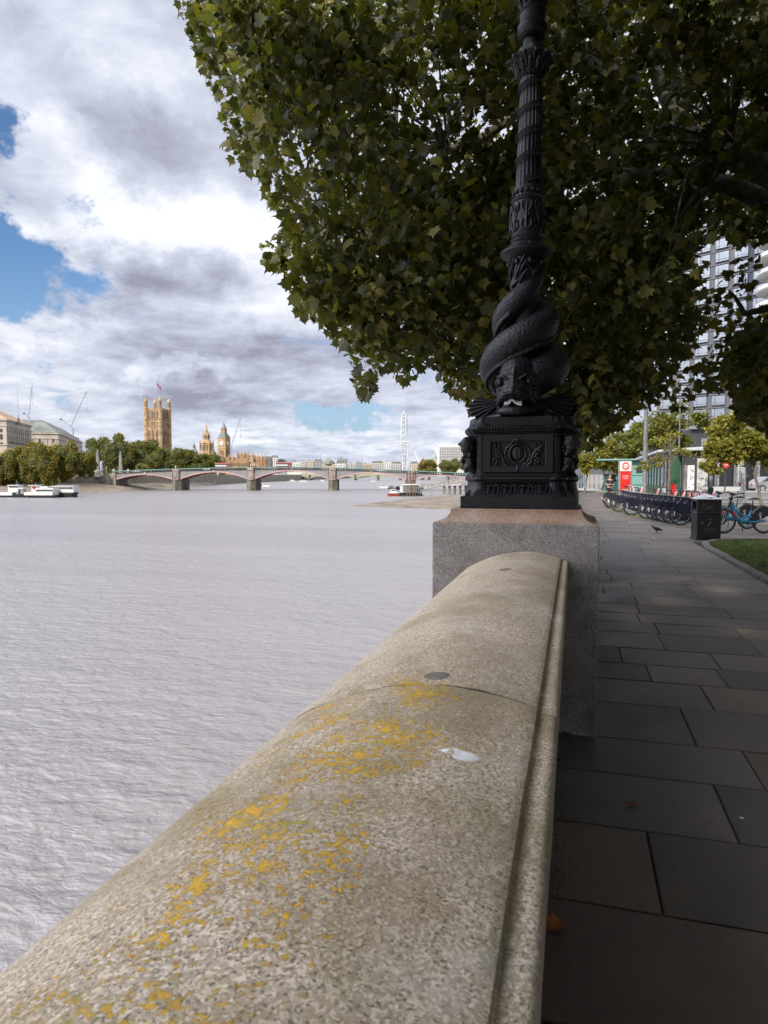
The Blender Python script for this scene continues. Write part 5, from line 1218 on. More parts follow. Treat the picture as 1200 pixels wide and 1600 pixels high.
for Mx_, nm in ((Matrix.Translation((0, -hw, 0)), 0), (Matrix.Translation((hw, 0, 0)) @ Matrix.Rotation(R(90), 4, 'Z'), 1)):
    b = MB()
    for c in (-7.4, -3.6, -1.6, 1.6, 3.6, 7.4): b.box(c - .3, c + .3, -.5, .05, 4, H - 1, 0, Mx_)
    for c in (-5.2, 0, 5.2): b.box(c - .12, c + .12, -.2, .0, H - 42, H - 25, 0, Mx_); b.box(c - 1.3, c + 1.3, -.2, 0, H - 34, H - 33.4, 0, Mx_)
    b.build('buttress_ribs', M_HONEY, t)
for sx_ in (-1, 1):
    for sy_ in (-1, 1):
        b = MB(); b.lathe([(2.7, 0), (2.6, H + 2), (2.9, H + 2.2), (2.9, H + 3), (2.1, H + 3.2), (2.1, H + 9.5), (2.5, H + 10), (2.7, H + 11), (2.0, H + 13), (1.4, H + 14), (.6, H + 15), (.4, H + 16.5), (.45, H + 17), (.1, H + 19)], 8, (sx_ * hw, sy_ * hw, 0), rot=R(22.5)); tu = b.build('turret', M_HONEY, t)
        b = MB()
        for a in range(8): an = a * math.pi / 4 + 0; b.box(-.32, .32, -2.02, -1.85, H + 4, H + 9, 0, Matrix.Translation((sx_ * hw, sy_ * hw, 0)) @ Matrix.Rotation(an, 4, 'Z'))
        b.build('opening', MATS['gothic_window'], tu)
        b = MB(); 
        for zc_ in (H - 12, H - 20, H - 30, H - 44, H - 55): b.lathe([(2.85, zc_), (2.85, zc_ + .7)], 8, (sx_ * hw, sy_ * hw, 0), rot=R(22.5))
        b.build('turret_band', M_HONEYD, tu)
b = MB(); b.tube([(0, 0, H), (0, 0, H + 10)], [1.4, .8], 8); b.tube([(0, 0, H + 8), (0, 0, ZD(598, d))], [.5, .18], 8)
for a in range(4): an = a * math.pi / 2 + .8; b.tube([(5 * math.cos(an), 5 * math.sin(an), H), (4 * math.cos(an), 4 * math.sin(an), H + 6), (0, 0, H + 11)], .28, 6)
b.build('flagstaff', M_GREYM, t)
b = MB(); zf = ZD(600.5, d)
V = []; 
for i in range(9):
    x = .3 + i * .62; y_ = .5 * math.sin(i * .9); V += [(x, y_, zf - i * .62), (x, y_ + .1, zf - 3.2 - i * .85)]
b.add(V, [(2 * i, 2 * i + 2, 2 * i + 3, 2 * i + 1) for i in range(8)]); b.add([(x, y_ + .06, z) for x, y_, z in V], [(2 * i + 1, 2 * i + 3, 2 * i + 2, 2 * i) for i in range(8)]); b.build('flag', mat('navy_flag', (.05, .06, .14), .8, .5, .6, col2=(.35, .10, .12)), t)
# central spire
d = 960; t = far_thing('gothic_spire', 'slender octagonal honey stone spire between the square tower and the clock tower', 'tower', 324, d, .35, rot=R(10)); z = lambda py: ZD(py, d) - .35
b = MB(); b.lathe([(9.8, 0), (9.6, z(712)), (10.2, z(711)), (9.4, z(694)), (10.0, z(693.2)), (7.6, z(691)), (4.9, z(687)), (4.6, z(681)), (4.9, z(680)), (3.1, z(677)), (1.9, z(672)), (.8, z(667)), (.1, z(661))], 8, rot=R(22.5)); sp_ = b.build('wall', M_HONEY, t)
q = MB()
for a in range(8):
    M_ = Matrix.Rotation(a * math.pi / 4, 4, 'Z'); 
    for c in (-1.7, 1.7): q.box(c - .8, c + .8, -9.15, -8.6, z(710), z(696), 0, M_)
    q.box(-.8, .8, -4.6, -4.1, z(686.5), z(681.5), 0, M_)
q.build('window', MATS['gothic_window'], t)
q = MB()
for a in range(8):
    an = a * math.pi / 4 + R(22.5); q.tube([(9.9 * math.cos(an), 9.9 * math.sin(an), 0), (9.9 * math.cos(an), 9.9 * math.sin(an), z(693)), (9.6 * math.cos(an), 9.6 * math.sin(an), z(687))], [.9, .8, .08], 6); q.tube([(4.9 * math.cos(an), 4.9 * math.sin(an), z(690)), (4.7 * math.cos(an), 4.7 * math.sin(an), z(680)), (4.5 * math.cos(an), 4.5 * math.sin(an), z(675))], [.6, .5, .05], 6)
q.build('pinnacle', M_HONEY, t)
# small turrets behind the trees
d = 1000
for px, tp, wd, lab, m_ in ((304.5, 690, 5, 'small grey green domed turret left of the slender spire', M_SLATE), (335.5, 701, 3, 'small pointed green turret just right of the slender spire', mat('copper_green', (.13, .20, .17), .7, .2, .5))):
    t = far_thing('roof_turret', lab, 'turret', px, d, .35); z = lambda py: ZD(py, d) - .35
    b = MB(); b.lathe([(wd * 1.1, 0), (wd * 1.1, z(708)), (wd * 1.2, z(707)), (wd * .8, z(703.5)) if wd > 4 else (wd * .7, z(707)), (wd * .4, z(700) if wd > 4 else z(705)), (wd * .42, z(697) if wd > 4 else z(704)), (wd * .15, z(694) if wd > 4 else z(703)), (.1, z(tp))], 8); b.build('wall', m_, t)
    b = MB(); b.box(-wd * .2, wd * .2, -wd * 1.15, -wd * .9, z(716), z(711)); b.build('window', MATS['gothic_window'], t)
# clock tower
d = 1090; t = far_thing('clock_tower', 'honey stone clock tower with white clock faces and steep two stage spire', 'clock tower', 351, d, .35, rot=R(-20)); z = lambda py: ZD(py, d) - .35; h = 6.7
b = MB(); b.sqstack([(h, 0), (h, z(702)), (h + .5, z(701.4)), (h + .5, z(700)), (h + .3, z(699.6)), (h + .6, z(685.6)), (h + 1.0, z(685))]); b.build('wall', M_HONEY, t)
b = MB(); b.sqstack([(h + .6, z(684.9)), (h - .6, z(681)), (3.6, z(676.6))]); b.build('roof', M_SLATE, t)
b = MB(); b.sqstack([(3.5, z(676.5)), (3.5, z(671.5)), (3.9, z(671))]); b.build('belfry_lantern', M_HONEY, t); b = MB(); b.sqstack([(3.7, z(670.9)), (1.6, z(666)), (.3, z(660.5)), (.06, z(657))]); b.build('spire', M_SLATE, t)
for a in range(4):
    M_ = Matrix.Rotation(a * R(90), 4, 'Z'); q = MB(); zc_ = z(693)
    q.add([tuple(M_ @ Vector((3.5 * math.cos(u), -h - .62, zc_ + 3.5 * math.sin(u)))) for u in [i * math.pi / 12 for i in range(24)]] + [tuple(M_ @ Vector((3.5 * math.cos(u), -h - .3, zc_ + 3.5 * math.sin(u)))) for u in [i * math.pi / 12 for i in range(24)]], [tuple(range(24)), tuple(range(47, 23, -1))] + [(i, (i + 1) % 24, (i + 1) % 24 + 24, i + 24) for i in range(24)])
    cf = q.build('clock_face', mat('clock_white', (.72, .72, .66), .6, .05, 1), t); q = MB(); q.beam(M_ @ Vector((0, -h - .7, zc_)), M_ @ Vector((-1.9, -h - .7, zc_ + .7)), .3); q.beam(M_ @ Vector((0, -h - .72, zc_)), M_ @ Vector((1.2, -h - .72, zc_ - 2.6)), .25); q.build('clock_hands', M_DARK, cf)
    q = MB(); q.torus((0, -h - .62, zc_), 3.8, .28, 28, 6); q.v = [tuple(M_ @ Vector(p)) for p in q.v]; q.build('clock_rim', M_HONEYD, cf)
    q = MB()
    for c in (-3.6, -1.2, 1.2, 3.6): q.box(c - .5, c + .5, -h - .12, -h + .1, z(735), z(712), 0, M_); q.box(c - .55, c + .55, -h - .12, -h + .1, z(710.5), z(704.5), 0, M_)
    q.build('window', MATS['gothic_window'], t); q = MB()
    for c in (-h + .4, -2.4, 0, 2.4, h - .4): q.box(c - .25, c + .25, -h - .45, -h, 0, z(702), 0, M_)
    q.build('buttress_ribs', M_HONEY, t)
# river wing of the palace
d = 985; s = d / F
t = far_thing('gothic_palace_wing', 'long honey stone palace wing bristling with pinnacles behind the clock tower foot', 'building', 343, d, .35); z = lambda py: ZD(py, d) - .35; Wd = 44 * s
b = MB(); b.box(0, Wd, 0, 30, 0, z(722)); b.box(4, 30 * s, 6, 24, z(722), z(714)); b.box(Wd + .01, Wd + 16 * s, 12, 30, 0, z(728)); b.box(Wd - 13, Wd, 2, 20, z(722) - .05, z(716)); b.box(26, 37, 3, 16, z(722) - .05, z(709)); b.box(42, 49, 3, 14, z(722) - .05, z(711)); b.build('wall', M_HONEY, t)
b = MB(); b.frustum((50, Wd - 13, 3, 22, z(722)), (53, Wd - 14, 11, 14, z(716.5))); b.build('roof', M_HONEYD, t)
q = MB()
for px in [x * .042 * Wd for x in range(24)]: q.tube([(px, -.3, 0), (px, -.3, z(720)), (px, -.3, z(717.4))], [.5, .4, .05], 6)
for x, tp in ((26, 703), (31.5, 705), (37, 702), (42, 706), (49, 704), (Wd - 13, 709), (Wd - .4, 705), (Wd - 7, 711), (54, 709), (58, 711), (62, 710), (20, 708), (14, 709)): q.tube([(x, 2.7, 0), (x, 2.7, z(tp + 4)), (x, 2.7, z(tp))], [1.0, .85, .08], 6)
q.build('pinnacle', M_HONEY, t)
windows(t, [(I4, x - .55, x + .55, z(a_), z(c_)) for a_, c_ in ((728.5, 724), (736.5, 731)) for x in [(.5 + i) * .042 * Wd for i in range(23)]], MATS['gothic_window'])
d = 1150; s = d / F
t = far_thing('brick_turreted_building', 'orange brick block with corner turrets right of the palace, above the bridge', 'building', 399, d, .35); z = lambda py: ZD(py, d) - .35; Wd = 16 * s
b = MB(); b.box(0, Wd, 0, 18, 0, z(717)); b.build('wall', mat('orange_brick', (.36, .19, .11), .85, .25, .3), t); b = MB(); b.frustum((1, Wd - 1, 1, 17, z(717)), (5, Wd - 5, 8, 10, z(712.5))); b.build('roof', M_SLATE, t)
q = MB()
for x in (0, 5.5, Wd - 5.5, Wd): q.lathe([(1.3, 0), (1.3, z(714)), (1.5, z(713.5)), (.9, z(712)), (.1, z(709.5))], 8, (x, 0, 0))
q.build('turret', MATS['orange_brick'], t); windows(t, [(I4, x - .6, x + .6, z(a_), z(c_)) for a_, c_ in ((722, 719), (728, 725), (734, 731)) for x in np.linspace(2.5, Wd - 2.5, 6)])

# ---------------- skyline blocks
cols = {'pale': (.42, .41, .38), 'cream': (.46, .40, .31), 'grey': (.26, .28, .31), 'white': (.55, .55, .53), 'sand': (.40, .33, .24), 'dark': (.12, .125, .14)}
def block(px0, px1, top, d, c, lab, roof=None, name='city_building', rowz=3.6, z0=.35):
    s_ = d / F; t = far_thing(name, lab, 'building', px0, d, z0); Wd = (px1 - px0) * s_; H = ZD(top, d) - z0; dp = max(12, Wd * .5)
    mw = mat(c + '_render', cols[c], .85, .12, .1); b = MB(); b.box(0, Wd, 0, dp, 0, H); b.build('wall', mw, t)
    if roof == 'gable': b = MB(); b.prism([(0, H), (Wd, H), (Wd * .8, H + 5), (Wd * .2, H + 5)], 0, dp, 'y'); b.build('roof', M_SLATE, t)
    elif roof == 'dome': b = MB(); b.lathe([(Wd * .42, H), (Wd * .40, H + 3), (Wd * .3, H + 7), (Wd * .12, H + 9.5), (.4, H + 11), (.1, H + 16)], 14, (Wd / 2, dp / 2, 0)); b.build('roof', M_SLATE, t)
    elif roof == 'arch':
        b = MB(); b.prism([(Wd / 2 + Wd / 2 * math.cos(a), H + Wd * .36 * math.sin(a)) for a in [math.pi * i / 14 for i in range(15)]], 0, dp, 'y'); b.build('roof', M_SLATE, t)
        b = MB(); b.prism([(Wd / 2 + Wd * .4 * math.cos(a), H + .2 + Wd * .28 * math.sin(a)) for a in [math.pi * i / 14 for i in range(15)]], -.3, .1, 'y'); b.build('lunette', M_GLASSD, t)
    else: b = MB(); b.box(Wd * .2, Wd * .55, dp * .3, dp * .7, H, H + 2.6); b.box(Wd * .7, Wd * .8, dp * .3, dp * .6, H, H + 1.6); b.build('plant_room', mat('roof_plant', (.22, .23, .24), .8), t)
    nr = max(2, min(7, int((H - 4) / rowz / 1.3))); nc_ = max(3, int(Wd / 5)); nc_ = min(nc_, 14)
    windows(t, [(I4, (i + .22) * Wd / nc_, (i + .72) * Wd / nc_, H - 2 - (j + .75) * (H * .7 / nr), H - 2 - (j + .15) * (H * .7 / nr)) for j in range(nr) for i in range(nc_)], mat('skyline_window', (.13, .14, .155), .4, .2, 1), keep=12 if Wd < 1 else 100)
    return t
block(415, 425, 717, 1300, 'dark', 'small dark roofed block beside the orange turreted building', 'gable'); block(424, 434, 715.5, 1350, 'white', 'white block with angular glass roofline left of the arched roof', 'gable'); block(433, 447, 722, 1300, 'grey', 'station like building with a big dark arched roof', 'arch')
block(447, 470, 722.5, 1500, 'white', 'broad white slab right of the arched roof'); block(456, 461, 719.5, 1620, 'grey', 'thin grey block peeping over the broad white slab'); block(470, 478, 721.5, 1480, 'pale', 'narrow pale block with dark columns on the skyline'); block(478, 492, 720.5, 1600, 'cream', 'cream block in the middle of the skyline, wider than its neighbours')
block(491, 504, 721, 1560, 'grey', 'long grey block with rows of windows left of the stepped cream building', 'gable'); b_ = block(503, 525, 725, 1500, 'cream', 'stepped cream stone building with a domed crown above the third bridge pier', 'dome')
block(508, 518, 717.5, 1508, 'sand', 'tall sand coloured centre of the stepped building above the third bridge pier'); block(527, 543, 716.5, 1500, 'grey', 'square grey office slab with flat top, tallest of the middle skyline', rowz=5); block(524, 540, 724.5, 1450, 'white', 'low white block in front of the square grey slab', 'gable'); block(543, 556, 724, 1600, 'pale', 'pale low block right of the square grey slab')
block(556, 566, 722.5, 1700, 'grey', 'slim grey block with a roof mast on the right skyline'); block(565, 580, 725, 1550, 'sand', 'low sand coloured terrace on the right skyline'); block(580, 600, 723.5, 1650, 'pale', 'long pale terrace left of the pale cube', 'gable'); block(600, 611, 722.5, 1600, 'white', 'plain pale cube left of the observation wheel'); block(611, 628, 724.5, 1700, 'pale', 'low pale block just left of the wheel rim', 'gable')
block(640, 660, 724.5, 1600, 'cream', 'cream low block right of the wheel rim behind its legs', 'gable'); block(386, 401, 725, 1500, 'pale', 'pale low building behind the gap between palace wing and brick turrets'); block(403, 418, 726.5, 1420, 'white', 'low white terrace behind the orange turreted building')
for px, tp, lab in ((501, 706, 'thin mast above the middle of the skyline'), (566.5, 711, 'thin mast above the right part of the skyline')):
    t = far_thing('radio_mast', lab, 'mast', px, 1700, .35); b = MB(); b.tube([(0, 0, 0), (0, 0, ZD(tp, 1700))], [.9, .3], 6); b.build('pole', M_GREYM, t)
# right of the wheel
t = far_thing('brick_college_building', 'dark red roofed brick building with pointed gables right of the wheel', 'building', 654, 700, 0); s = 700 / F
z = lambda py: ZD(py, 700); b = MB(); b.box(0, 26 * s, 0, 14, 0, z(725)); b.build('wall', mat('red_brick', (.17, .10, .08), .85, .2, .4), t); b = MB(); b.prism([(0, z(725)), (10 * s, z(725)), (7 * s, z(716)), (3 * s, z(722))], -1, 14, 'y'); b.prism([(11 * s, z(725)), (26 * s, z(725)), (23 * s, z(718)), (13 * s, z(718))], -1, 14, 'y'); b.build('roof', mat('dark_tile', (.10, .065, .055), .8, .2, .5), t)
b = MB(); b.box(7.5 * s, 10.5 * s, 1, 6, z(725) - .1, z(714)); b.build('stair_tower', MATS['cream_render'], t); windows(t, [(I4, x, x + 1.1, z(732), z(728)) for x in np.linspace(1, 15, 7)])
t = far_thing('church_spire', 'small pale green copper spire in front of the gridded white block', 'spire', 679.5, 720, 0); z = lambda py: ZD(py, 720); b = MB(); b.sqstack([(2.1, 0), (2.1, z(717)), (2.3, z(716.6))]); b.build('wall', MATS['cream_render'], t); b = MB(); b.lathe([(2.2, z(716.5)), (1.6, z(713)), (1.7, z(712.5)), (.6, z(708)), (.08, z(703.5))], 8); b.build('spire', mat('verdigris', (.22, .38, .32), .7, .15, .8), t)
t = far_thing('hospital_block', 'white gridded modern block with flat roof above the trees beside the lamp', 'building', 686, 760, 0, rot=R(6)); s = 760 / F; z = lambda py: ZD(py, 760); Wd = 44 * s
b = MB(); b.box(0, Wd, 0, 30, 0, z(699)); b.box(4, Wd - 10, 4, 26, z(699), z(693.5)); b.build('wall', M_WHITE if False else mat('white_cladding', (.56, .56, .54), .7, .06, .2), t)
windows(t, [(I4, .8 + i * 2.0, 2.1 + i * 2.0, z(py + 2.1), z(py)) for py in (701, 705.4, 709.8, 714.2, 718.6) for i in range(15)], mat('skyline_window', (.13, .14, .155)), keep=100)
b = MB()
for py in (699, 703.6, 708, 712.4, 716.8, 721.2): b.box(-.2, Wd + .2, -.7, -.05, z(py) - .35, z(py) + .35)
b.build('floor_band', MATS['white_cladding'], t)
# ---------------- observation wheel, nearly edge on
d = 1390; s = d / F
t = far_thing('observation_wheel', 'giant white observation wheel seen almost edge on above the bridge', 'observation wheel', 631.5, d, 0); Rw = 58; zc = ZD(646, d) - Rw - 1.5; YR = R(90 - 4.0)
Mw = Matrix.Rotation(YR, 4, 'Z')
for nm, ys__ in (('rim', (-4.4, 4.4)),):
    b = MB()
    for y_ in ys__: b.torus((0, y_, 0), Rw, .5, 72, 6)
    b.torus((0, 0, 0), Rw - 5, .3, 72, 6)
    for i in range(64):
        a = 2 * math.pi * i / 64; c_, s_ = math.cos(a), math.sin(a)
        b.beam((Rw * c_, -4.4, Rw * s_), (Rw * c_, 4.4, Rw * s_), .40); b.beam((Rw * c_, -4.4, Rw * s_), ((Rw - 5) * c_, 0, (Rw - 5) * s_), .22); b.beam((Rw * c_, 4.4, Rw * s_), ((Rw - 5) * c_, 0, (Rw - 5) * s_), .22)
    b.v = [tuple(Mw @ Vector(p) + Vector((0, 0, zc))) for p in b.v]; b.build(nm, M_WHITE, t)
b = MB()
for i in range(32): a = 2 * math.pi * i / 32; b.tube([(0, 4 if i % 2 else -4, 0), ((Rw - 5) * math.cos(a), 0, (Rw - 5) * math.sin(a))], .10, 4)
b.v = [tuple(Mw @ Vector(p) + Vector((0, 0, zc))) for p in b.v]; b.build('spokes', M_GREYM, t)
b = MB(); b.tube([(0, -10, 0), (0, 16, 0)], [1.8, 1.8], 12); b.v = [tuple(Mw @ Vector(p) + Vector((0, 0, zc))) for p in b.v]; b.build('hub', M_WHITE, t)
for i in range(32):
    a = 2 * math.pi * (i + .5) / 32; b = MB(); b.ball((0, 0, 0), (1.5, 3.2, 1.5), 12, 8); b.v = [tuple(Mw @ (Vector(p) + Vector(((Rw + 2.8) * math.cos(a), 0, (Rw + 2.8) * math.sin(a)))) + Vector((0, 0, zc))) for p in b.v]; b.build('capsule', mat('pod_glass', (.42, .45, .50), .25, .1, 1), t, smooth=True)
for xo, yo in ((27, -10), (27, 14)): b = MB(); b.tube([(14, 0, zc), (14 + xo * .5, yo * .5, zc * .5), (14 + xo, yo, 0)], [1.0, 1.7, 1.0], 10); b.build('leg', M_WHITE, t, smooth=True)
# ---------------- second bridge beyond, green cream arches
d = 1150; S2 = d / F
t = thing('arched_bridge', 'pale green many arched bridge glimpsed beneath the nearer red trimmed bridge', 'bridge', tuple(PD(500, d, 0)), TH); M_PG = mat('pale_green_paint', (.30, .33, .24), .7, .15, .3); x_ = lambda px: (px - 500) * S2; z = lambda py: ZD(py, d)
b = MB(); b.box(x_(372), x_(676), 0, 26, z(743.8), z(741.2)); b.build('deck', M_PG, t); b = MB(); b.box(x_(372), x_(676), -.6, 0, z(741.8), z(741.2)); b.box(x_(372), x_(676), -.6, 0, z(743.9), z(743.4)); b.build('parapet', M_STONE, t)
pp = [378, 413, 448.5, 484, 519.5, 555, 590.5, 626, 661]
for a, c in zip(pp[:-1], pp[1:]):
    b = MB(); xa, xc = x_(a + 2), x_(c - 2); N = 16
    for i in range(N):
        for y0_ in (-.4, 25):
            u0, u1 = i / N, (i + 1) / N; f0 = z(748.6) + (z(744.4) - z(748.6)) * math.sqrt(max(0, 1 - (2 * u0 - 1) ** 2)); f1 = z(748.6) + (z(744.4) - z(748.6)) * math.sqrt(max(0, 1 - (2 * u1 - 1) ** 2)); X0 = xa + (xc - xa) * u0; X1 = xa + (xc - xa) * u1
            b.add([(X0, y0_, f0), (X1, y0_, f1), (X1, y0_, z(743.8)), (X0, y0_, z(743.8)), (X0, y0_ + .5, f0), (X1, y0_ + .5, f1), (X1, y0_ + .5, z(743.8)), (X0, y0_ + .5, z(743.8))], [(0, 1, 2, 3), (7, 6, 5, 4), (0, 4, 5, 1)])
    b.build('arch', M_PG, t)
for a in pp: b = MB(); b.prism([(x_(a) - 2.2, 0), (x_(a), -3), (x_(a) + 2.2, 0), (x_(a) + 2.2, 26), (x_(a), 29), (x_(a) - 2.2, 26)], W_Z - 1, z(742), 'z'); b.build('pier', M_PIERW, t)
# trees and quay beneath
b = MB(); b.box(-70, 70, 0, 20, W_Z - 1, ZD(746.5, 1900)); o = b.build('far_quay', M_FARWALL, None, loc=tuple(PD(520, 1900, 0)), rotz=TH); o['kind'] = 'structure'

# ---------------- boats
def hull(b, x0, x1, w, zb, zt, bow=1, m=0):          # bow at x1 side when bow = 1
    L = x1 - x0; st = [(0, .85), (.1, 1), (.6, 1), (.82, .8), (.94, .42), (1, .05)]
    if bow < 0: st = [(1 - u, v) for u, v in reversed(st)]
    V = []
    for u, v in st:
        e_ = .06 * L * (u - .5) * (0 if (bow > 0 and u < .5) or (bow < 0 and u > .5) else 1); lift = .35 * max(0, (u - .6) if bow > 0 else (.4 - u))
        V += [(x0 + u * L - 0, -w / 2 * v * .8, zb), (x0 + u * L + e_, -w / 2 * v, zt + lift), (x0 + u * L + e_, w / 2 * v, zt + lift), (x0 + u * L, w / 2 * v * .8, zb)]
    Fs = []
    for i in range(len(st) - 1):
        for j in range(4): a = i * 4 + j; c = i * 4 + (j + 1) % 4; Fs.append((a, c, c + 4, a + 4))
    Fs += [(3, 2, 1, 0), (4 * len(st) - 4, 4 * len(st) - 3, 4 * len(st) - 2, 4 * len(st) - 1)]; b.add(V, Fs, m)
def boat(lab, px, d, spec, group=None, cat='boat', name='boat'):
    s_ = d / F; t = far_thing(name, lab, cat, px, d, W_Z, group)
    for part, items, m_ in spec:
        b = MB()
        for it in items:
            if it[0] == 'hull': hull(b, it[1] * s_, it[2] * s_, it[3], it[4] * s_ - .3, it[5] * s_, it[6])
            elif it[0] == 'box': b.box(it[1] * s_, it[2] * s_, -it[3] / 2, it[3] / 2, it[4] * s_, it[5] * s_)
            elif it[0] == 'pole': b.tube([(it[1] * s_, 0, it[2] * s_), (it[1] * s_ + .1, 0, it[3] * s_)], .07, 5)
        b.build(part, m_, t)
    return t
MW = M_WHITE
# pixel units: x right of px, z above the waterline
boat('white launch with a low bow and raised wheelhouse at the left picture edge', 6, 277, [('hull', [('hull', -30, 19, 5, 0, 3.2, -1)], M_DARK), ('bulwark', [('box', -27, 18, 5.1, 3.2, 7.6)], MW), ('wheelhouse', [('box', 10.5, 26, 3.6, 7.6, 18.0)], MW), ('roof', [('box', 10, 27, 4.2, 18.0, 19.2)], MW), ('window', [('box', 12, 25.5, 3.8, 15.3, 17.8)], M_GLASSD), ('mast', [('pole', 20, 19, 27), ('pole', 22.5, 19, 24)], M_GREYM)], name='launch')
boat('dark work barge lying between the two white boats', 33, 276, [('hull', [('hull', -10, 12, 5, -.5, 5.2, 1)], M_DARK), ('deck_gear', [('box', -5, -1, 3, 5.2, 9), ('box', 1, 6, 2, 5.2, 12.5), ('pole', 3, 12, 20)], M_GREYM), ('canopy', [('box', -1, 6, 3, 13, 15)], MW)], name='barge', cat='barge')
boat('white river boat with small wheelhouse and red door, left of the dark hulled boat', 65, 272, [('hull', [('hull', -23, 24, 5.4, -.2, 4.0, -1)], M_DARK), ('bulwark', [('box', -22, 22, 5.5, 4.0, 8.8)], MW), ('cabin', [('box', -5, 22.5, 4.6, 8.8, 15)], MW), ('wheelhouse', [('box', -12, -3.6, 3.6, 8.8, 18.6)], MW), ('window', [('box', -4.2, 22, 4.75, 10, 12.6), ('box', -11, -4.4, 3.75, 14.6, 17.4)], M_GLASSD), ('roof', [('box', 2, 14, 4.8, 15, 17.6), ('box', -17, -2.5, 4.2, 18.6, 19.4)], MW), ('door', [('box', -8.6, -6.4, 3.9, 13, 18)], M_REDP), ('mast', [('pole', -14, 8, 19), ('pole', -9, 19, 24), ('pole', 16, 15, 20)], M_GREYM)], name='river_boat')
boat('two decked river boat with dark hull and white upper deck, rightmost of the moored row', 103, 278, [('hull', [('hull', -17, 17.5, 5.8, -.2, 7.4, 1)], M_DARK), ('deck', [('box', -15.5, 17, 5.9, 7.6, 11.8)], MW), ('upper_cabin', [('box', -17, 16.5, 5.2, 11.8, 17)], MW), ('window', [('box', -16, 15.6, 5.4, 12.8, 15.8), ('box', -14, 15, 5.6, 5.2, 6.8)], M_GLASSD), ('roof', [('box', -17.4, 17, 5.6, 17, 17.8)], MW), ('pillar', [('box', x, x + .5, 5.45, 12.6, 16) for x in (-11, -6, -1, 4, 9)], MW)], name='river_boat')
boat('small red and white tug beside the rusty piles of the landing pier', 615, 292, [('hull', [('hull', -9.5, 9, 4.5, -.2, 4.6, -1)], mat('tug_red', (.26, .05, .045), .6, .2, 1)), ('bulwark', [('box', -8, 8, 4.6, 4.6, 5.6)], MW), ('wheelhouse', [('box', -4, 4, 3, 5.6, 11)], MW), ('window', [('box', -3.6, 3.6, 3.1, 8.4, 10.2)], M_GLASSD), ('mast', [('pole', 0, 11, 15.5), ('pole', -5, 5.5, 11), ('pole', 5.5, 5.5, 10)], MW)], name='tug', cat='tug')
t = boat('floating landing stage with a glazed shelter and dark skirt', 644, 296, [('pontoon', [('box', -24, 16, 9, -.5, 2.2)], M_DARK), ('shelter_wall', [('box', -15, 9, 6, 2.2, 16.5)], mat('shelter_glazing', (.20, .24, .22), .3, .3, .8)), ('roof', [('box', -16, 11, 7, 16.5, 18)], MW), ('gangway_door', [('box', -19, -14.5, 5, 2.2, 15)], MW), ('post', [('box', x, x + .6, 6.3, 2.2, 16.5) for x in (-12, -8, -4, 0, 4, 8)], M_DARK), ('railing', [('box', -24, 16, 8.6, 5.2, 5.6)] + [('pole', x, 2, 5.4) for x in (-23, -20, 10, 12, 14)], M_GREYM), ('buoys', [('box', 10.5, 12, 2, 2.2, 7.5), ('box', 13.5, 15, 2, 2.2, 6.5)], M_DARK)], cat='landing stage', name='landing_stage')
rust = mat('rusty_steel', (.17, .085, .06), .9, .4, .6, col2=(.26, .15, .11))
for i, (px, tp, wd, lab) in enumerate(((636.4, 738, 1.4, 'leftmost rusty mooring pile of the landing pier'), (640.6, 735, 1.9, 'tallest rusty mooring pile, second of the landing pier'), (645.2, 737, 1.6, 'rusty mooring pile third from the left at the landing pier'), (649, 741, 1.3, 'short rusty mooring pile at the right of the landing pier'))):
    s_ = 290 / F; t = far_thing('mooring_pile', lab, 'mooring pile', px, 290, W_Z - 1, 'rusty mooring piles of the landing pier'); b = MB(); b.tube([(0, 0, 0), (0, 0, ZD(tp, 290) - W_Z + 1)], wd * s_ * .62, 12); b.build('pile', rust, t); b = MB(); b.box(-wd * s_ * .8, wd * s_ * .8, -.5, .5, ZD(758, 290) - W_Z + 1, ZD(756, 290) - W_Z + 1); b.build('collar', MW, t)
t = thing('gangway', 'long white latticed gangway sloping down from the bank to the landing stage', 'gangway'); b = MB(); A = Vector(DP(655, 766.5, 297)); B = Vector(DP(741, 748, 322)); up_ = Vector((0, 0, 1.5)); n_ = 22
for o_ in (Vector((0, 0, 0)), Vector(tuple(2.0 * FH))):
    b.beam(A + o_, B + o_, .3); b.beam(A + o_ + up_, B + o_ + up_, .25)
    for i in range(n_): P = A.lerp(B, i / n_) + o_; Q = A.lerp(B, (i + 1) / n_) + o_; b.beam(P, P + up_, .14); b.beam(P + (up_ if i % 2 else Vector((0, 0, 0))), Q + (Vector((0, 0, 0)) if i % 2 else up_), .14)
b.build('truss', M_STONE, t); b = MB(); b.beam(A + Vector(tuple(1.0 * FH)), B + Vector(tuple(1.0 * FH)), 1.9, .15); b.build('walkway', M_GREYM, t)
o = far_thing('channel_post', 'slim pale post standing in the water beside the gangway', 'post', 674, 290, W_Z - 1); b = MB(); b.tube([(0, 0, 0), (0, 0, ZD(756, 290) - W_Z + 1)], .22, 8); b.build('pole', M_GREYM, o)
t = thing('jetty', 'grey concrete jetty on square legs at the far side of the shingle beach', 'jetty'); b = MB(); A = Vector(DP(694, 759, 330)); 
p0 = PD(694, 330); p1 = PD(745, 318); d_ = Vector(tuple(p1 - p0)); b.beam(Vector(tuple(p0)) + Vector((0, 0, ZD(757.5, 330))), Vector(tuple(p1)) + Vector((0, 0, ZD(756.5, 318))), 4, 1.0); b.build('deck', M_CONC, t)
for i in range(7): b = MB(); P = Vector(tuple(p0)).lerp(Vector(tuple(p1)), i / 6); b.box(P.x - .5, P.x + .5, P.y - .5, P.y + .5, W_Z - 1, ZD(757.5, 328)); b.build('leg', M_PIERW, t)
rr = random.Random(3)
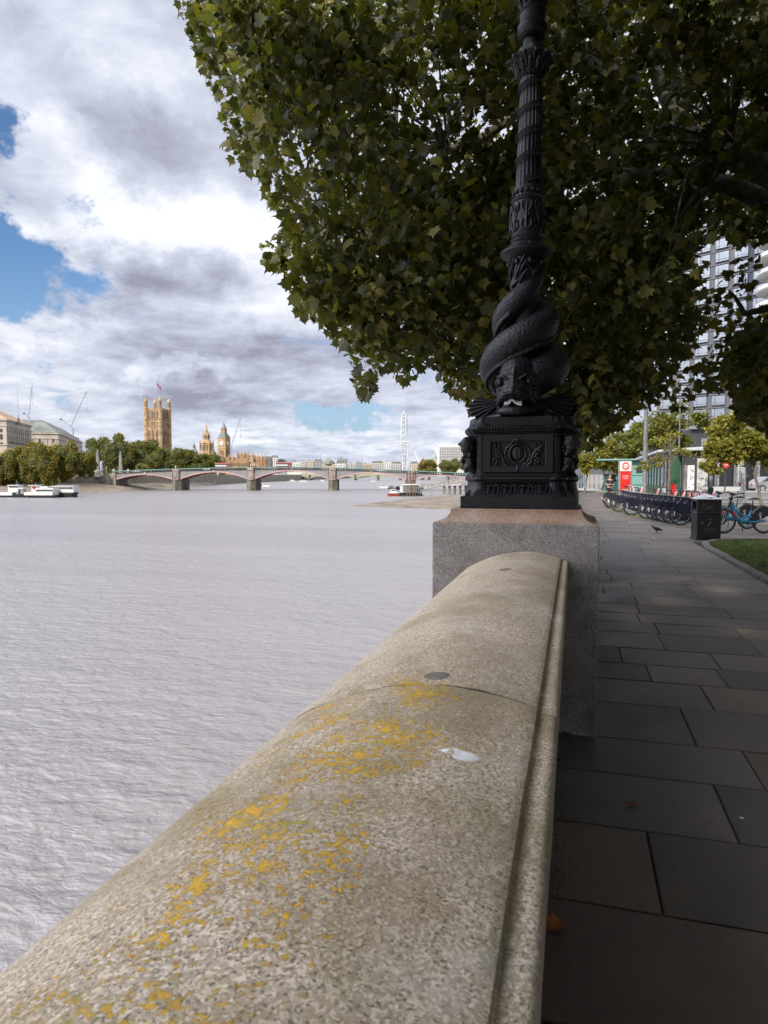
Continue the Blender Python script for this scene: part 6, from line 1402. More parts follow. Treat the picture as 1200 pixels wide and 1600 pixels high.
for i, (px, d, L, lab, dk) in enumerate(((416, 520, 13, 'white cabin cruiser by the second bridge pier, under the middle arch', 0), (407, 530, 6, 'small dark boat at the left of the white cabin cruiser', 1), (600, 470, 14, 'moored white trip boat under the fourth arch, leftmost of the raft', 0), (612, 440, 12, 'dark hulled barge in the raft of boats under the fourth arch', 1), (622, 420, 10, 'black lighter nearest the piles in the raft of boats', 1), (659, 420, 9, 'small dark boat behind the landing stage on its right', 1),
        (474, 900, 12, 'white trip boat far off under the middle arch, right one', 0), (457, 950, 9, 'white trip boat far off under the middle arch, left one', 0), (504, 960, 6, 'tiny white launch far off beside the third bridge pier', 0), (440, 1000, 10, 'dark vessel far off at the left under the middle arch', 1), (583, 900, 8, 'tiny white boat far off under the fourth arch', 0))):
    k_ = .75 if d < 600 else .45
    boat(lab, px, d, [('hull', [('hull', -L / 2, L / 2, L * d / F * .22, -.2, 3.2 * k_, 1 if i % 2 else -1)], M_DARK if dk else MW), ('cabin', [('box', -L * .3, L * .25, L * d / F * .15, 3.2 * k_, 6.8 * k_)], MW if not dk else M_GREYM), ('window', [('box', -L * .27, L * .22, L * d / F * .155, 4.6 * k_, 6.0 * k_)], M_GLASSD), ('mast', [('pole', 0, 6.5 * k_, 10 * k_)], M_GREYM)], name='moored_boat')
# ================================================================ the promenade side
M_BLACK = mat('gloss_black_paint', (.014, .014, .015), .32, .3, 3); M_SILV = mat('brushed_metal', (.42, .42, .41), .38, .2, 6, metal=.6); M_TYRE = mat('tyre_rubber', (.018, .018, .018), .8, .2, 8)
M_GOLD = mat('faded_gilt', (.16, .14, .09), .5, .2, 6); M_NAVY = mat('navy_dock_paint', (.010, .012, .026), .4, .2, 3); M_BIKEB = mat('bright_blue_frame', (.03, .22, .33), .3, .12, 3); M_STICK = mat('white_vinyl', (.75, .75, .74), .5, .04, 3)
M_GLASSP = mat('reflective_glass', (.20, .24, .25), .12, .2, .6, spec=.8); M_DGREEN = mat('dark_green_panel', (.02, .075, .035), .5, .2, 1.2); M_TEALK = mat('kiosk_teal', (.16, .33, .29), .55, .08, .8); M_SIGNR = mat('sign_red', (.78, .025, .02), .4, .05, 2)
M_CHAR = mat('charcoal_cladding', (.045, .047, .052), .6, .2, .6); M_POST = mat('poster_print', (.38, .38, .38), .5, .3, 2.2, col2=(.62, .62, .60)); M_POSTD = mat('poster_grey', (.17, .17, .17), .5, .4, 3, col2=(.30, .30, .30))

# ---------------- litter bin
bp = G(1102, 844.5); bin_ = thing('litter_bin', 'black square litter bin with silver pyramid lid beside the grass corner', 'litter bin', (bp[0] + .06, bp[1] + .34, 0), TH - R(10))
W2 = .275
b = MB(); b.box(-W2 - .015, W2 + .015, -W2 - .015, W2 + .015, 0, .05); b.build('plinth', M_SILV if False else M_BLACK, bin_, bevel=.008)
b = MB(); b.box(-W2, W2, -W2, W2, .05, .665); b.build('body', M_BLACK, bin_, bevel=.012)
b = MB(); b.box(-W2 + .05, W2 - .05, -W2 - .008, -W2 + .01, .11, .61); b.box(-W2 + .07, W2 - .07, -W2 - .014, -W2 - .0085, .13, .59); b.build('door_panel', M_BLACK, bin_, bevel=.004)
b = MB(); b.box(-W2 - .012, W2 + .012, -W2 - .012, W2 + .012, .666, .690); b.build('waist_band', M_BLACK if False else mat('dull_black_band', (.05, .05, .052), .4), bin_, bevel=.004)
b = MB()
for sx_ in (-1, 1):
    for sy_ in (-1, 1): b.box(sx_ * (W2 - .05) - .05, sx_ * (W2 - .05) + .05, sy_ * (W2 - .05) - .05, sy_ * (W2 - .05) + .05, .6905, .985)
b.box(-W2, W2, -W2, W2, .94, .998); b.box(-W2 + .01, W2 - .01, -W2 + .01, W2 - .01, .6905, .74); b.build('hood_frame', M_BLACK, bin_, bevel=.006)
b = MB(); b.box(-W2 + .11, W2 - .11, -W2 + .11, W2 - .11, .74, .93); b.build('liner', mat('bin_liner', (.09, .08, .08), .6, .5, 12, col2=(.30, .20, .2)), bin_)
b = MB(); b.sqstack([(W2 + .02, .999), (W2 + .02, 1.012), (.02, 1.135)]); b.build('pyramid_lid', mat('brushed_lid', (.50, .50, .49), .45, .12, 5, metal=.35), bin_, bevel=.003)
b = MB(); MH = Matrix.Translation((.03, -.20, 1.068)) @ Matrix.Rotation(R(17), 4, 'X'); b.box(-.045, .05, -.045, .04, -.004, .004, 0, MH); b.build('sticker', M_STICK, bin_)
for txt, z in (('LAMBETH', .285), ('COUNCIL', .228)): text_obj(txt, .050, 'lettering', M_GOLD, bin_, (0, -W2 - .0165, z), (R(90), 0, 0), .001, space=1.15)
b = MB(); fy = -W2 - .018
b.tube([(-.03, fy, .36), (.0, fy, .40), (.025, fy, .44), (.02, fy, .49)], [.012, .028, .022, .010], 8, sq=(1, .25)); b.ball((.018, fy, .51), (.018, .006, .018), 8, 6); b.tube([(.03, fy, .45), (.05, fy, .43)], [.008, .006], 6); b.tube([(-.02, fy, .37), (-.05, fy, .34)], [.01, .006], 6); b.build('emblem', M_GOLD, bin_)
b = MB()
for z in (.44, .40): b.box(-.18, -.14, -W2 - .0175, -W2 - .0145, z, z + .018); 
b.build('notice_plate', M_GOLD, bin_)

M_RIMG = mat('grey_rim', (.13, .13, .135), .4, .2, 6)
# ---------------- bicycles
def wheel_mb(r=.345, tr=.024):
    b = MB(); b.torus((0, 0, 0), r - tr, tr, 40, 8, 0); b.torus((0, 0, 0), r - tr * 2.6, .011, 40, 6, 1)
    for i in range(16):
        a = i * math.pi / 8; b.tube([(.02 * math.cos(a + 1), (.02 if i % 2 else -.02), .02 * math.sin(a + 1)), ((r - .06) * math.cos(a), 0, (r - .06) * math.sin(a))], .0022, 4, 1)
    b.tube([(0, -.05, 0), (0, .05, 0)], .028, 10, 1); return b
def share_bike(lab, loc, rot, group='blue hire bicycles behind the bin'):
    t = thing('bicycle', lab, 'bicycle', loc, rot, group)     # front towards -x
    for x in (-.56, .56):
        wv = wheel_mb().build('wheel', [M_TYRE, M_RIMG], t, smooth=True); wv.location = (x, 0, .345)
    b = MB(); b.tube([(-.37, 0, .86), (-.30, 0, .62), (-.20, 0, .42), (-.05, 0, .33), (.12, 0, .31), (.30, 0, .32), (.56, -.0, .345)], [.055, .060, .062, .060, .055, .035, .025], 12, sq=(.62, 1.25))
    b.tube([(.08, 0, .32), (.17, 0, .52), (.21, 0, .62)], [.045, .034, .028], 10); b.tube([(.56, -.06, .345), (.12, -.06, .31)], .022, 8); b.tube([(-.33, 0, .72), (-.06, 0, .50), (.15, 0, .48)], [.030, .022, .02], 8); b.build('frame', M_BIKEB, t, smooth=True)
    b = MB(); b.tube([(.19, 0, .55), (.235, 0, .90)], .016, 8); b.tube([(.10, 0, .925), (.16, 0, .94), (.26, 0, .955), (.37, 0, .95)], [.022, .05, .085, .07], 10, sq=(1, .4)); b.build('saddle', M_BLACK, t, smooth=True)
    b = MB(); b.tube([(-.56, -.05, .345), (-.50, -.05, .55), (-.45, -.03, .70)], .018, 8); b.tube([(-.56, .05, .345), (-.50, .05, .55), (-.45, .03, .70)], .018, 8); b.tube([(-.47, 0, .68), (-.40, 0, .86), (-.35, 0, 1.02), (-.34, 0, 1.06)], [.03, .032, .025, .02], 8)
    b.build('fork', M_BLACK, t, smooth=True)
    b = MB(); b.tube([(-.22, -.31, 1.10), (-.30, -.24, 1.10), (-.34, -.08, 1.05), (-.34, .08, 1.05), (-.30, .24, 1.10), (-.22, .31, 1.10)], .017, 8); b.tube([(-.24, .22, 1.105), (-.22, .31, 1.10)], .022, 8); b.tube([(-.24, -.22, 1.105), (-.22, -.31, 1.10)], .022, 8); b.ball((-.38, 0, .96), (.06, .06, .045), 10, 8); b.box(-.38, -.28, -.05, .05, 1.06, 1.10); b.tube([(-.30, -.2, 1.12), (-.32, -.22, 1.17)], .015, 6); b.build('handlebar', M_BLACK, t, smooth=True)
    b = MB(); N = 16; V = []; rr_ = .395
    for i in range(N + 1):
        a = R(8) + R(165) * i / N
        for (r_, y_) in ((rr_, -.045), (rr_, .045)): V.append((.56 + r_ * math.cos(a), y_, .345 + r_ * math.sin(a)))
    b.add(V, [(2 * i, 2 * i + 1, 2 * i + 3, 2 * i + 2) for i in range(N)])
    fan = [(.56 + rr_ * math.cos(R(40) + R(133) * i / 12), .345 + rr_ * math.sin(R(40) + R(133) * i / 12)) for i in range(13)] + [(.27, .34), (.52, .42)]
    b.prism(fan, -.052, -.046, 'y'); b.prism(fan, .046, .052, 'y'); mg = b.build('rear_skirt', M_BLACK, t)
    b = MB(); b.torus((.42, -.056, .53), .032, .008, 16, 5, M=None); b.beam((.42, -.056, .50), (.42, -.056, .42), .016); b.beam((.39, -.056, .455), (.45, -.056, .455), .014); b.build('symbol', M_STICK, mg)
    text_obj('dott', .11, 'lettering', M_STICK, t, (.215, -.05, .50), (R(90), R(-68), 0), .002)
    b = MB(); b.tube([(-.34, -.055, .62), (-.24, -.062, .45)], [.020, .020], 8); b.build('red_tag', M_SIGNR, t); b = MB(); b.tube([(.02, .08, .30), (.04, .13, .02)], .010, 6); b.tube([(.10, 0, .30), (.10, -.10, .30)], .012, 6); b.torus((.10, -.075, .30), .08, .007, 20, 5); b.build('stand', M_BLACK, t)
    b = MB(); b.box(.90, .93, -.03, .03, .58, .64); b.build('rear_light', M_SIGNR, t)
    b = MB(); b.tube([(.28, -.05, .74), (.60, -.05, .76), (.62, .05, .76), (.28, .05, .74)], .010, 6); b.build('rack', M_BLACK, t)
    return t
pA = G(1158, 833.5); sb = share_bike('blue hire bicycle nearest the camera, parked right behind the litter bin', (pA[0] + .06, pA[1], 0), TH + R(2))
pB = G(1147, 828); dup(sb, (pB[0] - .08, pB[1] + .25, 0), TH + R(4), 'second blue hire bicycle, mostly hidden behind the nearest one')
# ---------------- cycle hire docks
dA = Vector(tuple(G(1080, 822))); dB = Vector(tuple(G(958, 789.5)))
def dock_line(u):                 # gentle curve of the stand
    p = dA.lerp(dB, u); n = Vector((dB.y - dA.y, dA.x - dB.x, 0)).normalized(); return p - n * (.55 * math.sin(math.pi * u)) * 1.0
dk = thing('hire_dock', 'dark navy docking point in the long row beside the path', 'docking post', (0, 0, 0), 0, 'docking points of the cycle hire stand')
b = MB(); b.prism([(-.10, .03), (.42, .03), (.30, .52), (.20, .84), (-.02, .84), (-.13, .55)], -.055, .055, 'y'); b.build('body', M_NAVY, dk, bevel=.012)
b = MB(); b.box(-.16, .50, -.16, .16, 0, .025); b.build('base_plate', M_SILV, dk); b = MB(); b.box(-.05, .21, -.062, .062, .842, .862); b.box(-.142, -.128, -.03, .03, .60, .70); b.build('cap', M_SILV, dk)
hb = thing('hire_bicycle', 'red and white hire bicycle locked in a navy docking point', 'bicycle', (0, 0, 0), 0, 'hire bicycles locked in the docking points')   # front wheel in the dock, tail over the path at -x
M_GREYF = mat('dark_grey_frame', (.035, .037, .042), .4, .2, 3); M_PALE = mat('pale_pink_vinyl', (.62, .45, .44), .5, .1, 3)
for x in (-.42, .66): wv = wheel_mb(.335, .022).build('wheel', [M_TYRE, M_RIMG], hb, smooth=True); wv.location = (x, 0, .335)
b = MB(); b.tube([(-.42, 0, .335), (-.10, 0, .32), (.12, 0, .42), (.38, 0, .72), (.42, 0, .84)], [.025, .045, .05, .045, .035], 10); b.tube([(-.10, 0, .32), (-.20, 0, .62)], .03, 8); b.tube([(.66, .05, .335), (.50, .04, .62), (.42, 0, .86)], .02, 8); b.tube([(.66, -.05, .335), (.50, -.04, .62)], .02, 8); b.build('frame', M_GREYF, hb, smooth=True)
b = MB(); b.tube([(-.18, 0, .58), (-.23, 0, .84)], .015, 8); b.tube([(-.36, 0, .88), (-.28, 0, .885), (-.18, 0, .87), (-.08, 0, .86)], [.07, .085, .05, .02], 10, sq=(1, .4)); b.build('saddle', M_BLACK, hb, smooth=True)
fan = [(-.42 + .37 * math.cos(R(12) + R(120) * i / 12), .335 + .37 * math.sin(R(12) + R(120) * i / 12)) for i in range(13)] + [(-.42, .36)]
b = MB(); b.prism(fan, -.046, -.040, 'y'); b.prism(fan, .040, .046, 'y'); b.build('rear_skirt', M_NAVY, hb)
b = MB(); b.tube([(.42, 0, .84), (.40, 0, 1.02)], .02, 8); b.tube([(.22, -.28, 1.05), (.34, -.20, 1.06), (.40, 0, 1.03), (.34, .20, 1.06), (.22, .28, 1.05)], .016, 8); b.build('handlebar', M_BLACK, hb, smooth=True)
b = MB(); b.prism([(.42, .70), (.47, .70), (.60, 1.06), (.54, 1.08)], -.09, .09, 'y'); ppan = b.build('front_panel', M_PALE, hb, bevel=.02); b = MB(); b.prism([(.405, .74), (.416, .735), (.525, 1.03), (.512, 1.035)], -.05, .05, 'y'); b.build('number_plate', M_SIGNR, ppan)
b = MB(); b.box(-.815, -.795, -.04, .04, .40, .46); b.box(-.62, -.60, -.045, -.02, .30, .44); b.build('reflector', M_STICK, hb)
ND = 27; used = False; bikes_at = {0, 1, 2, 3, 4, 5, 9, 14, 19, 20, 23, 25}
first_b = True
import copy
for i in range(ND):
    u = ((i + .2) / ND) ** .93; p = dock_line(u); q2 = dock_line(u + .01); dr = (q2 - p).normalized(); rot = math.atan2(dr.y, dr.x) - math.pi / 2 + R(-10)
    loc = (p.x + .45, p.y + .1, 0)
    if i == 0: dk.location = loc; dk.rotation_euler = (0, 0, rot)
    else: dup(dk, loc, rot)
    if i in bikes_at:
        off = Vector((-.28, .02, 0)); off.rotate(Matrix.Rotation(rot, 3, 'Z')); bl_ = (loc[0] + off.x, loc[1] + off.y, 0)
        if first_b: hb.location = bl_; hb.rotation_euler = (0, 0, rot); first_b = False; hbr = hb
        else: dup(hb, (bl_[0] + random.uniform(-.06, .05), bl_[1], 0), rot + R(random.uniform(-5, 5)))
b = MB(); pts = [dock_line(u) for u in [i / 30 for i in range(-1, 32)]]; V = []
for p in pts: V += [(p.x - .15, p.y, -.012), (p.x + 1.5, p.y, -.012)]
b.add(V, [(2 * i, 2 * i + 1, 2 * i + 3, 2 * i + 2) for i in range(len(pts) - 1)]); b.v = [(x, y, z + .016) for x, y, z in b.v]; o = b.build('cycle_stand_base', mat('mossy_slab', (.11, .11, .08), .85, .35, 2, col2=(.19, .185, .165))); struct(o)
mg_poly = [(p.x - .42, p.y) for p in pts[1:-1]] + [(p.x - .05, p.y) for p in reversed(pts[1:-1])]
g = grass_blades('weeds', mg_poly, (min(x for x, y in mg_poly), max(x for x, y in mg_poly), dA.y, dB.y), 16000, .015, .05, M_GRASS); tag(g, 'low green weeds growing along the path edge below the docks', 'weeds', kind='stuff')

# ---------------- pigeon
pg = G(1026, 832.5); b = MB()
b.tube([(-.115, 0, .165), (-.085, 0, .160), (-.05, 0, .130), (.0, 0, .112), (.06, 0, .100), (.11, 0, .085), (.16, 0, .070)], [.022, .026, .045, .055, .046, .026, .010], 14, sq=(.82, 1)); b.ball((-.125, 0, .195), (.022, .019, .020), 12, 8); b.tube([(-.118, 0, .188), (-.108, 0, .165)], [.018, .022], 10); b.tube([(-.143, 0, .192), (-.163, 0, .185)], [.006, .0015], 6)
for s_ in (-1, 1): b.tube([(-.03, s_ * .035, .13), (.04, s_ * .045, .115), (.12, s_ * .022, .088)], [.022, .028, .006], 8, sq=(.5, 1)); b.tube([(.0 + s_ * .018, s_ * .02, .07), (.005 + s_ * .022, s_ * .02, .004)], [.008, .004], 6); b.tube([(-.02 + s_ * .022, s_ * .02, .004), (.02 + s_ * .022, s_ * .02, .004)], [.003, .003], 5)
pgo = b.build('pigeon', mat('pigeon_feathers', (.035, .032, .032), .7, .35, 30, col2=(.075, .065, .06)), None, smooth=True, loc=tuple(pg), rotz=TH - R(8)); tag(pgo, 'dark pigeon walking to the left on the paving before the docks', 'pigeon')

# ---------------- runner
def skin_body(name, J, E_, m, parent=None, sub=2):
    me = bpy.data.meshes.new(name); me.from_pydata([j[0] for j in J], E_, []); o = bpy.data.objects.new(name, me); COL.objects.link(o); o.modifiers.new('skin', 'SKIN')
    for i, j in enumerate(J): r_ = j[1]; me.skin_vertices[0].data[i].radius = (r_, r_) if not hasattr(r_, '__len__') else r_
    me.skin_vertices[0].data[0].use_root = True; s_ = o.modifiers.new('sub', 'SUBSURF'); s_.levels = sub; s_.render_levels = sub
    evaluated(o, name); o.data.materials.clear(); o.data.materials.append(m); o.data.polygons.foreach_set('use_smooth', [True] * len(o.data.polygons)); o.parent = parent; return o
rp = PD(952.5, 39.5); prs = thing('person', 'runner in dark t-shirt and black shorts coming along the path with bent arms', 'person', tuple(rp), TH + R(8)); prs.scale = (.92,) * 3
M_SKIN = mat('skin', (.42, .24, .17), .55, .08, 10)
# faces -y (towards the camera); x to the right of the picture
J = [((0, 0, .93), .115), ((0, .01, 1.10), .125), ((0, .0, 1.27), .135), ((0, -.01, 1.40), .10), ((0, -.02, 1.50), .052), ((0, -.03, 1.56), .065), ((0, -.035, 1.64), .085), ((0, -.03, 1.71), .07),
     ((-.17, 0, 1.40), .058), ((-.25, .05, 1.15), .045), ((-.14, -.18, 1.10), .034), ((-.10, -.24, 1.14), .030), ((.17, 0, 1.40), .058), ((.25, .06, 1.15), .045), ((.20, -.16, 1.07), .034), ((.17, -.23, 1.08), .030),
     ((-.09, 0, .88), .095), ((-.10, -.06, .50), .062), ((-.09, .04, .26), .052), ((-.09, .06, .08), .036), ((-.09, -.03, .045), .034), ((-.09, -.12, .035), .028), ((.09, 0, .88), .095), ((.10, -.02, .52), .062), ((.10, .24, .34), .05), ((.10, .40, .22), .035), ((.10, .42, .14), .032), ((.10, .40, .08), .028)]
E_ = [(0, 1), (1, 2), (2, 3), (3, 4), (4, 5), (5, 6), (6, 7), (3, 8), (8, 9), (9, 10), (10, 11), (3, 12), (12, 13), (13, 14), (14, 15), (0, 16), (16, 17), (17, 18), (18, 19), (19, 20), (20, 21), (0, 22), (22, 23), (23, 24), (24, 25), (25, 26), (26, 27)]
for hi, s_, bx_ in ((11, -1, (-.10, -.24, 1.14)), (15, 1, (.17, -.23, 1.08))):
    for k_ in range(4):
        L_ = (.045, .05, .048, .038)[k_]; n0 = len(J); z_ = .024 - .016 * k_; J.append(((bx_[0] - s_ * .01, bx_[1] - .035, bx_[2] + z_), .010)); J.append(((bx_[0] - s_ * .03, bx_[1] - .035 - L_ * .6, bx_[2] + z_ + .004), .009)); J.append(((bx_[0] - s_ * .055, bx_[1] - .04 - L_ * .45, bx_[2] + z_), .008)); E_ += [(hi, n0), (n0, n0 + 1), (n0 + 1, n0 + 2)]
    n0 = len(J); J.append(((bx_[0] - s_ * .03, bx_[1] - .01, bx_[2] + .035), .011)); J.append(((bx_[0] - s_ * .05, bx_[1] - .035, bx_[2] + .045), .009)); E_ += [(hi, n0), (n0, n0 + 1)]
bodyo = skin_body('body', J, E_, M_SKIN, prs)
b = MB(); b.ball((0, -.04, 1.655), (.072, .085, .105), 16, 12); b.ball((0, -.125, 1.645), (.012, .02, .022), 8, 6)
for s_ in (-1, 1): b.ball((s_ * .074, -.03, 1.645), (.012, .02, .03), 8, 6)
b.build('head', M_SKIN, prs, smooth=True)
b = MB()
for s_ in (-1, 1): b.ball((s_ * .028, -.115, 1.668), .010, 8, 6)
b.box(-.022, .022, -.124, -.115, 1.603, 1.609); b.build('face', M_DARK, prs)
b = MB(); b.ball((0, -.022, 1.70), (.080, .090, .080), 16, 10); b.ball((0, .06, 1.66), (.05, .05, .05), 10, 8); b.build('hair', mat('brown_hair', (.10, .06, .035), .8, .3, 20), prs, smooth=True)
skin_body('t_shirt', [((0, 0, .94), .135), ((0, .01, 1.10), .142), ((0, 0, 1.27), .152), ((0, -.01, 1.40), .115), ((-.17, 0, 1.39), .075), ((-.235, .03, 1.22), .068), ((.17, 0, 1.39), .075), ((.235, .03, 1.22), .068), ((0, -.015, 1.455), .07)], [(0, 1), (1, 2), (2, 3), (3, 4), (4, 5), (3, 6), (6, 7), (3, 8)], mat('dark_grey_cotton', (.035, .036, .045), .9, .25, 8), prs)
skin_body('shorts', [((0, 0, .93), .13), ((-.09, -.01, .84), .112), ((-.10, -.05, .62), .095), ((.09, 0, .84), .112), ((.10, -.01, .64), .095)], [(0, 1), (1, 2), (0, 3), (3, 4)], mat('black_nylon', (.012, .012, .015), .6, .2, 8), prs)
for sx_, y_, z_ in ((-.09, -.04, .04), (.10, .41, .14)): b = MB(); b.ball((sx_, y_, z_), (.045, .13, .045) if y_ < 0 else (.045, .05, .12), 10, 8); b.build('shoe', MATS['white_vinyl'], prs, smooth=True)

# ---------------- teal kiosk, shelters and hoardings
def pbox(name, label, cat, px0, px1, d, top, dp, m, z0=0.0, rot=0.0, parts=None, group=None):
    s_ = d / F; t = far_thing(name, label, cat, px0, d, z0, group, rot - math.atan((px0 - 600) / F)); Wd = (px1 - px0) * s_; H = ZD(top, d) - z0; b = MB(); b.box(0, Wd, 0, dp, 0, H); b.build('wall', m, t, bevel=.02)
    return t, Wd, H
t, Wd, H = pbox('kiosk', 'teal green kiosk with overhanging roof behind the red route sign', 'kiosk', 966, 1001, 50, 719.5, 3, M_TEALK)
b = MB(); b.box(-1.6, Wd + .1, -.5, 3.2, H, H + .10); b.build('roof', M_TEALK, t, bevel=.02); b = MB()
for z in (1.55, .85): b.box(.7, Wd - .02, -.03, -.001, z, z + .03)
b.build('panel_seam', M_DGREEN, t); b = MB(); b.box(Wd - .40, Wd - .02, -.03, -.001, 1.75, 2.15); b.tube([(Wd - .40, -.03, 1.75), (Wd - .40, -.03, 2.12), (Wd - .30, -.03, 2.22), (Wd - .05, -.03, 2.22)], .05, 6); b.build('hatch', M_DARK, t)
t, Wd, H = pbox('kiosk', 'smaller teal green cabin beyond the runner', 'kiosk', 944, 966, 62, 742, 3, M_TEALK); b = MB(); b.box(.5, Wd - .3, -.03, -.001, 1.0, 1.55); b.build('window', M_GLASSD, t); b = MB(); b.box(-.1, Wd + .1, -.2, 3.1, H, H + .08); b.build('roof', M_DGREEN, t)
# red route sign
s_ = 46 / F; t = far_thing('sign_totem', 'tall red and white cycle hire sign with red ring emblem', 'sign', 968, 46, 0); Wd = 17.5 * s_; H = ZD(720, 46); zr_ = ZD(736, 46)
b = MB(); b.box(-.06, Wd + .06, 0, .16, 0, H); b.build('frame', M_SILV, t, bevel=.01); b = MB(); b.box(0, Wd, -.02, -.001, zr_, H - .05); b.build('white_panel', M_STICK, t); b = MB(); b.box(.05, Wd - .05, -.02, -.001, .15, zr_ - .13); rp_ = b.build('red_panel', M_SIGNR, t); b = MB(); b.box(0, Wd, -.025, -.001, zr_ - .11, zr_ - .012); b.build('red_band', M_SIGNR, t)
b = MB(); b.torus((Wd / 2, -.03, (zr_ + H) / 2), .21, .042, 28, 6); b.build('emblem_ring', M_SIGNR, t, smooth=True); b = MB(); b.box(Wd / 2 - .29, Wd / 2 + .29, -.052, -.03, (zr_ + H) / 2 - .055, (zr_ + H) / 2 + .055); b.build('emblem_bar', M_STICK, t)
text_obj('CYCLES', .085, 'lettering', M_SIGNR, t, (Wd / 2, -.054, (zr_ + H) / 2), (R(90), 0, 0), .001); 
b = MB()
for i, w_ in enumerate((.40, .46, .34, .40)): b.box(Wd / 2 - w_ / 2, Wd / 2 + w_ / 2, -.024, -.021, zr_ - .32 - i * .075, zr_ - .32 - i * .075 + .030)
b.prism([(.42, .16), (Wd - .06, .16), (Wd - .06, .62), (.62, .55), (.60, .75), (.57, .55), (.5, .4)], -.0245, -.021, 'y'); b.build('printed_text', MATS['pale_pink_vinyl'], rp_)
for i, (px0, px1, d, m_, lab) in enumerate(((914, 927, 72, mat('grey_hoarding', (.30, .30, .30), .6, .12, .6), 'pale grey hoarding panel left of the runner behind the slim trunks'), (928.5, 941, 71, mat('grey_hoarding', (0, 0, 0)), 'pale grey hoarding panel just behind the runner'), (904, 911, 76, mat('blue_tarpaulin', (.04, .09, .16), .7, .3, 1), 'blue covered crate stack beside the lamp base at the path end'))):
    t, Wd, H = pbox('hoarding', lab, 'hoarding', px0, px1, d, 742, .4, m_); b = MB()
    for x in (0, Wd / 2, Wd): b.box(x - .05, x + .05, -.08, -.001, 0, H + .05)
    b.build('upright', M_POSTD, t)

# glazed pavilion along the path
PX, PY0, PY1 = 4.75, 37.0, 49.5; t = thing('cafe_pavilion', 'long glazed cafe pavilion with pale sloping roof edge behind the docks', 'pavilion', (0, 0, 0))
b = MB(); b.box(PX, PX + 2.0, PY0 + .06, PY1, .0, .95); b.build('lower_wall', M_DGREEN, t); b = MB(); b.box(PX + .02, PX + 1.95, PY0 + .1, PY1 - .05, .9505, 2.45); b.build('window', M_GLASSP, t)
b = MB()
for y_ in np.linspace(PY0 + .1, PY1 - .05, 9): b.box(PX - .03, PX + .05, y_ - .04, y_ + .04, .95, 2.45)
b.box(PX - .035, PX + .04, PY0 + .1, PY1, 2.0, 2.06); b.build('mullion', M_CHAR, t)
b = MB(); b.add([(PX - .7, PY0 - .4, 2.75), (PX + 2.4, PY0 - .4, 2.95), (PX + 2.4, PY1 + .4, 2.95), (PX - .7, PY1 + .4, 2.62), (PX - .7, PY0 - .4, 2.87), (PX + 2.4, PY0 - .4, 3.07), (PX + 2.4, PY1 + .4, 3.07), (PX - .7, PY1 + .4, 2.74)], [(0, 1, 2, 3), (4, 7, 6, 5), (0, 4, 5, 1), (1, 5, 6, 2), (2, 6, 7, 3), (3, 7, 4, 0)]); b.build('roof', mat('pale_roof_edge', (.42, .44, .43), .5, .15, 1), t)
b = MB(); b.box(PX + .02, PX + 1.95, PY0 + .1, PY1 - .05, 2.4505, 2.72); b.build('fascia', mat('mottled_fascia', (.10, .11, .10), .6, .5, 2.5, col2=(.42, .44, .42)), t)
text_obj('DEWS', .42, 'lettering', M_STICK, t, (PX - .02, 39.6, .72), (R(90), 0, R(-90)), .01, space=1.25)
b = MB(); b.tube([(PX - .02, 40.5, 2.1), (PX - .02, 40.2, 2.2), (PX - .02, 40.0, 2.0), (PX - .02, 39.9, 1.5), (PX - .02, 40.0, 1.15), (PX - .02, 40.25, 1.2), (PX - .02, 40.3, 1.5), (PX - .02, 40.2, 1.9)], .035, 6); b.build('logo_drawing', mat('etched_glass', (.30, .33, .31), .4), t)
# end wall: green pier, doors and posters
b = MB(); b.box(PX - .04, PX + .42, PY0 - .12, PY0 + .05, 0, 2.62); b.build('green_pier', M_DGREEN, t); b = MB(); b.box(PX - .02, PX + .22, PY0 - .15, PY0 - .121, .55, 1.15); b.build('red_notice', M_SIGNR, t)
t = thing('poster_shelter', 'dark framed shelter with white printed posters at the near end of the pavilion', 'poster display', (PX + .44, PY0 - .5, 0), TH * .55); t.scale = (.64, 1, 1)
b = MB(); b.box(0, .10, 0, .12, 0, 2.7); b.box(.95, 1.1, 0, .12, 0, 2.7); b.box(1.95, 2.05, 0, .12, 0, 2.6); b.box(-.05, 2.1, 0, 1.2, 2.7, 2.8); b.box(.1, .95, .02, .1, 2.1, 2.7); b.box(1.1, 1.95, .02, .1, 2.45, 2.7); b.build('frame', M_CHAR, t, bevel=.01)
b = MB(); b.box(.12, .38, .03, .09, 0, 2.1); b.build('door', M_POSTD, t); b = MB(); b.box(.42, .93, .02, .09, .85, 2.08); b.build('poster', M_STICK, t); rr = random.Random(2); b = MB()
for i in range(16): x = .46 + rr.random() * .36; z = .92 + rr.random() * 1.05; b.box(x, x + rr.uniform(.03, .1), .012, .0195, z, z + rr.uniform(.015, .10))
b.build('print', M_POSTD, t); b = MB(); b.box(.42, .93, .03, .09, 0, .83); b.build('lower_panel', M_POSTD, t); b = MB(); b.box(1.12, 1.93, .02, .08, .3, 2.43); b.build('poster', M_POST, t); b = MB()
for i in range(14): x = 1.2 + rr.random() * .55; z = .5 + rr.random() * 1.7; b.box(x, x + rr.uniform(.05, .22), .012, .0195, z, z + rr.uniform(.02, .12))
b.build('print', M_POSTD, t); b = MB(); b.box(-.3, 2.2, -.35, 1.5, 2.81, 2.89); b.build('roof', MATS['pale_roof_edge'], t)
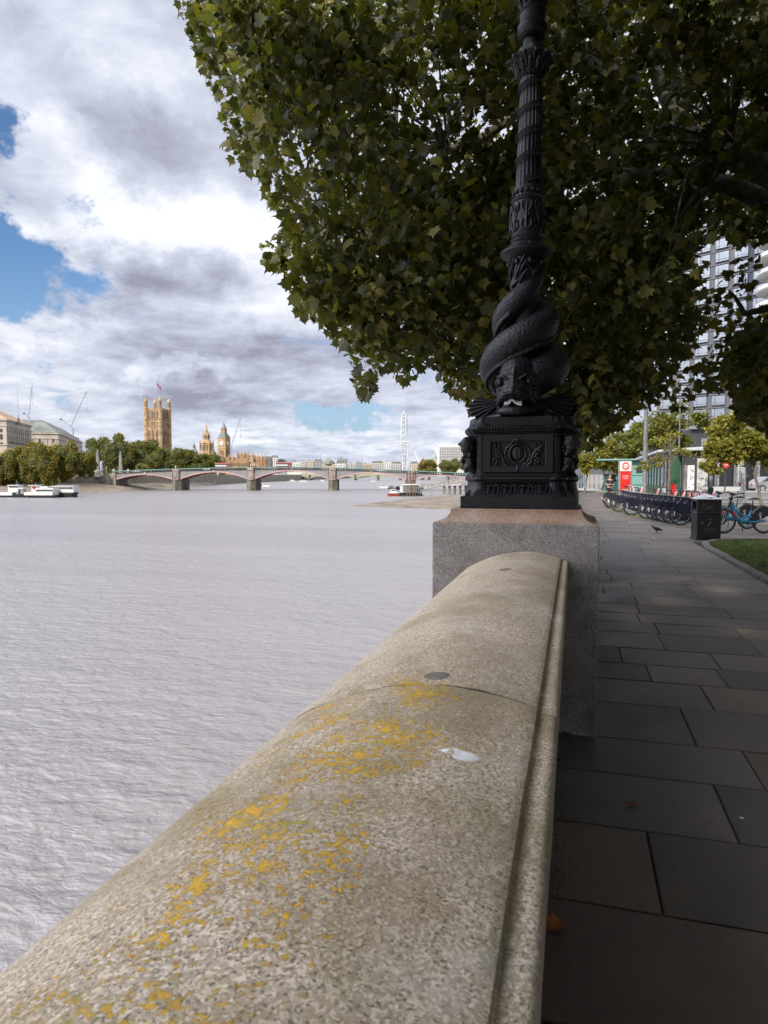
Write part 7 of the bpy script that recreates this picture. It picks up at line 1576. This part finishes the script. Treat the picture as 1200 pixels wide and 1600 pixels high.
t = thing('glass_canopy', 'thin glass canopy roof above the poster shelter', 'canopy', tuple(PD(1064, 41)), TH); b = MB(); b.box(-.2, 2.1, 0, 3, 2.98, 3.04); b.build('roof', MATS['pale_roof_edge'], t); b = MB(); b.box(0, .08, .1, .18, 0, 2.98); b.box(1.9, 1.98, .1, .18, 0, 2.98); b.build('post', M_CHAR, t)

# ---------------- street furniture on the right
def pole(name, lab, cat, px, d, toppy, r0, r1, m, z0=0.0, extra=None, group=None):
    t = far_thing(name, lab, cat, px, d, z0, group); H = ZD(toppy, d) - z0; b = MB(); b.tube([(0, 0, -.1), (0, 0, .9), (0, 0, .95), (0, 0, H)], [r0 * 1.35, r0 * 1.35, r0, r1], 14); b.build('pole', m, t, smooth=True)
    return t, H
pole('lamp_post', 'thick grey lamp column rising into the leaves before the pavilion', 'street lamp', 1007, 34, 560, .115, .09, mat('column_grey', (.11, .11, .11), .6, .3, 2))
pole('lamp_post', 'thin pale column behind the small bare tree', 'street lamp', 1059.5, 52, 620, .07, .05, MATS['column_grey'])
t, H = pole('banner_post', 'grey street pole with narrow vertical name banner by the road', 'post', 1160, 33, 640, .085, .07, mat('column_pale', (.26, .26, .26), .55, .2, 2))
b = MB(); b.box(-.22, -.10, -.05, .05, 1.25, 2.05 + .35); b.build('name_panel', M_STICK, t); rr = random.Random(6); b = MB()
for i in range(9): z = 1.32 + i * .11; b.box(-.205, -.205 + .09, -.056, -.0505, z, z + .055)
b.build('lettering', M_POSTD, t)
t, H = pole('bus_stop', 'bus stop pole with round red flag sign in front of the dark entrance', 'bus stop', 1132.5, 66, 722, .05, .05, M_DARK)
b = MB(); b.tube([(0, -.1, H - .3), (0, -.04, H - .3)], .30, 20); b.build('round_flag', M_SIGNR, t); b = MB(); b.box(-.17, .17, -.13, -.11, H - .36, H - .24); b.build('flag_bar', M_STICK, t)
for px, d, tp, lab in ((1167, 63, 741, 'black bollard on the far pavement right of the banner pole'), (1107.5, 58, 750, 'short red and white striped marker post by the poster shelter')):
    t = far_thing('bollard', lab, 'bollard', px, d, .1); H = ZD(tp, d) - .1; b = MB(); b.lathe([(.13, 0), (.12, H * .8), (.15, H * .84), (.10, H * .9), (.03, H)], 14); b.build('body', M_BLACK if px > 1150 else M_SIGNR, t, smooth=True)
    if px < 1150:
        for k_ in (.35, .62): b = MB(); b.lathe([(.126, H * k_), (.126, H * (k_ + .13))], 14); b.build('white_band', M_STICK, t)
    else: b = MB(); b.ball((0, 0, H), .10, 10, 8); b.build('ball_cap', M_BLACK, t)
car(1206, 64, .0, 'silver saloon car with white roof parked at the right picture edge', mat('silver_car_paint', (.30, .31, .32), .3, .1, 2, metal=.3), 4.6)
t = far_thing('traffic_cone', 'small grey pyramid bollard on the verge below the banner pole', 'bollard', 1163, 28.5, 0); b = MB(); b.sqstack([(.30, 0), (.28, .06), (.05, .52), (.04, .56)]); b.build('body', M_POSTD, t, bevel=.01); b = MB(); b.sqstack([(.33, -.01), (.33, .03)]); b.build('base_plate', M_CHAR, t)

# street trees
def street_tree(lab, px, d, basex_px, crown, twigs, yel, n_, ls, tr=.08, z0=0, seed=1, dark=0.0, group='street trees behind the docks', name='street_tree', trans=None):
    # crown: list of (px, py, rx_px, ry_px) lobes
    rr = np.random.default_rng(seed); s_ = d / F; t = far_thing(name, lab, 'tree', px, d, z0, group); P = []
    for (cx_, cy_, rx, ry, wgt) in crown:
        m_ = int(n_ * wgt); K = max(5, int(14 * wgt * 2)); cc = rr.normal(0, .45, (K, 3)); nrm = np.linalg.norm(cc, axis=1); cc = cc / np.maximum(1, nrm / .85)[:, None]; idx = rr.integers(0, K, m_); o_ = cc[idx] + rr.normal(0, .17, (m_, 3)); P.append(np.c_[(cx_ - px) * s_ + o_[:, 0] * rx * s_, o_[:, 1] * min(rx, 60) * s_, ZD(cy_, d) - z0 + o_[:, 2] * ry * s_])
    P = np.vstack(P); global RNG; keep_ = RNG; RNG = rr; cl = rr.normal(yel, .16, len(P)); leaves('crown', P, ls, M_FOL2, t, LVs, LTs, clump=np.clip(cl, 0, 1)); RNG = keep_
    b = MB(); top = max(crown, key=lambda c: c[4]); bx0 = (basex_px - px) * s_; cx0 = (top[0] - px) * s_; cz0 = ZD(top[1], d) - z0
    b.tube([(bx0, 0, -.1), (bx0 + (cx0 - bx0) * .25, .02, cz0 * .35), (bx0 + (cx0 - bx0) * .7, 0, cz0 * .75), (cx0, 0, cz0 * 1.1)], [tr, tr * .8, tr * .6, tr * .2], 10); tk = b.build('trunk', M_BARK2, t, smooth=True)
    b = MB()
    for i in range(twigs):
        q_ = P[rr.integers(0, len(P))]; f_ = rr.uniform(.45, .95); st_ = Vector((bx0 + (cx0 - bx0) * f_, 0, cz0 * (.35 + .6 * f_))); e_ = Vector(tuple(q_)); b.tube([st_, st_.lerp(e_, .5) + Vector((0, 0, .12)), e_], [tr * .28, tr * .16, tr * .05], 5)
    b.build('branches', M_BARK2, t); return t
M_FOL2 = leaf_mat('street_tree_foliage', (.060, .080, .018), (.27, .235, .03), .38); M_BARK2 = mat('grey_bark', (.12, .105, .085), .9, .35, 6, col2=(.24, .21, .17))
street_tree('yellow green low tree left of the kiosk with two slim pale trunks', 918, 60, 913, [(925, 712, 26, 24, .35), (915, 720, 22, 20, .2), (948, 718, 24, 22, .25), (940, 700, 22, 18, .2)], 26, .42, 5200, .20, .09, seed=3)
street_tree('mid green tree behind the red sign, right of the low yellow one', 962, 64, 940, [(965, 700, 34, 26, .5), (985, 690, 30, 28, .3), (975, 720, 26, 16, .2)], 24, .24, 4600, .20, .10, seed=4)
street_tree('big dark green tree behind the lamp column and pavilion', 1030, 60, 1030, [(1030, 668, 44, 34, .35), (1062, 660, 36, 26, .25), (1000, 690, 40, 26, .2), (1050, 690, 44, 22, .2)], 34, .14, 9000, .21, .16, seed=5)
street_tree('slim young tree with sparse orange tinged leaves before the pavilion', 1045, 31, 1045, [(1046, 690, 30, 20, .40), (1030, 718, 22, 12, .2), (1062, 706, 20, 14, .2), (1010, 725, 18, 9, .2)], 46, .50, 900, .085, .045, seed=6)
street_tree('yellow green street tree with leaning trunk at the right edge', 1160, 29.5, 1193, [(1160, 690, 40, 36, .32), (1125, 695, 30, 28, .22), (1185, 705, 36, 30, .22), (1120, 722, 26, 14, .1), (1150, 655, 30, 22, .14)], 60, .46, 15000, .13, .075, seed=7)
street_tree('slim tree trunk pair with thin crown at the far end of the path', 938, 66, 946, [(940, 722, 18, 14, 1.0)], 12, .30, 1000, .2, .08, seed=8)

# ---------------- towers behind
fac_a = math.atan2(.72, -.69)           # the grey facade runs away to the left
d = 170; p0 = RD((1022 - 600) / F * d, d); p0 = Vector((p0[0], p0[1], 0)); 
t = thing('apartment_tower', 'dark grey brick tower with a regular grid of large pale windows behind the plane tree', 'tower block', tuple(p0), TH + math.atan2(-.72, .69))
Lt = 60; H = 95; b = MB(); b.box(-.0, Lt, .3, 30, 0, H); b.build('wall', mat('grey_tower_brick', (.105, .105, .118), .8, .12, .6, bump=.02, bscale=5), t)
FRM = mat('window_frame', (.05, .05, .055), .5); GL = mat('tower_glass', (.24, .26, .275), .18, .15, .25, metal=.65, spec=.8)
nb = int(Lt / 4.15); wins = []
for j in range(30):
    for i in range(nb): wins.append((1.0 + i * 4.15, 3.85 + i * 4.15, 9.0 + j * 3.02, 11.1 + j * 3.02))
def seen(wd): pp = Matrix.Translation(p0) @ Matrix.Rotation(TH + math.atan2(-.72, .69), 4, 'Z') @ Vector((wd[0], 0, wd[2])); x, y_, _ = proj(tuple(pp)); return (0 if (1000 < x < 1215 and 340 < y_ < 760) else 1, abs(y_ - 560))
wins.sort(key=seen)
def win_parts(b, f, x0, x1, z0, z1):
    b.box(x0, x1, .05, .2, z0, z1); f.box(x0 + (x1 - x0) * .24 - .04, x0 + (x1 - x0) * .24 + .04, .0, .049, z0, z1); f.box(x0, x1, .0, .049, z0 + .42, z0 + .48); f.box(x0 - .06, x1 + .06, -.04, .30, z0 - .10, z0 - .001)
for wd in wins[:100]: b = MB(); f = MB(); win_parts(b, f, *wd); w_ = b.build('window', GL, t); f.build('frame', FRM, w_)
b = MB(); f = MB()
for wd in wins[100:]: win_parts(b, f, *wd)
o = b.build('window', GL, t); o['kind'] = 'stuff'; o2 = f.build('frame', FRM, o)
b = MB()
for j in range(31): b.box(-.05, Lt + .05, .12, .299, 8.3 + j * 3.02, 8.42 + j * 3.02)
b.build('floor_line', mat('pale_joint', (.15, .15, .165), .8), t)
d = 128; t = far_thing('round_tower', 'tower with stacked curved white balconies at the right picture edge', 'tower block', 1232, d, 0); b = MB(); b.lathe([(4.6, 0), (4.6, 80)], 32); b.build('wall', mat('tower_render', (.30, .30, .31), .6, .1, .5), t)
for j in range(26):
    z = 3 + j * 3.02; b = MB(); b.lathe([(4.7, z - .22), (6.2, z - .18), (6.5, z + .02), (6.55, z + .70), (6.4, z + .70), (6.35, z + .05), (4.7, z + .05)], 40); b.build('balcony', M_WHITE, t, smooth=False); b = MB(); b.lathe([(4.65, z + 1.0), (4.65, z + 2.4)], 32); b.build('window', M_GLASSP, t)
# low dark podium with shops
d = 86; s_ = d / F; t = far_thing('shop_front_block', 'low dark block with glazed entrance and red fascia across the road', 'building', 1080, d, .1); Wd = 170 * s_; H = ZD(672, d)
b = MB(); b.box(0, Wd, .5, 14, 0, H); b.build('wall', M_CHAR, t); b = MB(); b.box(-.3, Wd, -.1, 1.0, H - 3.2, H - 2.7); b.box(-.3, Wd, -.1, 1.0, H, H + .3); b.build('ledge', M_POSTD, t)
x = lambda px: (px - 1080) * s_; z = lambda py: ZD(py, d) - .1
for a, c in ((1086, 1103), (1106, 1118), (1120, 1148), (1166, 1180), (1186, 1204), (1210, 1226)): b = MB(); b.box(x(a), x(c), .38, .49, .1, z(722)); w_ = b.build('window', mat('dark_shop_glass', (.012, .013, .015), .15, .2, 1, spec=.8), t); b = MB(); b.box(x(a) - .1, x(a), .3, .495, .1, z(722)); b.box(x(c), x(c) + .1, .3, .495, .1, z(722)); b.build('frame', M_SILV, w_)
b = MB(); b.box(x(1128), x(1148), .15, .37, z(719), z(713)); b.build('red_fascia', M_SIGNR, t); b = MB(); b.box(x(1104), x(1108), .2, .37, z(741), z(736)); b.build('yellow_notice', mat('yellow_notice', (.5, .42, .15), .6), t)
for a in (1096, 1110, 1124, 1138, 1152, 1166, 1180, 1196): b = MB(); b.box(x(a), x(a + 10), .40, .49, z(705), z(685)); b.build('window', M_GLASSP, t)
for a in (1119, 1149, 1182): b = MB(); b.box(x(a), x(a + 3), -.2, .37, 0, z(712)); b.build('column', M_POSTD, t)
# more town so that nothing ends in bare ground
for i, (px0, px1, d, top, c, lab) in enumerate(((905, 960, 150, 706, 'dark', 'low dark block glimpsed beyond the yellow street trees'), (955, 1030, 190, 690, 'grey', 'grey block hidden behind the street trees left of the tower'), (1245, 1330, 100, 640, 'grey', 'grey block beyond the right end of the shops'))): block(px0, px1, top, d, c, lab, rowz=3.2, z0=0)
# ---------------- fallen leaves and litter on the paving
M_DRY = mat('dry_leaf', (.20, .075, .025), .8, .3, 20)
def fallen(px, py, sz, rot, lab, curl=.2, m=M_DRY, z=.004):
    p = G(px, py); b = MB(); V = [(x * sz, (y_ - .45) * sz, .004 + curl * sz * (abs(x) ** 1.5 + .5 * (y_ - .45) ** 2)) for x, y_ in [(0, .3)] + [tuple(q_) for q_ in LO]]; n_ = len(V)
    V2 = [(x, y_, z_ - .0012) for x, y_, z_ in V]; Fs = [(0, 1 + i, 1 + (i + 1) % 16) for i in range(16)]; Fs2 = [(n_, n_ + 1 + (i + 1) % 16, n_ + 1 + i) for i in range(16)]; sd_ = [(1 + i, n_ + 1 + i, n_ + 1 + (i + 1) % 16, 1 + (i + 1) % 16) for i in range(16)]
    b.add(V + V2, Fs + Fs2 + sd_); b.tube([(0, -.45 * sz, .004), (.1 * sz, -.85 * sz, .006)], .0016, 5); o = b.build('fallen_leaf', m, None, loc=(p[0], p[1], z), rotz=rot); tag(o, lab, 'leaf', 'fallen leaves on the paving')
fallen(984, 1259, .058, 1.2, 'small brown fallen leaf lying alone in the middle of a slab'); fallen(860, 1452, .085, 2.2, 'large orange brown fallen leaf against the foot of the wall', .5, mat('orange_leaf', (.36, .12, .03), .7, .25, 20)); fallen(871, 1362, .025, .4, 'tiny brown leaf scrap at the wall foot between the two larger leaves')
fallen(884, 1150, .05, 2.9, 'dark curled leaf at the foot of the pier', .5, mat('dark_leaf', (.07, .035, .02), .8)); fallen(1158, 1280, .018, .9, 'pale leaf scrap near the right edge slab', .1, MATS['chalky_white']); fallen(1020, 841, .10, .2, 'pale scrap of litter on the paving just before the pigeon', .1, MATS['chalky_white']); fallen(872, 1190, .035, 1.9, 'small dark leaf in the corner of wall and paving before the pier', .4, MATS['dark_leaf'])
